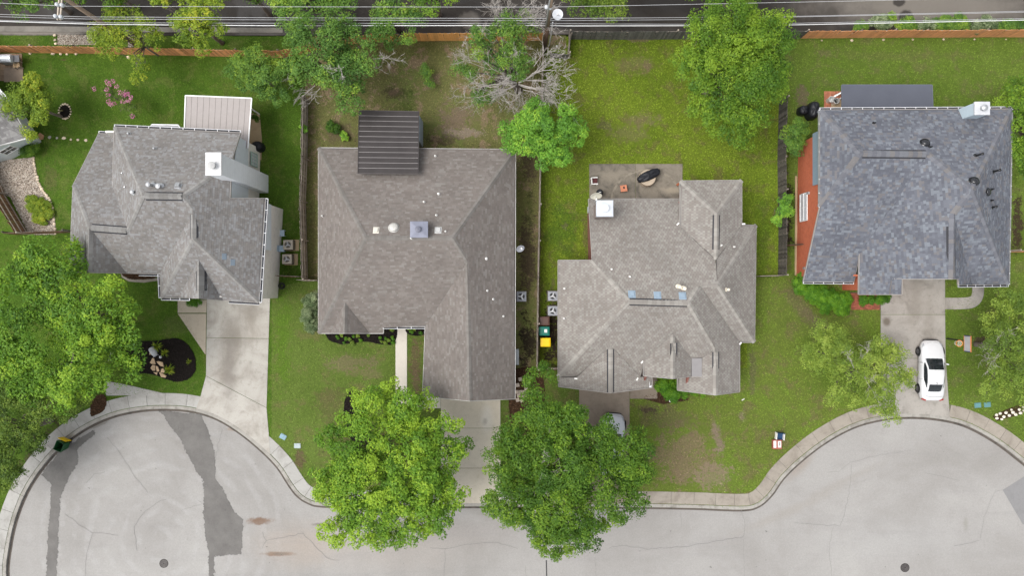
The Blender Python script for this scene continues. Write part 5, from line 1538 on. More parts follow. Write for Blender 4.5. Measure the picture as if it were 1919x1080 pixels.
T('round_tree', 'small rounded green tree beside the big tree in the deep green yard', [(475, 135, 42), (500, 150, 40), (515, 172, 26, -.3), (458, 118, 24), (490, 112, 22)], 3.4, 1.3, 'blue', clump=0.44, per=56, size=0.14, trunk_r=0.1, seed=25, tone=0.5)
T('half_dead_oak', 'spreading green tree with bare grey twigs over the left side of the brown yard', [(615, 110, 74), (580, 80, 54), (665, 85, 56), (640, 160, 55), (600, 170, 44), (690, 125, 45), (630, 45, 44), (575, 130, 40), (620, 205, 28, -.8)], 5.6, 2.0, 'blue', clump=0.55, per=52, size=0.15, trunk_r=0.22, seed=26, gaps=0.30, tone=0.40,
  dead=[(700, 110, 752, 104, 5.6, 5.8, .06, 3), (700, 125, 732, 140, 5.4, 5.4, .05, 2), (590, 160, 556, 190, 5.2, 5.0, .06, 3), (600, 165, 575, 205, 5.2, 5.2, .05, 3), (560, 140, 540, 165, 5.0, 5.2, .04, 2), (640, 130, 645, 152, 6.9, 7.2, .06, 3), (645, 125, 610, 132, 6.9, 7.2, .05, 3)])
T('alley_bush_tree', 'medium green tree at the fence between the big tree and the orange fence section', [(735, 40, 40), (715, 62, 30), (765, 35, 28), (750, 75, 30, -.4), (730, 15, 34), (778, 10, 24)], 4.4, 1.4, 'blue', clump=0.46, per=52, size=0.14, trunk_r=0.12, seed=27, tone=0.52, gaps=.1)
T('dying_oak', 'half dead tree with long bleached bare limbs at the property line', [(900, 100, 55), (945, 82, 50), (880, 150, 40, -1), (905, 165, 36, -1.2), (960, 120, 36), (915, 60, 34), (985, 80, 24), (955, 165, 20, -1.4)], 5.2, 1.6, 'blue', cover=.75, clump=0.46, per=44, size=0.14, trunk_r=0.24, seed=28, gaps=0.34, tone=0.45, base=P2(972, 168),
  dead=[(968, 155, 910, 135, 4.6, 5.6, .13, 3), (968, 155, 862, 175, 4.4, 5.2, .12, 4), (968, 158, 870, 192, 4.2, 5.0, .10, 4), (972, 155, 1045, 105, 4.8, 6.2, .13, 4), (972, 158, 1065, 175, 4.5, 5.6, .13, 4), (975, 160, 1040, 190, 4.4, 5.2, .10, 4), (970, 150, 985, 100, 4.8, 6.2, .11, 4), (968, 150, 890, 115, 5.0, 6.2, .08, 4), (972, 155, 1050, 140, 4.8, 6.0, .09, 4), (966, 160, 905, 205, 4.2, 4.8, .07, 4), (968, 165, 955, 205, 4.0, 4.6, .08, 3), (930, 130, 850, 95, 5.4, 6.0, .06, 4), (925, 80, 875, 55, 5.6, 6.2, .05, 3), (985, 150, 1030, 75, 5.2, 6.6, .07, 4), (980, 168, 1075, 200, 4.4, 5.0, .06, 3), (975, 165, 985, 215, 4.0, 4.2, .07, 3), (965, 140, 925, 165, 5.4, 6.0, .06, 3)])
T('bare_alley_tree', 'bare grey dead tree standing in the alley above the half dead tree', [(985, 35, 12), (995, 55, 10), (965, 45, 9)], 4.2, .8, 'blue', cover=.6, clump=0.4, per=34, size=.13, trunk_r=.1, seed=29, base=P2(966, 58), tone=.5,
  dead=[(962, 50, 915, 12, 3.0, 6.4, .09, 4), (962, 50, 985, -8, 3.0, 6.8, .09, 4), (962, 50, 950, -10, 3.0, 6.8, .08, 4), (960, 48, 925, 28, 3.0, 6.0, .06, 4), (964, 50, 1005, 20, 3.0, 6.0, .06, 3)])
T('ash_tree', 'rounded lime green tree on the property line between brown house and yellow green yard', [(1010, 245, 52), (1050, 240, 42), (985, 255, 34), (1040, 285, 40), (1005, 205, 24), (950, 245, 22), (1020, 305, 24, -.3), (1075, 250, 28), (1060, 215, 26), (962, 268, 14, -.5)], 4.6, 1.7, 'lime', clump=0.46, per=60, size=0.16, trunk_r=0.15, seed=30, tone=0.5, gaps=.06)
T('pecan_tree', 'large dense green tree between the yellow green yard and the blue grey house yard', [(1385, 110, 88), (1330, 130, 66), (1440, 95, 64), (1380, 50, 62), (1325, 75, 50), (1390, 180, 70), (1430, 150, 55), (1360, 225, 52, -1.), (1340, 195, 46), (1455, 55, 44), (1385, 250, 26, -1.6), (1300, 105, 36, -.5), (1345, 35, 36), (1286, 120, 30, -.6), (1290, 70, 28), (1480, 110, 26)], 7.2, 2.5, 'dark', clump=0.62, per=70, size=0.16, trunk_r=0.3, seed=31, tone=0.64, gaps=.05)
T('small_yard_tree', 'round yellowish green tree over the slate grey roof corner at far left', [(60, 200, 46), (40, 190, 36), (85, 205, 30), (60, 235, 24, -.3), (75, 170, 24), (25, 205, 22), (58, 160, 20)], 3.6, 1.3, 'yellow', clump=0.42, per=50, size=0.14, trunk_r=0.1, seed=32, tone=0.35, gaps=.08)
# front street trees
T('red_oak_tree', 'large lime green street tree left of the warm driveway, in front of the brown house', [(725, 860, 105), (665, 850, 80), (790, 845, 78), (725, 940, 88), (640, 900, 60), (800, 910, 68), (700, 780, 70), (770, 780, 58), (735, 730, 34), (845, 840, 34), (660, 955, 50), (770, 985, 45), (710, 1010, 36, -.5), (640, 975, 34), (620, 865, 42), (610, 900, 34), (632, 1000, 26), (600, 870, 28), (855, 870, 30), (835, 925, 40), (690, 985, 46), (640, 820, 40), (698, 1030, 22, -.6), (848, 790, 24, -.4), (820, 960, 36), (655, 770, 30), (750, 1010, 20)], 6.2, 2.2, 'oak', clump=0.58, per=62, size=0.18, trunk_r=0.26, seed=33, tone=0.68, gaps=0.12)
T('shumard_oak', 'large deep green street tree over the white parked car', [(1060, 860, 105), (1000, 850, 76), (1120, 855, 80), (1060, 940, 92), (1000, 930, 70), (1130, 930, 70), (1010, 770, 48), (1065, 780, 50), (1000, 715, 34, -.3), (1180, 880, 46), (1190, 835, 34), (1050, 1010, 46), (1090, 990, 42), (950, 890, 38), (945, 945, 38), (1000, 990, 34), (975, 820, 30), (1165, 960, 26), (1025, 1035, 20, -.4), (1105, 1010, 20), (930, 870, 24), (1185, 930, 30), (1172, 815, 26), (1150, 850, 44), (950, 860, 30), (1150, 980, 26), (975, 960, 40), (1150, 880, 50)], 6.4, 2.3, 'dark', clump=0.56, per=60, size=0.17, trunk_r=0.28, seed=34, tone=0.44, gaps=0.10,
  dead=[(1090, 830, 1125, 815, 7.0, 7.6, .06, 3), (1080, 850, 1120, 865, 7.0, 7.4, .06, 3), (1060, 850, 1000, 875, 7.2, 7.6, .05, 3), (1040, 820, 1010, 800, 7.0, 7.4, .04, 2), (1060, 960, 1030, 990, 7.0, 7.3, .04, 2)])
T('cedar_elm', 'sparse light green tree over the left edge of the stained driveway', [(1560, 660, 52), (1600, 700, 62), (1650, 690, 54), (1540, 690, 38), (1640, 740, 48), (1670, 660, 40), (1580, 735, 40), (1550, 625, 30), (1690, 710, 30), (1525, 670, 34), (1665, 765, 30), (1640, 640, 30), (1672, 785, 14)], 4.6, 1.5, 'pale', cover=0.95, clump=0.46, per=40, size=0.14, trunk_r=0.16, seed=35, tone=0.6, gaps=0.28,
  dead=[(1600, 690, 1590, 665, 5.6, 6.2, .05, 3), (1605, 695, 1650, 735, 5.4, 5.8, .05, 3), (1600, 690, 1640, 650, 5.2, 5.6, .04, 3)])
T('loose_elm', 'pale loose leaved tree at the right edge beside the basketball hoop', [(1880, 640, 66), (1920, 600, 58), (1860, 690, 46), (1910, 700, 60), (1890, 575, 38), (1846, 672, 22), (1960, 650, 70), (1862, 612, 32), (1930, 740, 40), (1855, 725, 28)], 4.6, 1.6, 'pale', cover=0.8, clump=0.46, per=44, size=0.14, trunk_r=0.16, seed=36, tone=0.42, gaps=0.34,
  dead=[(1885, 650, 1860, 690, 5.4, 6.0, .04, 3), (1885, 650, 1900, 615, 5.6, 6.2, .04, 3), (1885, 650, 1845, 640, 5.2, 5.6, .04, 3)])
T('side_tree', 'green tree at the right edge beside the blue grey roof', [(1905, 200, 48), (1925, 260, 46), (1890, 180, 26), (1915, 310, 30), (1895, 232, 28), (1950, 200, 60), (1918, 160, 26), (1905, 290, 22)], 4.6, 1.6, 'dark', clump=0.5, per=54, size=0.15, trunk_r=0.14, seed=37, tone=0.6)
T('yard_shrub_tree', 'small green tree at the fence corner beside the covered grill', [(1487, 248, 26), (1478, 262, 18), (1498, 240, 18), (1490, 275, 14)], 2.2, .8, 'blue', clump=0.34, per=46, size=0.13, trunk_r=0.05, seed=38, tone=0.5)
T('young_tree', 'tiny lime green sapling leaning against the dark fence by the brick wall', [(1468, 380, 15), (1475, 392, 14), (1462, 400, 11), (1456, 412, 8), (1478, 372, 8)], 1.9, .5, 'lime', clump=0.26, per=34, size=0.13, trunk_r=0.03, seed=39, tone=0.65)
# beyond the alley
for i, (lab, bl, z, lf, sd, tn) in enumerate([
  ('green tree beyond the alley at the top left corner', [(60, -5, 28), (95, -8, 24), (20, -30, 60), (80, -40, 50), (40, 8, 14)], 5.0, 'blue', 41, .55),
  ('dark tree beyond the alley above the leaning pole', [(165, -18, 30), (215, -20, 40), (180, -50, 50)], 5.0, 'dark', 42, .5),
  ('low green tree beyond the alley between the yellow green tree and the big tree', [(430, -16, 28), (460, -30, 40), (500, -14, 26)], 5.0, 'live', 43, .5),
  ('leafy tree beyond the alley above the half dead spreading tree', [(555, 0, 40), (600, 2, 40), (640, -5, 34), (580, -30, 50), (540, 30, 24), (520, -5, 26)], 5.4, 'blue', 44, .58),
  ('dark green tree beyond the alley left of the bare grey tree', [(800, -2, 26), (830, -8, 28), (775, -14, 26), (815, -40, 50), (810, 18, 10)], 5.2, 'dark', 45, .55),
  ('broad tree beyond the alley right of the pole with the dish', [(1075, 0, 30), (1120, 2, 34), (1165, -4, 32), (1130, -30, 60), (1150, 20, 18), (1215, -12, 28), (1200, -40, 50)], 5.4, 'live', 46, .62),
  ('olive tree beyond the alley behind the large dense tree', [(1340, -5, 34), (1385, -12, 40), (1440, -8, 32), (1380, -45, 60), (1300, -14, 22), (1480, -20, 26)], 5.2, 'live', 47, .55)]):
    T('alley_tree', lab, bl, z, 1.6, lf, clump=0.5, per=46, size=0.15, trunk_r=0.16, seed=sd, tone=tn, gaps=.1, group='trees beyond the alley')

# crape myrtle with pink blossom
cm = T('crape_myrtle', 'open shrub with pink blossom in the deep green lawn', [(205, 170, 20), (225, 185, 22), (242, 200, 16), (185, 162, 14), (215, 200, 12), (252, 212, 10)], 1.9, .6, 'live', cover=.8, clump=0.3, per=30, size=0.10, trunk_r=0.04, seed=51, gaps=.25, tone=.5, cat='shrub')
rg = np.random.default_rng(52)
pc_ = np.array([P(x, y, 2.5) for x, y in ((201, 153), (206, 157), (212, 152), (219, 162), (225, 173), (232, 178), (240, 176), (245, 183), (240, 188), (203, 190), (208, 196), (213, 193), (203, 178), (176, 166), (248, 218), (235, 172), (200, 168), (230, 190))])
V, tn = leaves(pc_, np.tile([0, 0, 1.0], (len(pc_), 1)), np.full(len(pc_), .2), 26, 0.10, rg, 0.5)
np_mesh('blossom', V, 4, M_PINK, cm, tn)

def shrub(name, label, blobs, zc, rz, leaf, seed, clump=0.3, per=40, size=0.1, tone=0.5, cat='shrub', group=None, gaps=0.0, shell=0.55, cover=1.2):
    return tree(name, label, blobs, zc, rz, leaf, cover=cover, clump=clump, per=per, size=size, trunk_r=0.03, seed=seed, tone=tone, cat=cat, group=group, limbs=False, gaps=gaps, shell=shell, macro=clump * 1.25)
shrub('round_shrub', 'silvery flowering round shrub tucked under the brown house west eave', [(582, 568, 15), (580, 590, 16), (585, 610, 15), (592, 560, 13)], 1.0, .7, 'grey', 61, .25, 46, .11)
shrub('clipped_hedge', 'long clipped bright green hedge in front of the orange brick wall', [(1500, 535, 17), (1518, 545, 18), (1537, 555, 20), (1556, 563, 21), (1575, 570, 21), (1500, 523, 12), (1545, 575, 12), (1585, 562, 12)], .8, .55, 'hedge', 62, .26, 60, .10, .55, 'hedge')
shrub('clipped_hedge', 'short clipped hedge between the brick walk and stained driveway', [(1619, 562, 9), (1632, 562, 10), (1645, 562, 10), (1657, 561, 9), (1664, 558, 7)], .5, .35, 'hedge', 63, .22, 50, .09, .4, 'hedge')
shrub('entry_shrub', 'dark leafy bush in the entry nook of the tan grey house', [(1245, 720, 15), (1255, 735, 16), (1268, 728, 12), (1262, 742, 12), (1280, 738, 9)], .9, .6, 'hedge', 64, .3, 44, .13, .5, gaps=.1)
shrub('low_shrub', 'low bush along the front right gable of the tan grey house', [(1300, 736, 7), (1318, 739, 7), (1288, 733, 6)], .4, .3, 'hedge', 65, .2, 34, .09, .6)
shrub('yard_bush', 'loose green bush in the brown yard beside the half dead tree', [(800, 140, 15), (806, 155, 11), (795, 128, 10)], .9, .6, 'blue', 66, .3, 34, .11, .55, gaps=.2)
shrub('dark_bush', 'small dark green bush on bare soil left of the porch roof', [(622, 237, 10), (630, 243, 8)], .4, .35, 'dark', 67, .2, 34, .09, .15)
shrub('lime_plant', 'small lime green plant on bare soil left of the porch roof', [(645, 256, 8), (642, 250, 5)], .3, .2, 'lime', 68, .16, 28, .09, .7)
shrub('corner_bush', 'small bush at the foot of the white siding wall at far left', [(56, 281, 13), (66, 278, 9), (48, 284, 9)], .6, .45, 'dark', 69, .22, 36, .09, .45)
shrub('ground_cover', 'yellow green ground cover clump in the gravel bed at far left', [(65, 385, 17), (80, 390, 17), (75, 405, 16), (60, 375, 12), (82, 415, 9), (90, 400, 10)], .2, .25, 'yellow', 70, .2, 60, .08, .42)
shrub('bed_shrub', 'short clipped plant under the front gable of the grey brown house', [(355, 566, 7), (366, 567, 8), (377, 566, 7)], .4, .3, 'hedge', 71, .2, 40, .08, .5)
shrub('patio_plant', 'leafy potted plant under the edge of the cream patio cover', [(476, 218, 6), (480, 222, 5)], .9, .4, 'dark', 72, .2, 34, .1, .4)
shrub('post_plant', 'small vine hanging on the grey side fence', [(570, 243, 6), (567, 238, 4)], 1.2, .3, 'lime', 74, .16, 24, .08, .5)
# weeds growing along the alley behind the right fence
for i, (x, y, r, tn_) in enumerate([(1612, 48, 12, .5), (1650, 42, 16, .6), (1668, 34, 10, .75), (1700, 47, 14, .5), (1735, 48, 14, .5), (1770, 44, 16, .6), (1795, 42, 16, .65), (1845, 46, 17, .55), (1885, 48, 14, .5), (1915, 48, 12, .5)]):
    shrub('alley_weed', ['first', 'second', 'third', 'fourth', 'fifth', 'sixth', 'seventh', 'eighth', 'ninth', 'tenth'][i] + ' weedy clump from the left along the alley behind the terracotta fence', [(x, y, r), (x + r * .8, y + 3, r * .7), (x - r * .8, y + 2, r * .7)], .7, .5, 'grey' if i % 3 == 1 else 'blue', 80 + i, .26, 34, .10, tn_, 'weed', 'weeds along the alley')
# small plants in the black mulch bed of the brown house
for i, (x, y) in enumerate([(633, 632), (640, 627), (648, 635), (655, 636), (662, 630), (671, 630), (644, 643), (660, 643), (675, 638), (692, 628), (712, 632), (713, 640), (722, 635), (728, 637), (735, 634), (722, 643), (736, 642), (735, 618), (771, 622), (775, 618), (788, 624), (766, 615)]):
    shrub('bed_plant', 'small leafy plant in the black mulch bed of the brown house', [(x, y, 3.0), (x + 1, y + 1, 2.2)], .14, .11, 'pale' if i % 2 else 'hedge', 100 + i, .11, 26, .06, .5, 'plant', 'plants in the black mulch bed')
# strappy grasses and agave in the mulch island
def tuft(name, label, px, py, r, n, mat, seed, w=0.035, cat='plant', h=.5, group=None):
    rg = random.Random(seed)
    c = P(px, py)
    root = thing(name, label, cat, c, group=group)
    mb = MB()
    for i in range(n):
        a = rg.uniform(0, 2 * math.pi); l = r * rg.uniform(.6, 1.1); hh = h * rg.uniform(.5, 1.0)
        d = Vector((math.cos(a), math.sin(a), 0)); s_ = Vector((-d.y, d.x, 0)) * w
        p0 = c + Vector((0, 0, 0)); p1 = c + d * l * .5 + Vector((0, 0, hh)); p2 = c + d * l + Vector((0, 0, hh * .55))
        mb.add([p0 - s_ * .6, p0 + s_ * .6, p1 + s_, p1 - s_, p2], [(0, 1, 2, 3), (3, 2, 4)], rg.random())
    mb.build('blade', mat, root, attr=True)['kind'] = 'stuff'
    return root
tuft('agave', 'blue grey agave rosette under the left oak', 212, 670, .42, 16, LF['grey'], 5, .06, h=.35)
tuft('yucca', 'yellowed strappy plant above the grey urn in the mulch island', 297, 649, .5, 40, LF['yellow'], 6, .02)
tuft('yucca', 'yellowed strappy plant to the right of the grey urn', 312, 661, .42, 36, LF['yellow'], 7, .02)
tuft('yucca', 'round yellow green strappy clump beside the flagstones', 320, 693, .5, 60, LF['yellow'], 8, .022)
tuft('yucca', 'small yellow clump at the right end of the mulch island', 355, 678, .28, 26, LF['yellow'], 9, .02, h=.25)
# ------------------------------------------------------------------ fences, plank by plank
def wood(name, col, vary=0.3, perobj=0.3):
    return simple(name, col, 0.85, vary=vary, scale=5, fine=30, perobj=perobj)
W_CEDAR = wood('stained_cedar', (0.68, 0.32, 0.14))
W_ORANGE = wood('new_orange_cedar', (0.72, 0.36, 0.115), .15, .12)
W_TERRA = wood('terracotta_stained_fence', (0.72, 0.34, 0.155), .15, .12)
W_GREY = wood('weathered_grey_wood', (0.36, 0.31, 0.26))
W_DGREY = wood('dark_grey_fence_wood', (0.13, 0.125, 0.115))
W_BLACK = wood('black_stained_fence', (0.095, 0.085, 0.075), .4, .4)
W_BROWN = wood('brown_fence_wood', (0.17, 0.095, 0.055))
W_RAIL = wood('fence_rail_wood', (0.36, 0.31, 0.26))

def fence(label, pts, h, mat, rail_side=1, rail=None, pw=0.142, post=True, rails=3, seed=1, name='fence', gap=0.006, wave=0.03):
    rnd = random.Random(seed)
    pts = [Vector((*P2(*p), 0)) for p in pts]
    root = thing(name, label, 'fence', pts[0])
    me = None
    o0 = pts[0]
    for a, b in zip(pts[:-1], pts[1:]):
        d = b - a; L = d.length; d.normalize()
        ang = math.atan2(d.y, d.x)
        side = Vector((-d.y, d.x, 0)) * rail_side
        n = max(1, int(L / (pw + gap)))
        for i in range(n):
            if me is None:
                w2, t2, c = pw / 2, 0.009, 0.035
                prof = [(-w2, 0), (w2, 0), (w2, h - c), (w2 - c, h), (-w2 + c, h), (-w2, h - c)]
                vs = [(x, -t2, z) for x, z in prof] + [(x, t2, z) for x, z in prof]
                fs = [tuple(range(6)), tuple(range(11, 5, -1))] + [(i_, i_ + 6, (i_ + 1) % 6 + 6, (i_ + 1) % 6) for i_ in range(6)]
                o = MB().add(vs, fs).build('plank', mat, root, local=True)
                me = o.data
            else:
                o = bpy.data.objects.new('plank', me); COL.objects.link(o); o.parent = root
            c = a + d * ((i + 0.5) * L / n)
            o.location = c - o0 + Vector((0, 0, rnd.uniform(-0.03, 0.01) + wave * math.sin(c.x * 0.9)))
            o.rotation_euler = (rnd.gauss(0, 0.012), rnd.gauss(0, 0.008), ang)
        rm = rail or W_RAIL
        for k in range(rails):
            z = 0.25 + (h - 0.5) * k / max(1, rails - 1)
            p0 = a + side * 0.045 + Vector((0, 0, z)); p1 = b + side * 0.045 + Vector((0, 0, z))
            m = (p0 + p1) / 2
            MB().box(m, (L, 0.04, 0.09), ang).build('rail', rm, root)
        if post:
            npst = max(1, int(L / 2.4))
            for k in range(npst + 1):
                c = a + d * (L * k / npst) + side * 0.11
                MB().box(c + Vector((0, 0, h * 0.49)), (0.09, 0.09, h * 0.98), ang).build('post', rm, root)
    return root

fence('stained cedar plank fence behind the deep green lawn at top left', [(-140, 96), (0, 98), (160, 100), (300, 103), (532, 108)], 1.62, W_CEDAR, 1, seed=1)
fence('short cedar fence partly hidden under the big tree at the back', [(532, 108), (650, 84), (700, 78)], 1.62, W_CEDAR, 1, seed=8)
fence('bright orange cedar fence section behind the half dead tree', [(700, 77), (860, 76), (1016, 76)], 1.7, W_ORANGE, 1, seed=2)
fence('dark grey plank fence behind the yellow green yard', [(1066, 73), (1160, 74), (1262, 73)], 1.75, W_DGREY, 1, seed=3)
fence('grey fence panel stepping back round the utility pole', [(1066, 73), (1063, 108)], 1.5, W_GREY, 1, seed=4)
fence('short dark fence panel facing the yellow green yard below the pole', [(1063, 110), (1031, 108)], 1.1, W_DGREY, -1, seed=5)
fence('terracotta stained plank fence behind the blue grey house', [(1500, 72), (1600, 70.5), (1720, 70), (1830, 69.5), (2050, 69)], 1.62, W_TERRA, 1, seed=6, wave=0.05)
fence('dark grey fence hidden behind the large dense tree', [(1262, 73), (1380, 73), (1500, 72)], 1.7, W_DGREY, 1, seed=7)
fence('weathered grey side fence with open rails between green lawn and brown house', [(577, 190), (576, 300), (573, 380), (577, 524)], 1.75, W_GREY, 1, seed=9)
fence('short brown fence return between white brick wall and grey side fence', [(527, 518), (566, 520)], 1.6, W_BROWN, 1, seed=10, post=False)
fence('short grey fence return beside the silvery round shrub', [(566, 526), (600, 527)], 1.6, W_GREY, 1, seed=11, post=False)
fence('thin pale side fence between brown house and tan grey house', [(1016, 95), (1011, 320), (1007, 520), (1005, 690)], 1.7, W_RAIL, 1, seed=12, pw=0.142)
fence('short fence closing the bin side yard of the tan grey house', [(1005, 690), (1044, 690)], 1.5, W_BROWN, 1, W_RAIL, seed=13, post=False)
fence('dark weathered side fence beside the orange brick wall', [(1460, 190), (1457, 300), (1459, 420), (1458, 516)], 1.8, W_BLACK, 1, seed=14)
fence('low dark fence return right of the tan grey house', [(1416, 519), (1458, 518)], 1.2, W_BLACK, 1, seed=15, post=False)
fence('dark gate fence between side fence and orange brick wall', [(1461, 462), (1505, 460)], 1.5, W_BROWN, 1, W_BLACK, seed=16, post=False)
fence('cedar fence at the right edge beyond the blue grey house', [(1887, 473), (2000, 473)], 1.6, W_CEDAR, 1, seed=17)
fence('tall brown plank fence along the gravel bed at far left', [(-30, 265), (10, 365), (55, 440)], 1.7, W_BROWN, 1, seed=18)
fence('dark brown fence between the gravel bed and the grey brown house', [(28, 440), (138, 436)], 1.5, W_BROWN, 1, W_BLACK, seed=19)
fence('grey leaning panel in the alley behind the cedar fence', [(268, 86), (284, 88)], 1.3, W_DGREY, 1, seed=20, post=False)
# ------------------------------------------------------------------ utility poles and lines
M_POLE = simple('weathered_pole_wood', (0.27, 0.20, 0.145), 0.9, vary=0.25, scale=4)
M_POLED = simple('dark_creosote_pole', (0.085, 0.052, 0.036), 0.9, vary=0.3, scale=4)
M_CER = simple('white_insulator', (0.56, 0.58, 0.61), 0.25, vary=0.05)
M_WIRE = simple('aluminium_line', (0.52, 0.52, 0.53), 0.45, 0.3, vary=0.05)
M_CABLE = simple('pale_cable_sheath', (0.74, 0.74, 0.74), 0.5, vary=0.05)
pl = P(262, 88)
up = thing('utility_pole', 'leaning brown utility pole with white insulators at top left', 'utility pole', pl)
MB().tube([pl + Vector((0, 0, -.2)), pl + Vector((0, 0, 11.5))], [0.17, 0.12], 12).build('pole', M_POLE, up, smooth=True)
for zz, dx in ((9.55, .0), (9.15, .0)):
    c = pl + Vector((0, 0, zz))
cr = P(113, 22, 9.6)
for off in (0.0, 0.33):
    a = P(117 - off * 16, -12, 9.6); b = P(113 - off * 16, 37, 9.6)
    MB().tube([a, b], 0.06, 4).build('crossarm', M_GREYW if 'M_GREYW' in globals() else W_GREY, up)
MB().tube([pl + Vector((0, 0, 9.0)), P(117, 12, 9.55)], 0.025, 4).build('brace', M_STEEL, up)
MB().tube([pl + Vector((0, 0, 9.4)), P(117, -8, 9.6)], 0.025, 4).build('brace', M_STEEL, up)
for x, y in ((109, 9), (118, 10), (106, 31), (116, 32)):
    p = P(x, y, 9.75)
    MB().lathe(p, [(0.05, -.1), (0.12, -.02), (0.12, .04), (0.08, .08), (0.13, .12), (0.11, .2), (0.0, .26)], 14).build('insulator', M_CER, up, smooth=True)
pr_ = P(1020, 94)
up2 = thing('utility_pole', 'dark upright utility pole beside the satellite dish at the back fence', 'utility pole', pr_)
MB().tube([pr_ + Vector((0, 0, -.2)), pr_ + Vector((0, 0, 5.3))], [0.19, 0.165], 12).build('pole', M_POLED, up2, smooth=True)
MB().tube([pr_ + Vector((0, 0, 5.25)), pr_ + Vector((0, 0, 11.5))], [0.15, 0.11], 12).build('pole_top', M_POLE, up2, smooth=True)
MB().tube([pr_ + Vector((-.12, -.12, 5.2)), pr_ + Vector((-.10, -.12, 11.0))], 0.05, 8).build('riser_pipe', M_STEEL, up2, smooth=True)
for x, y, z in ((1031, 14, 8.6), (1029, 36, 6.2), (1024, 13, 8.6)):
    p = P(x, y, z)
    MB().lathe(p, [(0.05, -.15), (0.13, -.08), (0.14, .06), (0.09, .16), (0, .2)], 12).build('insulator', M_CER, up2, smooth=True)
def line(label, pts, r, mat, sag=0.12, name='power_line'):
    root = None
    path = []
    pw = [P(*p) for p in pts]
    for a, b in zip(pw[:-1], pw[1:]):
        n = 14
        for k in range(n):
            t = k / n
            path.append(a.lerp(b, t) + Vector((0, 0, -sag * 4 * t * (1 - t) * (b - a).length / 40)))
    path.append(pw[-1])
    tag(MB().tube(path, r, 6).build(name, mat), label, 'cable')
line('highest thin power line crossing the top of the picture', [(-200, -4, 8.9), (128, 11, 9.0), (1031, 12.5, 8.7), (1440, 4.5, 8.7), (2100, -10, 8.7)], 0.013, M_WIRE, .05)
line('upper of the two middle power lines over the alley', [(-200, 20, 6.8), (160, 31, 6.8), (1030, 34, 6.5), (1440, 31, 6.4), (2100, 16, 6.4)], 0.014, M_WIRE, .05)
line('lower of the two middle power lines over the alley', [(-200, 25, 6.5), (163, 35, 6.5), (1030, 38, 6.2), (1300, 36, 6.1), (1390, 33, 6.1), (2100, 18.5, 6.1)], 0.014, M_WIRE, .05)
line('thin cable just above the thick white cable', [(-200, 32, 5.6), (180, 42, 5.6), (1029, 43.5, 5.2), (1300, 45, 5.2), (1490, 43, 5.2), (2100, 30, 5.2)], 0.015, M_WIRE, .04)
line('thick white communications cable above the back fences', [(-200, 33, 5.4), (185, 45, 5.4), (500, 47.5, 5.3), (1028, 47, 5.0), (1060, 48, 5.0), (1440, 47, 5.0), (2100, 33, 5.0)], 0.028, M_CABLE, .04)
# satellite dish on a tall mast
def dish(root, c, aim, r, mat, arm_dir):
    c = Vector(c); aim = Vector(aim).normalized()
    prof = [(0.001, 0.0)] + [(r * t, 0.22 * r * t * t) for t in (.25, .5, .75, 1.0)] + [(r * 1.03, 0.22 * r), (r * 1.0, 0.22 * r - 0.02)] + [(r * t, 0.22 * r * t * t - 0.025) for t in (.75, .5, .25)] + [(0.001, -0.03)]
    MB().lathe(c, prof, 28, aim).build('reflector', mat, root, smooth=True)
    q = Vector((0, 0, 1)).rotation_difference(aim)
    tip = c + aim * r * 0.85 + Vector(arm_dir) * r * 0.55
    MB().tube([c + Vector(arm_dir) * r * 0.95, tip], 0.02, 5).build('feed_arm', M_STEEL, root)
    MB().lathe(tip, [(0.035, -.05), (0.06, 0), (0.06, .08), (0.03, .12)], 10, -aim).build('feed_horn', M_PVC, root)
b = P(1029, 86)
d1 = thing('satellite_dish', 'round white satellite dish on a tall slim mast beside the pole', 'satellite dish', b)
MB().tube([b, b + Vector((0, 0, 5.0))], 0.04, 8).build('mast', M_GUTW, d1)
dish(d1, P(1045, 27, 5.3), (0.0, -0.15, 1), 0.36, M_CER, (0, -0.2, 0))
p, n = h3.on_roof(1114, 379)
d2 = thing('satellite_dish', 'oval cream satellite dish on the rear eave beside the white chimney cap', 'satellite dish', p)
MB().tube([p, p + Vector((0, .05, .8))], 0.03, 8).build('mast', M_STEEL, d2)
dish(d2, P(1117, 366, 4.1), (0.05, -0.85, 0.42), 0.40, simple('cream_dish', (0.66, 0.64, 0.54), .5), (0, -.1, -.35))
p = P(974, 466, 2.8)
d3 = thing('satellite_dish', 'small grey satellite dish on the east eave of the brown house', 'satellite dish', p)
MB().tube([p + Vector((-.15, 0, 0)), p + Vector((0.02, 0, .35))], 0.025, 6).build('mast', M_STEEL, d3)
dish(d3, p + Vector((0.02, 0, .4)), (0.3, -0.65, 0.68), 0.30, simple('grey_dish', (0.30, 0.31, 0.34), .5), (.25, .75, .3))

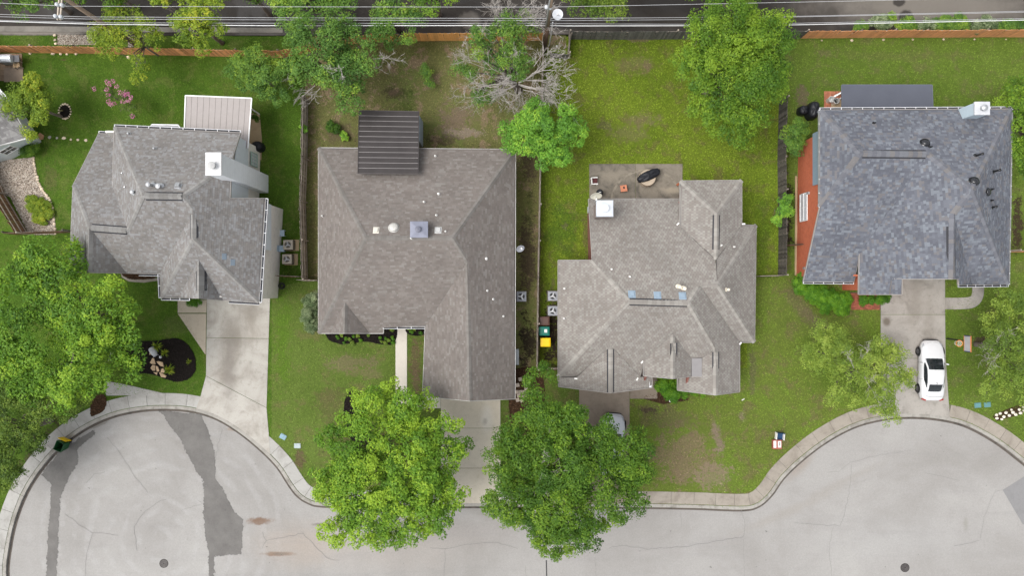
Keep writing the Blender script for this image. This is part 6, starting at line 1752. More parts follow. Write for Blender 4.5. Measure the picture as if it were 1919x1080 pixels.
# ------------------------------------------------------------------ air conditioners
def ac_unit(label, px, py, body, pad, size=.74, h=.72, rz=0., fan=M_BLK, group=None, padoff=(0, 0), padsz=None):
    c = P(px, py, h); c.z = 0
    root = thing('air_conditioner', label, 'air conditioner', c, rz, group)
    ps = padsz or (size * 1.12, size * 1.12)
    MB().box((padoff[0], padoff[1], .03), (ps[0], ps[1], .08)).build('pad', pad, root, local=True)
    MB().box((0, 0, .08 + h / 2), (size, size, h)).build('casing', body, root, local=True, bevel=.05)
    mb = MB()
    for i in range(8):
        z = .16 + i * (h - .2) / 8
        mb.box((0, 0, z), (size * 1.012, size * 1.012, .02))
    mb.build('louvre', M_BLK, root, local=True)['kind'] = 'stuff'
    MB().lathe((0, 0, h + .06), [(size * .40, 0), (size * .40, .05), (size * .34, .055), (size * .34, .045)], 24, None, False).build('fan_ring', body, root, local=True)
    MB().lathe((0, 0, h + .092), [(size * .345, 0), (0.0, .001)], 24, None, False).build('fan_well', fan, root, local=True)
    mb = MB()
    for k in range(3):
        a = k * 2.1 + px
        mb.box((math.cos(a) * size * .17, math.sin(a) * size * .17, h + .112), (size * .32, size * .15, .012), a)
    mb.lathe((0, 0, h + .10), [(size * .09, 0), (size * .09, .05), (0, .06)], 12)
    mb.build('fan_blade', M_STEEL, root, local=True)
    mb = MB()
    for k in range(2):
        r = size * (.16 + .12 * k)
        ring = [(r * math.cos(t * math.pi / 10), r * math.sin(t * math.pi / 10), h + .135) for t in range(21)]
        mb.tube(ring, .006, 3, caps=False)
    mb.build('grille', M_BLK, root, local=True)['kind'] = 'stuff'
    return root
BEI = simple('beige_ac_casing', (0.42, 0.375, 0.305), .5); GRY = simple('grey_ac_casing', (0.27, 0.285, 0.31), .5)
ac_unit('beige air conditioner beside the white brick wall, the upper of two', 540, 459, BEI, C_TAN, .72, .7, 0, simple('dark_beige_well', (0.13, 0.115, 0.095), .6), padsz=(1.0, .85), padoff=(.12, 0))  # fan disc has a plain dark beige colour
ac_unit('beige air conditioner beside the white brick wall, the lower of two', 538, 486, BEI, C_TAN, .72, .7, 0, simple('dark_beige_well', (0.13, 0.115, 0.095), .6), padsz=(1.0, .85), padoff=(.12, 0))
ac_unit('grey air conditioner under the east eave of the brown house', 977, 556, GRY, C_SIDE, .74, .75)
ac_unit('grey air conditioner beside the tan grey house, the upper of two', 1036, 555, GRY, C_SIDE, .72, .72)
ac_unit('grey air conditioner beside the tan grey house, the lower of two', 1036, 583, GRY, C_SIDE, .72, .72)

# ------------------------------------------------------------------ wheeled carts
def cart(label, px, py, body, lid, rz=0., h=1.02, lying=False, tape=False):
    c = P(px, py, h); c.z = 0
    root = thing('wheeled_cart', label, 'waste cart', c, rz)
    w0, w1, d0, d1 = .25, .31, .27, .36
    def section(z, w, d): return [(-w, -d, z), (w, -d, z), (w, d, z), (-w, d, z)]
    mb = MB()
    o0, o1 = section(0.06, w0, d0), section(h, w1, d1)
    i0, i1 = section(0.10, w0 - .02, d0 - .02), section(h, w1 - .025, d1 - .025)
    mb.add(o0 + o1 + i0 + i1, [(3, 2, 1, 0), (0, 1, 5, 4), (1, 2, 6, 5), (2, 3, 7, 6), (3, 0, 4, 7), (8, 9, 10, 11), (13, 9, 8, 12), (14, 10, 9, 13), (15, 11, 10, 14), (12, 8, 11, 15), (4, 5, 13, 12), (5, 6, 14, 13), (6, 7, 15, 14), (7, 4, 12, 15)])
    mb.tube([(-w1, -d1, h - .03), (w1, -d1, h - .03), (w1, d1, h - .03), (-w1, d1, h - .03), (-w1, -d1, h - .03)], .022, 5)
    parts = [mb.build('bin_body', body, root, local=True)]
    parts.append(MB().tube([(-.22, d1 + .07, h - .06), (.22, d1 + .07, h - .06)], .018, 6).add([], []).build('handle', body, root, local=True))
    for s_ in (-1, 1):
        parts.append(MB().lathe((s_ * .26, d0 + .04, .13), [(.03, -.03), (.13, -.03), (.13, .03), (.03, .03)], 16, (1, 0, 0)).build('wheel', M_BLK, root, local=True))
    lm = MB()
    lm.add([(-.34, -.40, 0), (.34, -.40, 0), (.34, .38, 0), (-.34, .38, 0), (-.33, -.39, .05), (.33, -.39, .05), (.33, .37, .05), (-.33, .37, .05), (-.22, -.28, .085), (.22, -.28, .085), (.22, .20, .085), (-.22, .20, .085)],
           [(3, 2, 1, 0), (0, 1, 5, 4), (1, 2, 6, 5), (2, 3, 7, 6), (3, 0, 4, 7), (4, 5, 9, 8), (5, 6, 10, 9), (6, 7, 11, 10), (7, 4, 8, 11), (8, 9, 10, 11)])
    lo = lm.build('lid', lid, root, local=True, bevel=.02)
    if not lying:
        lo.location = (0, 0, h + .005)
        if tape: MB().box((.02, -.1, .092), (.24, .2, .008)).build('sticker', M_PVC, lo, local=True)
    else:
        lo.location = (0, d1 + .12, h - .40); lo.rotation_euler = (math.radians(-97), 0, 0)
        root.location.z = -.12
    return root
M_BRNP = simple('brown_cart_plastic', (0.085, 0.045, 0.034), .5, vary=.1); M_TEAL = simple('teal_cart_plastic', (0.01, 0.14, 0.105), .5, vary=.1)
M_YEL = simple('yellow_lid_plastic', (0.78, 0.52, 0.008), .5, vary=.06); M_GRN = simple('green_cart_plastic', (0.012, 0.075, 0.022), .45, vary=.15)
cart('waste cart with brown lid against the thin side fence', 1020, 602, M_BRNP, M_BRNP, math.pi / 2)
cart('waste cart with teal green lid and white sticker by the thin side fence', 1020, 621, M_TEAL, M_TEAL, math.pi / 2, tape=True)
cart('waste cart with bright yellow lid by the thin side fence', 1022, 642, M_BLK, M_YEL, math.pi / 2)
cart('open green waste cart with its yellow lid hanging back at the left kerb', 108, 838, M_GRN, M_YEL, math.radians(-24), lying=True)

# ------------------------------------------------------------------ cars
M_CARW = simple('white_car_paint', (0.60, 0.605, 0.615), .25, vary=.02, spec=.5, coat=.6)
M_CARS = simple('silver_white_car_paint', (0.46, 0.475, 0.505), .25, vary=.03, spec=.5, coat=.6)
M_CGL = simple('dark_car_glass', (0.016, 0.020, 0.022), .06, spec=.6, vary=.3)
M_TYRE = simple('tyre_rubber', (0.022, 0.022, 0.022), .8); M_RIM = simple('dark_alloy_rim', (0.16, 0.16, 0.17), .35, .7)
M_TRIM = simple('black_car_trim', (0.012, 0.012, 0.014), .45)
M_LAMP = simple('clear_lamp_glass', (0.32, 0.34, 0.36), .12, spec=.6); M_RED = simple('red_tail_lamp', (0.30, 0.015, 0.012), .2, spec=.5)

def interp(tab, y):
    for (y0, v0), (y1, v1) in zip(tab[:-1], tab[1:]):
        if y0 <= y <= y1:
            t = (y - y0) / (y1 - y0); t = t * t * (3 - 2 * t) * .5 + t * .5
            return v0 + (v1 - v0) * t
    return tab[0][1] if y < tab[0][0] else tab[-1][1]

def car(label, loc, rz, paint, L=4.52, W=1.80):
    root = thing('parked_car', label, 'car', loc, rz)
    h2 = L / 2
    wid = [(-h2, .60), (-h2 + .12, .74), (-h2 + .45, .85), (-h2 + 1.0, W / 2), (0, W / 2 - .02), (h2 - 1.1, W / 2 - .01), (h2 - .5, .83), (h2 - .18, .70), (h2, .50)]
    deck = [(-h2, .70), (-h2 + .08, .93), (-h2 + .5, 1.0), (-1.0, 1.0), (.7, .96), (1.2, .90), (h2 - .4, .78), (h2 - .08, .66), (h2, .54)]
    bot = [(-h2, .36), (-h2 + .25, .24), (0, .19), (h2 - .3, .22), (h2, .30)]
    ys = [-h2, -h2 + .05, -h2 + .15, -h2 + .3, -h2 + .5, -h2 + .8, -1.35, -1.0, -.6, -.2, .2, .6, .9, 1.2, 1.5, h2 - .55, h2 - .35, h2 - .18, h2 - .07, h2]
    rows = []
    for y in ys:
        w = interp(wid, y); zt = interp(deck, y); zb = interp(bot, y)
        half = [(0, zt + .035), (.45 * w, zt + .028), (.74 * w, zt + .008), (.90 * w, zt - .045), (.975 * w, zt - .13), (w, .62 * zt + .38 * zb + .03), (.985 * w, .35 * zt + .65 * zb), (.93 * w, zb + .03), (.80 * w, zb)]
        rows.append([(-x, y, z) for x, z in half[::-1]] + [(x, y, z) for x, z in half[1:]])
    mb = MB().grid(rows)
    n = len(rows[0])
    mb.add(rows[0], [tuple(range(n))]); mb.add(rows[-1], [tuple(range(n - 1, -1, -1))])
    bm_ = mb.build('body', paint, root, smooth=True, local=True)
    roofz = [(-1.62, 1.0), (-1.25, 1.20), (-.85, 1.335), (-.3, 1.385), (.05, 1.36), (.35, 1.25), (.75, 1.05), (.98, .955)]
    beltw = [(-1.62, .60), (-1.1, .75), (-.4, .80), (.4, .80), (.98, .70)]
    topw = [(-1.62, .52), (-.9, .545), (-.2, .575), (.25, .58), (.98, .66)]
    def cab(y, v):
        s_ = 1 if v >= 0 else -1
        v = abs(v)
        zr = interp(roofz, y); wb = interp(beltw, y); wt = interp(topw, y)
        zb = min(.985, zr - .004)
        if v <= .62:
            t = v / .62
            return Vector((s_ * wt * t, y, zr - .055 * t ** 3))
        t = (v - .62) / .38
        return Vector((s_ * (wt + (wb - wt) * t ** .85), y, (zr - .055) + (zb - (zr - .055)) * t))
    cy = [-1.62 + i * 2.6 / 26 for i in range(27)]
    vv = [-1 + i / 10 for i in range(21)]
    MB().grid([[cab(y, v) for v in vv] for y in cy]).build('cabin', paint, root, smooth=True, local=True)
    def glass(name, y0, y1, v0f, v1f, ny=8, nv=10, lift=.010, mat=M_CGL):
        g = []
        for i in range(ny + 1):
            y = y0 + (y1 - y0) * i / ny
            row = []
            a, b_ = v0f(i / ny), v1f(i / ny)
            for j in range(nv + 1):
                v = a + (b_ - a) * j / nv
                p = cab(y, v); e = .01
                du = cab(min(.97, y + e), v) - cab(max(-1.61, y - e), v); dv = cab(y, min(1, v + e)) - cab(y, max(-1, v - e))
                nn = dv.cross(du)
                nn = nn.normalized() if nn.length > 1e-9 else Vector((0, 0, 1))
                if nn.z < 0: nn = -nn
                row.append(p + nn * lift)
            g.append(row)
        return MB().grid(g).build(name, mat, root, smooth=True, local=True)
    glass('windscreen', .93, .13, lambda t: -.60, lambda t: .60)
    glass('rear_window', -.98, -1.54, lambda t: -.56, lambda t: .56)
    for s_ in (1, -1):
        glass('side_window', .62, -1.22, lambda t: s_ * (.70 + .10 * max(0, (.2 - t) / .2)), lambda t: s_ * (.97 - .18 * max(0, (t - .7) / .3)), 10, 4)
        MB().add([], []).lathe((0, 0, 0), [(.001, 0)], 3) if False else None
        mr = MB().box((s_ * (W / 2 + .08), .52, .98), (.20, .10, .12), s_ * -.25)
        mr.build('wing_mirror', paint, root, local=True, bevel=.03)
        for yy in (h2 - .86, -h2 + .86):
            wh = thing('wheel', None, None); wh.parent = root; wh.location = (s_ * (W / 2 - .08), yy, .325)
            MB().lathe((0, 0, 0), [(.20, -.10), (.30, -.105), (.325, -.07), (.325, .07), (.30, .105), (.20, .10)], 24, (1, 0, 0), False).build('tyre', M_TYRE, wh, smooth=True, local=True)
            rim = MB().lathe((s_ * .085, 0, 0), [(0.0, .0), (.05, .0), (.20, -.01 * s_), (.21, .005)], 20, (1, 0, 0))
            for k in range(5):
                a = k * 2 * math.pi / 5
                rim.box((s_ * .098, math.cos(a) * .11, math.sin(a) * .11), (.02, .05, .18), 0, 1, Matrix.Rotation(-a + math.pi / 2, 3, 'X'))
            rim.build('rim', M_RIM, wh, local=True)
            ar = [(s_ * (W / 2 + .004), yy + math.cos(t) * .375, .325 + math.sin(t) * .375) for t in [math.pi * k / 14 for k in range(15)]]
            MB().tube(ar, .028, 5).build('wheel_arch', M_TRIM, root, local=True)
        MB().add([(s_ * .42, h2 - .10, .62), (s_ * .70, h2 - .22, .66), (s_ * .80, h2 - .52, .74), (s_ * .72, h2 - .42, .765), (s_ * .50, h2 - .16, .705)], [(0, 1, 2, 3, 4)] if s_ > 0 else [(4, 3, 2, 1, 0)]).build('headlight', M_LAMP, root, local=True)
        MB().box((s_ * .66, -h2 + .085, .80), (.30, .10, .16), s_ * .30).build('tail_light', M_RED, root, local=True, bevel=.02)
    pts = [(-.55, h2 - .02, .42), (-.35, h2 + .01, .44), (0, h2 + .02, .45), (.35, h2 + .01, .44), (.55, h2 - .02, .42)]
    MB().tube(pts, .06, 6).build('grille', M_TRIM, root, local=True)
    ps = []
    for i in range(13):
        x = -.66 + 1.32 * i / 12
        ps.append((x, h2 - .13 - .26 * (abs(x) / .66) ** 2.5, .695 + .05 * (abs(x) / .66) ** 2))
    MB().tube(ps, .014, 4).build('bonnet_gap', M_TRIM, root, local=True)
    for s_ in (1, -1):
        for y0 in (.62, -.62):
            pth = []
            for zz in (.96, .80, .62, .45, .30):
                w_ = interp(wid, y0); zt = interp(deck, y0); zb = interp(bot, y0)
                f_ = (zz - zb) / (zt - zb)
                xx = w_ * (1.0 if f_ < .7 else 1.0 - .10 * ((f_ - .7) / .3) ** 2)
                pth.append((s_ * (xx + .002), y0 - .02 * (zz < .5), zz))
            MB().tube(pth, .009, 4).build('door_seam', M_TRIM, root, local=True)
        MB().box((s_ * (W / 2 - .005), -.42, .80), (.03, .16, .03)).build('door_handle', paint, root, local=True)
    MB().tube([(x_, -h2 + .30 + .10 * (x_ / .7) ** 2, 1.0 + .03) for x_ in (-.62, -.4, 0, .4, .62)], .009, 4).build('boot_seam', M_TRIM, root, local=True)
    MB().tube([(-.02, -.80, 1.36), (-.02, -.92, 1.46)], .018, 5).build('aerial', M_TRIM, root, local=True)
    return root
car('white coupe parked on the stained driveway by the basketball hoop', P(1737, 693, 0) , math.radians(-1.0), M_CARW)
car('white car with dark windscreen half hidden under the deep green street tree', P(1144, 831, 0), math.radians(-5), M_CARS, 4.7, 1.84)

# ------------------------------------------------------------------ basketball hoop
hp = P(1774, 635)
bh = thing('basketball_hoop', 'basketball hoop with orange rim beside the white coupe', 'basketball hoop', hp)
pb = hp
MB().tube([pb, pb + Vector((0, 0, 2.6)), pb + Vector((-.30, -.12, 3.1))], .05, 8).build('pole', M_TRIM, bh)
bx_ = pb + Vector((-.45, -.14, 3.3))
MB().box(bx_, (.04, 1.12, .75)).build('backboard', simple('grey_clear_backboard', (0.36, 0.37, 0.38), .25, spec=.5), bh)
for dz in (-.375, .375): MB().box(bx_ + Vector((0, 0, dz)), (.06, 1.16, .05)).build('board_frame', simple('orange_board_trim', (0.52, 0.19, 0.07), .5), bh)
for dy in (-.56, .56): MB().box(bx_ + Vector((0, dy, 0)), (.06, .06, .75)).build('board_edge', simple('navy_board_trim', (0.02, 0.03, 0.10), .5), bh)
rc = bx_ + Vector((-.42, 0, -.27))
ring = [rc + Vector((.23 * math.cos(t * math.pi / 12), .23 * math.sin(t * math.pi / 12), 0)) for t in range(25)]
MB().tube(ring, .022, 6, caps=False).build('rim', simple('orange_rim_steel', (0.62, 0.20, 0.03), .4), bh)
mb = MB()
for k in range(12):
    a = k * math.pi / 6
    mb.tube([rc + Vector((.22 * math.cos(a), .22 * math.sin(a), 0)), rc + Vector((.16 * math.cos(a + .26), .16 * math.sin(a + .26), -.22)), rc + Vector((.13 * math.cos(a), .13 * math.sin(a), -.42))], .010, 3)
    mb.tube([rc + Vector((.22 * math.cos(a), .22 * math.sin(a), 0)), rc + Vector((.16 * math.cos(a - .26), .16 * math.sin(a - .26), -.22)), rc + Vector((.13 * math.cos(a), .13 * math.sin(a), -.42))], .010, 3)
mb.build('net', M_PVC, bh)

# ------------------------------------------------------------------ patio of the tan grey house
pat = structure(thing('patio', None, None))
pts = [(1104, 307), (1191, 307), (1191, 385), (1104, 385)]
MB().prism(inset_poly(PX(*pts), .01), -.05, .03).build('slab', C_PATIO, pat)
MB().prism(inset_poly(PX((1191, 307), (1279, 307), (1279, 385), (1191, 385)), .01), -.05, .03).build('slab', C_PATIO, pat)
cx_, cy_ = P2(1212, 383)
arc = []
for k in range(25):
    a = math.pi * (k / 24)
    arc.append((cx_ + 2.75 * math.cos(a), cy_ + 2.62 * math.sin(a)))
MB().grid(ribbon(arc, .16, .036)).build('slab_stain', concrete('pale_ring_stain', (0.245, 0.215, 0.170), (0.125, 0.11, 0.09), 1.0, 2.6), pat)
M_COVER = simple('black_grill_cover', (0.013, 0.014, 0.018), .45, vary=.3)
def draped(name, label, cat, px, py, prof, rx, ry, rz, mat, zt, legs=None, seed=1):
    c = P(px, py, zt); c.z = 0
    root = thing(name, label, cat, c, rz)
    rg = random.Random(seed)
    rows = []
    N = 28
    ph = [rg.uniform(0, 6.28) for _ in range(3)]
    for z, s_ in prof:
        row = []
        for k in range(N + 1):
            a = 2 * math.pi * (k % N) / N
            fold = 1 + .05 * math.sin(a * 7 + ph[0]) * (1 - z / zt) + .03 * math.sin(a * 13 + ph[1])
            sq = (abs(math.cos(a)) ** 2.6 + abs(math.sin(a)) ** 2.6) ** (-1 / 2.6)
            row.append((rx * s_ * math.cos(a) * fold * sq, ry * s_ * math.sin(a) * fold * sq, z + .02 * math.sin(a * 5 + ph[2])))
        rows.append(row)
    MB().grid(rows).build('cover', mat, root, smooth=True, local=True)
    return root
gr = draped('covered_table', 'oblong patio table under a black cover on the mildewed patio', 'table', 1217, 328, [(.45, 1.0), (.62, 1.0), (.74, .97), (.80, .85), (.83, .45), (.84, .01)], .92, .36, math.radians(24), M_COVER, .84)
MB().lathe((-.15, -.12, .02), [(.62, 0), (.66, .2), (.60, .62)], 20).build('table_base', simple('tan_table_base', (0.40, 0.33, 0.25), .7), gr, local=True)
# orange table-like seat, kettle grill, white box heater
c = P(1169, 353, .5); c.z = 0
st = thing('patio_table', 'small square terracotta side table on the mildewed patio', 'table', c, .15)
MB().box((0, 0, .47), (.5, .5, .05)).build('table_top', simple('terracotta_plastic', (0.52, 0.20, 0.11), .5, vary=.1), st, local=True, bevel=.02)
for sx in (-1, 1):
    for sy in (-1, 1): MB().tube([(sx * .24, sy * .24, .03), (sx * .18, sy * .18, .46)], .022, 5).build('leg', M_TRIM, st, local=True)
MB().box((.02, .05, .50), (.12, .16, .02)).build('ash_tray', M_TRIM, st, local=True)
c = P(1124, 361, .7); c.z = 0
kg = thing('kettle_grill', 'round black kettle grill beside the cream satellite dish', 'grill', c)
MB().lathe((0, 0, .42), [(.02, 0), (.16, .04), (.25, .14), (.27, .25), (.275, .27), (.25, .38), (.15, .47), (0, .5)], 20).build('bowl', M_BDOME, kg, smooth=True, local=True)
for k in range(3):
    a = k * 2.094
    MB().tube([(.12 * math.cos(a), .12 * math.sin(a), .5), (.26 * math.cos(a), .26 * math.sin(a), .03)], .015, 5).build('leg', M_STEEL, kg, local=True)
MB().box((0, 0, .94), (.10, .03, .03)).build('handle', M_PVC, kg, local=True)
c = P(1114, 339, .5); c.z = 0
wc = thing('patio_chair', 'white framed box chair with dark seat at the corner of the mildewed patio', 'chair', c, .05)
for sx in (-1, 1):
    for sy in (-1, 1): MB().box((sx * .22, sy * .23, .25), (.06, .06, .46)).build('leg', M_PVC, wc, local=True)
MB().box((.04, 0, .44), (.36, .42, .04)).build('seat', simple('dark_red_seat', (0.075, 0.02, 0.02), .7), wc, local=True)
MB().box((-.22, 0, .58), (.05, .5, .26)).build('backrest', M_PVC, wc, local=True, bevel=.01)
for sy in (-1, 1): MB().box((.02, sy * .24, .56), (.46, .06, .04)).build('arm', M_PVC, wc, local=True)
mb = MB()
tag(MB().box((P(1271, 345).x, P(1271, 345).y, .08), (.34, .16, .12), .7).build('loose_brick', simple('loose_brick_red', (0.30, 0.10, 0.05), .9), None, bevel=.01), 'single loose red brick lying at the patio corner', 'brick')
for px, py in ((1106, 308), (1148, 308), (1277, 308)):
    pass
# ------------------------------------------------------------------ behind the blue grey house
gc = draped('covered_grill', 'tall grill under a black cover behind the orange brick wall', 'grill', 1528, 204, [(.05, 1.05), (.5, 1.02), (.85, 1.0), (1.05, .92), (1.12, .6), (1.14, .01)], .38, .62, math.radians(-8), M_COVER, 1.12, seed=4)
kc = draped('covered_smoker', 'round smoker under a black cover beside the tall covered grill', 'smoker', 1508, 205, [(.05, 1.0), (.5, 1.0), (.78, .95), (.85, .7), (.87, .01)], .33, .33, 0, M_COVER, .85, seed=5)
bp = structure(thing('brick_patio', None, None))
a0 = P(1544, 171); a1 = P(1580, 215)
bme = None
for iy in range(int((a0.y - a1.y) / .21)):
    for ix in range(int((a1.x - a0.x) / .105)):
        x = a0.x + (ix + .5) * .105; y = a0.y - (iy + .5) * .21
        if ix > 4 and iy > 2: continue
        if bme is None:
            o = MB().box((0, 0, 0), (.098, .203, .07)).build('paver', simple('orange_paver', (0.36, 0.14, 0.08), .9, vary=.3, perobj=.25), bp, local=True); bme = o.data
        else:
            o = bpy.data.objects.new('paver', bme); COL.objects.link(o); o.parent = bp
        o.location = (x, y, .015 + random.uniform(-.003, .003))
MB().prism(PX((1554, 181), (1600, 181), (1600, 215), (1554, 215)), -.02, .03).build('slab', C_TAN, bp)
M_DUCT = simple('bright_duct_metal', (0.62, 0.62, 0.60), .35, .4, vary=.1)
for lab, x, y, r, lid in (('bright metal drum with pale inside behind the patio roof corner', 1558, 186, .22, M_STEEL), ('bright metal drum with dark inside beside the patio roof corner', 1567.5, 189, .21, M_BLK)):
    c = P(x, y, .55); c.z = .03
    t_ = thing('metal_drum', lab, 'drum', c)
    MB().lathe((0, 0, 0), [(r * .95, 0), (r, .5), (r * 1.06, .52), (r * 1.06, .56), (r * .84, .56), (r * .80, .2)], 22, None, False).build('wall', M_DUCT, t_, smooth=False, local=True)
    MB().lathe((0, 0, .22), [(r * .82, 0), (0, .002)], 20, None, False).build('inside', lid, t_, local=True)
tag(MB().tube([P(1563, 181, .9), P(1580, 172, 1.2)], .085, 12).build('duct_pipe', M_DUCT), 'slanting bright metal pipe beside the drums at the patio roof', 'pipe')
# ------------------------------------------------------------------ mulch beds
def bed(name, pts, mat, z=.05, jit=.02, n=5):
    pp = smooth_path([P2(*p) for p in pts], n, True)
    mb = MB().prism(jitter_poly(pp, jit, .25, 3), -.03, z)
    o = structure(mb.build(name, mat))
    o['poly'] = 0
    BEDS.append(pp)
    # loose chips
    xs = np.array(pp); lo, hi = xs.min(0), xs.max(0)
    rg = np.random.default_rng(int(pts[0][0]))
    n_ = int((hi - lo).prod() * 160)
    X = rg.uniform(lo[0], hi[0], n_); Y = rg.uniform(lo[1], hi[1], n_)
    k = in_poly_np(X, Y, pp); X, Y = X[k], Y[k]
    if len(X):
        a = rg.uniform(0, math.pi, len(X)); l = rg.uniform(.02, .06, len(X)); w = l * .4
        dz = rg.uniform(-.02, .03, len(X))
        ca, sa = np.cos(a), np.sin(a)
        V = np.stack([np.stack([X - ca * l - sa * w, Y - sa * l + ca * w, z + .012 - dz], 1), np.stack([X - ca * l + sa * w, Y - sa * l - ca * w, z + .012 - dz], 1), np.stack([X + ca * l + sa * w, Y + sa * l - ca * w, z + .02 + dz], 1), np.stack([X + ca * l - sa * w, Y + sa * l + ca * w, z + .02 + dz], 1)], 1).reshape(-1, 3)
        ch = np_mesh('mulch_chip', V, 4, mat, o, rg.random(len(X))); ch['kind'] = 'stuff'
    return o
BEDS = []
isl = bed('mulch_bed', [(235, 655), (258, 640), (292, 639), (325, 634), (345, 640), (360, 656), (367, 680), (364, 700), (350, 712), (330, 716), (310, 710), (285, 702), (262, 700), (238, 702)], M_MULCH)
bed('mulch_bed', [(610, 612), (612, 630), (622, 640), (642, 645), (665, 643), (690, 640), (712, 645), (740, 642), (740, 605), (690, 600)], M_MULCH)
bed('mulch_bed', [(763, 600), (763, 625), (795, 627), (800, 600)], M_MULCH)
bed('mulch_bed', [(645, 760), (655, 735), (675, 740), (690, 790), (698, 850), (680, 865), (660, 830), (648, 800)], M_MULCH)
bed('mulch_bed', [(170, 762), (175, 745), (195, 740), (200, 758), (192, 772), (172, 780)], M_BARK)
bed('mulch_bed', [(1205, 745), (1232, 735), (1275, 740), (1290, 750), (1262, 755), (1245, 757), (1222, 752)], M_BARK, .03)
bed('mulch_bed', [(960, 700), (1015, 700), (1015, 800), (960, 800)], M_BARK, .02)
bed('mulch_bed', [(230, 512), (240, 522), (265, 524), (290, 521), (298, 510), (260, 500)], M_BARK)
M_FLAG = simple('tan_flagstone', (0.47, 0.34, 0.215), .85, vary=.2, scale=4, perobj=.15)
fl = [[(282, 680), (287, 671), (290, 672), (293, 683), (285, 682)], [(294, 678), (298, 677), (306, 679), (308, 688), (301, 686)], [(283, 690), (287, 684), (292, 685), (292, 695), (287, 695)], [(293, 686), (297, 687), (300, 696), (295, 697)], [(303, 692), (307, 690), (310, 696), (308, 699), (302, 698)], [(288, 698), (296, 698), (295, 703)], [(299, 698), (304, 699), (313, 705), (311, 708), (303, 707)], [(281, 665), (283, 655), (286, 656), (285, 665)]]
for f in fl:
    MB().prism(PX(*f), .04, .10 + random.uniform(0, .02)).build('flagstone', M_FLAG, isl, bevel=.012)
# toppled grey urn
c = P(293, 663)
ur = thing('garden_urn', 'grey garden urn lying on its side in the mulch island', 'urn', c)
MB().lathe(c + Vector((-.12, .18, .25)), [(.12, -.35), (.22, -.3), (.26, -.05), (.22, .2), (.16, .32), (.21, .40), (.18, .40), (.12, .30)], 20, (.5, -.85, -.05)).build('vessel', simple('zinc_grey', (0.40, 0.41, 0.43), .55, vary=.2), ur, smooth=True)
MB().lathe(c + Vector((.36, -.26, .12)), [(.0, 0), (.11, .0), (.11, .05), (0, .06)], 16, (.7, .3, .6)).build('lid', M_CER, ur, smooth=True)
# ring of stones round a planting hole
rg0 = P(122, 209)
BEDS.append([(rg0.x + .42 * math.cos(t), rg0.y + .5 * math.sin(t)) for t in [k * math.pi / 8 for k in range(16)]])
rs = thing('stone_ring', 'ring of pale stones round dark soil in the deep green lawn', 'stone ring', rg0)
M_PALE = simple('pale_limestone', (0.55, 0.46, 0.35), .9, vary=.3, scale=6, perobj=.2)
MB().prism([(.42 * math.cos(t) + rg0.x, .5 * math.sin(t) + rg0.y) for t in [k * math.pi / 10 for k in range(20)]], -.02, .05).build('soil', M_MULCH, rs)
def stone(mb, c, r, rg, flat=.6):
    n = 7
    vs = []
    for z, k in ((-.3, .85), (.25, 1.0), (.75, .6)):
        for i in range(n):
            a = 2 * math.pi * i / n + rg.uniform(-.2, .2)
            q = r * k * rg.uniform(.8, 1.15)
            vs.append((c[0] + q * math.cos(a), c[1] + q * math.sin(a) * .85, c[2] + z * r * flat))
    fs = [(i, (i + 1) % n, n + (i + 1) % n, n + i) for i in range(n)] + [(n + i, n + (i + 1) % n, 2 * n + (i + 1) % n, 2 * n + i) for i in range(n)] + [tuple(range(2 * n, 3 * n))]
    mb.add(vs, fs)
    return mb
sr = random.Random(9)
for k in range(17):
    a = 2 * math.pi * k / 17
    stone(MB(), (rg0.x + .46 * math.cos(a), rg0.y + .56 * math.sin(a), .04), sr.uniform(.07, .11), sr).build('stone', M_PALE, rs)
MB().tube([rg0 + Vector((-.4, .02, .1)), rg0 + Vector((-.1, .05, .14))], .06, 6).build('log', simple('mossy_log', (0.12, 0.11, 0.05)), rs)
for i, (x, y, r) in enumerate(((93, 257, .15), (107, 258.5, .12), (120, 259, .16), (133, 261.5, .11), (146, 262, .13), (161, 263, .14))):
    nm = ['first', 'second', 'third', 'fourth', 'fifth', 'sixth'][i]
    p = P(x, y); tag(stone(MB(), (p.x, p.y, .02), r, sr, .3).build('stepping_stone', M_PALE if i > 1 else simple('grey_step_stone', (0.34, 0.32, 0.29), .9, vary=.3)), f'{nm} stepping stone from the far left house in the deep green lawn', 'stepping stone', 'row of stepping stones')
p = P(77, 255); tag(MB().prism(PX((71, 253), (76, 249), (83, 254), (81, 261), (75, 263)), 0, .07).build('tan_paver', simple('tan_paver', (0.42, 0.24, 0.14), .9)), 'tan five sided paving stone at the corner of the white siding wall', 'paving stone')
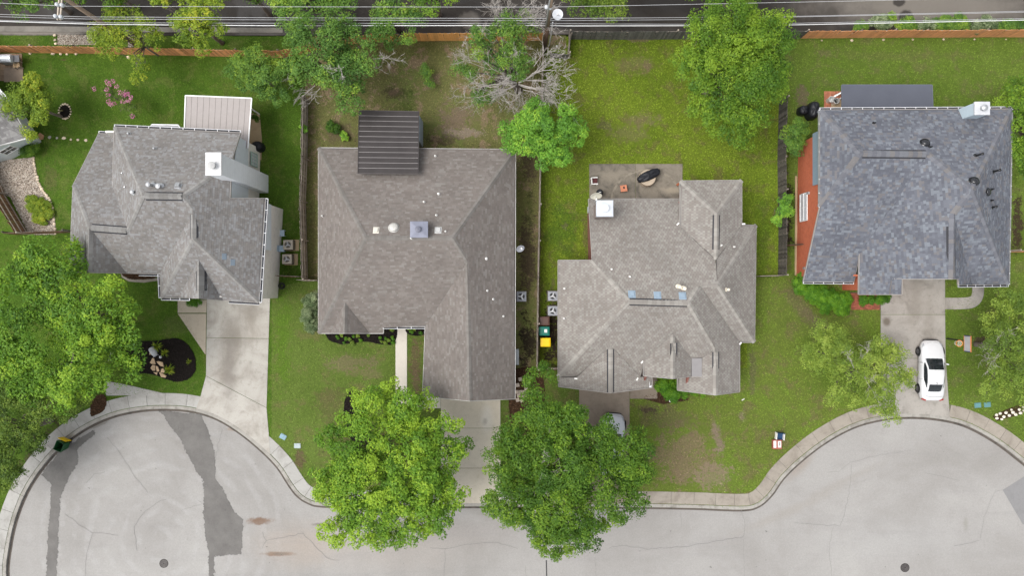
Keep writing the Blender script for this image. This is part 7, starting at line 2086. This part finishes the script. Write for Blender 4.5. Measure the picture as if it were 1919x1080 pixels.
# gravel bed at far left
gv = PX((-60, 285), (0, 300), (30, 298), (52, 296), (62, 295), (68, 320), (75, 350), (88, 368), (98, 385), (103, 410), (104, 440), (55, 440), (20, 370), (-60, 330))
gs = structure(MB().prism(gv, -.02, .02).build('gravel_bed', simple('pale_gravel_base', (0.34, 0.29, 0.24), .95, vary=.35, scale=12)))
BEDS.append(gv)
def pebbles(name, poly, dens, mat, parent, size=(.03, .075), seed=3, z=.02):
    xs = np.array(poly); lo, hi = xs.min(0), xs.max(0)
    rg = np.random.default_rng(seed)
    n_ = int((hi - lo).prod() * dens)
    X = rg.uniform(lo[0], hi[0], n_); Y = rg.uniform(lo[1], hi[1], n_)
    k = in_poly_np(X, Y, poly); X, Y = X[k], Y[k]
    r = rg.uniform(*size, len(X)); a = rg.uniform(0, 6.28, len(X))
    q = []
    tri = [(0, 1), (1, 2), (2, 3), (3, 0)]
    cs = [np.stack([X + r * np.cos(a + i * math.pi / 2), Y + r * .8 * np.sin(a + i * math.pi / 2), np.full(len(X), z)], 1) for i in range(4)]
    top = np.stack([X + r * .2, Y, z + r * .7], 1)
    V = np.stack([np.stack([cs[i], cs[j], top], 1) for i, j in tri], 1).reshape(-1, 3)
    o = np_mesh(name, V, 3, mat, parent, np.repeat(rg.random(len(X)), 4)); o['kind'] = 'stuff'
    return o
M_PEB = shingle_mat('mixed_pebble', [(0.0, (0.20, 0.16, 0.13)), (0.3, (0.34, 0.29, 0.24)), (0.6, (0.48, 0.42, 0.36)), (0.85, (0.60, 0.55, 0.49))])
pebbles('pebble', gv, 260, M_PEB, gs)
sb = thing('stone_border', 'row of pale stones edging the gravel bed at far left', 'stone border', P(85, 370))
for k in range(30):
    t = k / 29 * 6
    pth = [(62, 296), (66, 315), (72, 340), (82, 360), (92, 372), (100, 395), (104, 438)]
    i = min(5, int(t)); f = t - i
    x = pth[i][0] + (pth[i + 1][0] - pth[i][0]) * f; y = pth[i][1] + (pth[i + 1][1] - pth[i][1]) * f
    p = P(x + sr.uniform(-1, 1), y)
    stone(MB(), (p.x, p.y, .04), sr.uniform(.08, .14), sr).build('stone', M_PALE, sb)
gv2 = PX((108, 64), (180, 66), (180, 84), (108, 84))
gs2 = structure(MB().prism(gv2, -.02, .015).build('gravel_bed', simple('grey_gravel_base', (0.24, 0.215, 0.18), .95, vary=.35, scale=12)))
BEDS.append(gv2)
pebbles('pebble', gv2, 220, M_PEB, gs2, seed=5)
gv3 = PX((240, 66), (268, 66), (268, 88), (240, 88)); gs3 = structure(MB().prism(gv3, -.02, .015).build('gravel_bed', simple('grey_gravel_base', (0.24, 0.215, 0.18)))); pebbles('pebble', gv3, 200, M_PEB, gs3, seed=6); BEDS.append(gv3)
for i, (x, y, r, w) in enumerate(((103, 66, .13, 'upper'), (104, 75, .11, 'middle'), (105, 82, .12, 'lower'))):
    p = P(x, y); tag(stone(MB(), (p.x, p.y, .05), r, sr).build('boulder', M_PALE), f'{w} pale boulder at the left end of the alley gravel bed', 'boulder', 'boulders at the alley gravel bed')
fence_rocks = [(57, 100, 'first'), (100, 100.5, 'second'), (114, 101, 'third'), (126, 101.5, 'fourth'), (143, 101, 'fifth'), (241, 107, 'sixth')]
for x, y, w in fence_rocks:
    p = P(x, y); tag(stone(MB(), (p.x, p.y, .04), sr.uniform(.10, .17), sr).build('garden_rock', M_PALE), f'{w} pale rock from the left at the foot of the cedar fence', 'rock', 'rocks at the cedar fence')
for i, (x, y) in enumerate(((1540, 73), (1596, 73), (1655, 72), (1710, 71.5), (1768, 71), (1826, 71), (1885, 71))):
    w = ['first', 'second', 'third', 'fourth', 'fifth', 'sixth', 'seventh'][i]
    p = P(x, y); tag(stone(MB(), (p.x, p.y - .1, .02), sr.uniform(.08, .15), sr, .4).build('garden_rock', M_PALE), f'{w} pale rock from the left at the foot of the terracotta fence', 'rock', 'rocks at the terracotta fence')
# stone edging at the right kerb
rw = thing('stone_edging', 'two rows of white limestone edging at the right hand kerb', 'stone edging', P(1890, 776))
WH = simple('white_limestone', (0.66, 0.61, 0.52), .9, vary=.2, scale=5, perobj=.1)
MB().prism(PX((1860, 781), (1868, 790), (1935, 770), (1935, 750), (1885, 768)), -.02, .03).build('mortar_bed', M_BARK, rw)
for x, y, r in ((1867, 784, .15), (1866, 778, .13), (1873, 775, .13), (1880, 781, .14), (1876, 786, .13), (1884, 774, .14), (1890, 779, .15), (1897, 773, .16), (1902, 777, .15), (1909, 768, .14), (1911, 774, .15), (1917, 763, .15), (1918, 770, .15), (1925, 764, .15), (1894, 768, .12), (1926, 757, .15)):
    p = P(x, y); stone(MB(), (p.x, p.y, .08), r * .95, sr).build('stone', WH, rw)
# patio corner with grill at far left
pg = structure(thing('paver_patio', None, None))
tm = None
a0 = P(-20, 100); a1 = P(52, 152)
for iy in range(int((a0.y - a1.y) / .42)):
    for ix in range(int((a1.x - a0.x) / .42)):
        if tm is None:
            o = MB().box((0, 0, 0), (.405, .405, .06)).build('paver', simple('tan_patio_paver', (0.33, 0.235, 0.16), .9, vary=.25, perobj=.25), pg, local=True); tm = o.data
        else:
            o = bpy.data.objects.new('paver', tm); COL.objects.link(o); o.parent = pg
        o.location = (a0.x + (ix + .5) * .42, a0.y - (iy + .5) * .42, .012 + random.uniform(-.004, .004))
MB().prism(inset_poly(PX((8, 127), (44, 126), (44, 153), (8, 154)), .01), 0, .06).build('slab', C_PINK, pg)
BEDS.append(PX((-20, 98), (53, 98), (53, 154), (-20, 154)))
c = P(8, 108, 1.0); c.z = 0
wg = thing('gas_grill', 'white hooded gas grill on the paver patio at far left', 'grill', c, 0)
MB().box((0, 0, .45), (1.1, .55, .75)).build('cabinet', M_STEEL, wg, local=True, bevel=.02)
MB().lathe((-.5, 0, .86), [(.24, 0), (.30, .03), (.30, 1.0), (.24, 1.03)], 18, (1, 0, 0)).build('hood', simple('white_hood', (0.62, 0.65, 0.70), .35, .2), wg, smooth=False, local=True)
MB().box((.78, 0, .8), (.42, .5, .05)).build('side_shelf', simple('dark_shelf', (0.10, 0.10, 0.11), .5), wg, local=True)
MB().tube([(-.45, -.36, 1.0), (.45, -.36, 1.0)], .02, 6).build('handle', M_BLK, wg, local=True)
# chair by the grill
c = P(28, 119, .6); c.z = 0
pcx = thing('patio_chair', 'tan slatted patio chair below the white gas grill', 'chair', c, .2)
for sx in (-1, 1):
    for sy in (-1, 1): MB().box((sx * .22, sy * .22, .24), (.05, .05, .48)).build('leg', W_RAIL, pcx, local=True)
for k in range(5): MB().box((-.2 + k * .1, 0, .46), (.08, .5, .03)).build('slat', wood('tan_slat', (0.38, 0.27, 0.16)), pcx, local=True)
# chairs seen at the white brick wall of the grey brown house
for lab, y in (('pale blue garden chair against the white brick wall, the upper of two', 437), ('pale blue garden chair against the white brick wall, the lower of two', 466)):
    c = P(519, y, .5); c.z = 0
    c.x = P(531, y).x
    ck = thing('garden_chair', lab, 'chair', c, math.pi / 2)
    MB().box((0, 0, .42), (.48, .42, .04)).build('seat', simple('pale_blue_plastic', (0.36, 0.45, 0.52), .5), ck, local=True, bevel=.01)
    MB().box((0, .2, .68), (.48, .05, .5)).build('backrest', simple('pale_blue_plastic', (0.36, 0.45, 0.52), .5), ck, local=True, bevel=.01)
    for sx in (-1, 1):
        for sy in (-1, 1): MB().box((sx * .21, sy * .18, .21), (.04, .04, .42)).build('leg', simple('pale_blue_plastic', (0.36, 0.45, 0.52), .5), ck, local=True)
c = P(529, 536)
hr = thing('hose_reel', 'black coiled hose at the corner of the white brick wall', 'hose', c)
for k in range(4):
    r = .10 + .05 * k
    MB().tube([(r * math.cos(t * .3), r * math.sin(t * .3), .05 + .04 * k) for t in range(22)], .022, 5).build('coil', M_BLK, hr, local=True)
gb = draped('covered_grill', 'black covered grill under the cream patio cover edge', 'grill', 479, 273, [(.05, 1.0), (.6, 1.0), (.95, .9), (1.02, .5), (1.03, .01)], .42, .36, .3, M_COVER, 1.0, seed=9)
# meter lids
M_LIDB = simple('pale_blue_meter_lid', (0.20, 0.31, 0.37), .6, vary=.15); M_LIDW = simple('white_meter_lid', (0.34, 0.40, 0.40), .6)
for lab, x, y, rz, mt in (('blue meter lid nearer the light driveway', 530.5, 819, -.5, M_LIDB), ('whitish meter lid nearer the large lime green street tree', 557.5, 836, 0, M_LIDW), ('teal meter lid left of two near the stone edging', 1832, 760, .1, simple('teal_meter_lid', (0.10, 0.22, 0.23), .6)), ('teal meter lid right of two near the stone edging', 1850, 759, .1, simple('teal_meter_lid', (0.10, 0.22, 0.23), .6))):
    p = P(x, y)
    mlid = thing('meter_lid', lab, 'meter lid', p, rz)
    MB().box((0, 0, .02), (.50, .38, .06)).build('frame', mt, mlid, local=True, bevel=.015)
    MB().box((0, 0, .056), (.42, .30, .015)).build('cover', mt, mlid, local=True, bevel=.005)
# manhole covers
M_IRON = simple('cast_iron', (0.045, 0.04, 0.038), .6, .3, vary=.4, scale=20)
for lab, x, y in (('round iron manhole cover in the left turning circle', 307, 1057), ('round iron manhole cover in the right turning circle', 1696, 1065)):
    p = P(x, y, -.12)
    mh = thing('manhole_cover', lab, 'manhole cover', p)
    MB().lathe((0, 0, -.02), [(.34, 0), (.34, .022), (.30, .024), (.295, .015), (.0, .018)], 30).build('plate', M_IRON, mh, local=True)
    for r in (.09, .17, .25):
        MB().tube([(r * math.cos(t * math.pi / 14), r * math.sin(t * math.pi / 14), .0) for t in range(29)], .014, 4, caps=False).build('ring', simple('worn_iron', (0.17, 0.16, 0.155), .5, .3), mh, local=True)
# blue box and red framed box on the worn lawn
c = P(1463, 819, .4); c.z = 0
bb = thing('blue_box', 'open dark blue box with white edges on the lawn near the right kerb', 'box', c, -.1)
BL = simple('dark_blue_plastic', (0.012, 0.045, 0.11), .5, vary=.15)
MB().box((0, 0, .03), (.60, .50, .05)).build('base', BL, bb, local=True)
for s_ in (-1, 1):
    MB().box((s_ * .29, 0, .22), (.035, .52, .42)).build('side_panel', M_PVC, bb, local=True)
MB().box((0, .25, .26), (.56, .035, .5)).build('back_panel', BL, bb, local=True); MB().box((0, -.25, .12), (.56, .03, .2)).build('front_panel', BL, bb, local=True)
c = P(1457, 834, .3); c.z = 0
rb = thing('red_frame_box', 'low red framed box with two white panels on the lawn near the right kerb', 'box', c, 0)
RD = simple('dull_red_paint', (0.28, 0.085, 0.06), .6)
MB().box((0, 0, .14), (.68, .70, .28)).build('case', RD, rb, local=True, bevel=.02)
MB().box((-.19, .02, .285), (.20, .52, .02)).build('white_panel', M_PVC, rb, local=True); MB().box((.16, .02, .285), (.24, .48, .02)).build('white_panel', M_PVC, rb, local=True)
MB().box((.18, .05, .30), (.06, .30, .012)).build('handle_slot', M_TRIM, rb, local=True)
# utility items in the side yards
c = P(968, 670, .9); c.z = 0
tag(MB().box((c.x, c.y, .45), (.36, 1.15, .9)).build('storage_box', simple('grey_white_box', (0.44, 0.48, 0.50), .5), None, bevel=.02), 'long grey white storage box under the east eave of the brown house', 'box')
tag(MB().lathe(P(1043.5, 87, 0), [(.08, 0), (.08, .12), (.05, .16), (0, .17)], 12).build('drain_cleanout', M_PVC, None, smooth=True), 'small white cap in the grass below the satellite dish', 'cap')
tag(MB().box((P(1257, 751).x, P(1257, 751).y, .1), (.28, .2, .16)).build('utility_block', M_PVC, None, bevel=.01), 'small white block at the edge of the entry bed', 'block')
tag(MB().tube([P(1390, 751, .03), P(1395, 748, .03)], .04, 6).build('litter', M_PVC), 'white scrap of litter on the worn front lawn', 'litter')
stp = structure(thing('paver_path', None, None))
sp_ = None
for k, (x, y) in enumerate([(968, 735), (975, 735), (982, 735), (972, 742), (980, 742), (988, 742), (970, 722), (984, 720), (975, 711), (986, 729), (970, 750), (978, 751)]):
    p = P(x, y)
    MB().box((p.x, p.y, .03), (.27, .27, .07), .03 * k).build('paver', simple('pale_step_paver', (0.38, 0.32, 0.27), .9, perobj=.3), stp)
tag(MB().lathe(P(1468, 348, 0), [(.12, 0), (.14, .3), (.1, .32)], 12).build('garden_pot', M_PVC), 'pale pot standing between the dark fence and the brick wall', 'pot') if False else None
# low retaining strips along the brick wall
ft = structure(MB().prism(PX((1490, 330), (1493.5, 330), (1493.5, 516), (1489, 516)), -.05, .06).build('footing', C_TAN))
stm = structure(MB().grid([[(a[0], a[1], .05), (b_[0], b_[1], .05)] for a, b_ in zip([P2(224, 505), P2(229, 520), P2(242, 528), P2(270, 530), P2(298, 526)], [P2(230, 504), P2(234, 517), P2(246, 523), P2(270, 524.5), P2(297, 521)])]).build('bed_edging', C_SIDE))

# ------------------------------------------------------------------ grass blades
EXCL = [HOUSES[k].foot for k in HOUSES] + BEDS + [PX(*p) for k in DRV for p in DRV[k]] + SLAB_POLYS
EXCL += [PX((333, 562), (388, 562), (386, 665)), PX((741, 600), (763, 600), (763, 741), (826, 741), (826, 766), (741, 766)), PX((1180, 690), (1232, 690), (1232, 748), (1180, 748)), PX((1104, 307), (1279, 307), (1279, 385), (1104, 385)), PX((352, 195), (487, 215), (490, 300), (350, 290)), PX((1590, 548), (1655, 548), (1655, 581), (1590, 581)), PX((1544, 171), (1750, 171), (1750, 220), (1544, 220)), PX((1771, 560), (1842, 560), (1842, 520), (1824, 520), (1824, 556), (1771, 580))]
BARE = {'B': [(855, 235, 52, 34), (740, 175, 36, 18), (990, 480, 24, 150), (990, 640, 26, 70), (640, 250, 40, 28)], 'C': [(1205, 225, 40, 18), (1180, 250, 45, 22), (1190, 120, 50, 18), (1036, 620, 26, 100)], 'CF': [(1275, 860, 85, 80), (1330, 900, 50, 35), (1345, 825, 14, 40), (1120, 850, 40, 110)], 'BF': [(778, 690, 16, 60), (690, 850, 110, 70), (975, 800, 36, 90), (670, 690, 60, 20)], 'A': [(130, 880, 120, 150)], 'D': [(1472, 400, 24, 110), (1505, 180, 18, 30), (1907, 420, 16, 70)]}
DENS = {'A': 220, 'B': 130, 'BF': 150, 'C': 190, 'CF': 150, 'D': 170}
LEN = {'A': .07, 'B': .08, 'BF': .075, 'C': .10, 'CF': .085, 'D': .08}
gr_ = np.random.default_rng(99)
view = (P2(-20, 1100)[0], P2(-20, 1100)[1], P2(1940, -20)[0], P2(1940, -20)[1])
for k_, pts in LAWNS.items():
    poly = PX(*pts)
    xs = np.array(poly)
    lo = np.maximum(xs.min(0), [view[0], view[1]]); hi = np.minimum(xs.max(0), [view[2], view[3]])
    n_ = int((hi - lo).prod() * DENS[k_])
    X = gr_.uniform(lo[0], hi[0], n_); Y = gr_.uniform(lo[1], hi[1], n_)
    m = in_poly_np(X, Y, poly)
    X, Y = X[m], Y[m]
    m = np.ones(len(X), bool)
    for e in EXCL:
        ea = np.array([(p[0], p[1]) for p in e]); l_, h_ = ea.min(0), ea.max(0)
        s_ = (X > l_[0]) & (X < h_[0]) & (Y > l_[1]) & (Y < h_[1])
        if s_.any():
            idx = np.where(s_)[0]; m[idx[in_poly_np(X[idx], Y[idx], e)]] = False
    for (bx, by, rx, ry) in BARE.get(k_, ()):
        x0, y0 = P2(bx, by)
        d = ((X - x0) / (rx / S)) ** 2 + ((Y - y0) / (ry / S)) ** 2
        m &= ~((d < 1.0) & (gr_.random(len(X)) < .75))
    X, Y = X[m], Y[m]
    n_ = len(X)
    a = gr_.uniform(0, 2 * math.pi, n_); l = LEN[k_] * gr_.uniform(.6, 1.5, n_); w = l * gr_.uniform(.12, .3, n_); hz = l * gr_.uniform(.3, 1.0, n_)
    ca, sa = np.cos(a), np.sin(a)
    V = np.stack([np.stack([X - sa * w, Y + ca * w, np.zeros(n_)], 1), np.stack([X + sa * w, Y - ca * w, np.zeros(n_)], 1), np.stack([X + ca * l, Y + sa * l, hz], 1)], 1).reshape(-1, 3)
    g = np_mesh('grass', V, 3, GD[k_], None, gr_.random(n_))
    tag(g, {'A': 'short deep green grass blades on the left lawns', 'B': 'thin patchy grass blades in the brown yard', 'BF': 'grass blades on the front lawn of the brown house', 'C': 'long yellow green grass blades in the bright yard', 'CF': 'worn grass blades on the front lawn of the tan grey house', 'D': 'green grass blades round the blue grey house'}[k_], 'grass', None, 'stuff')
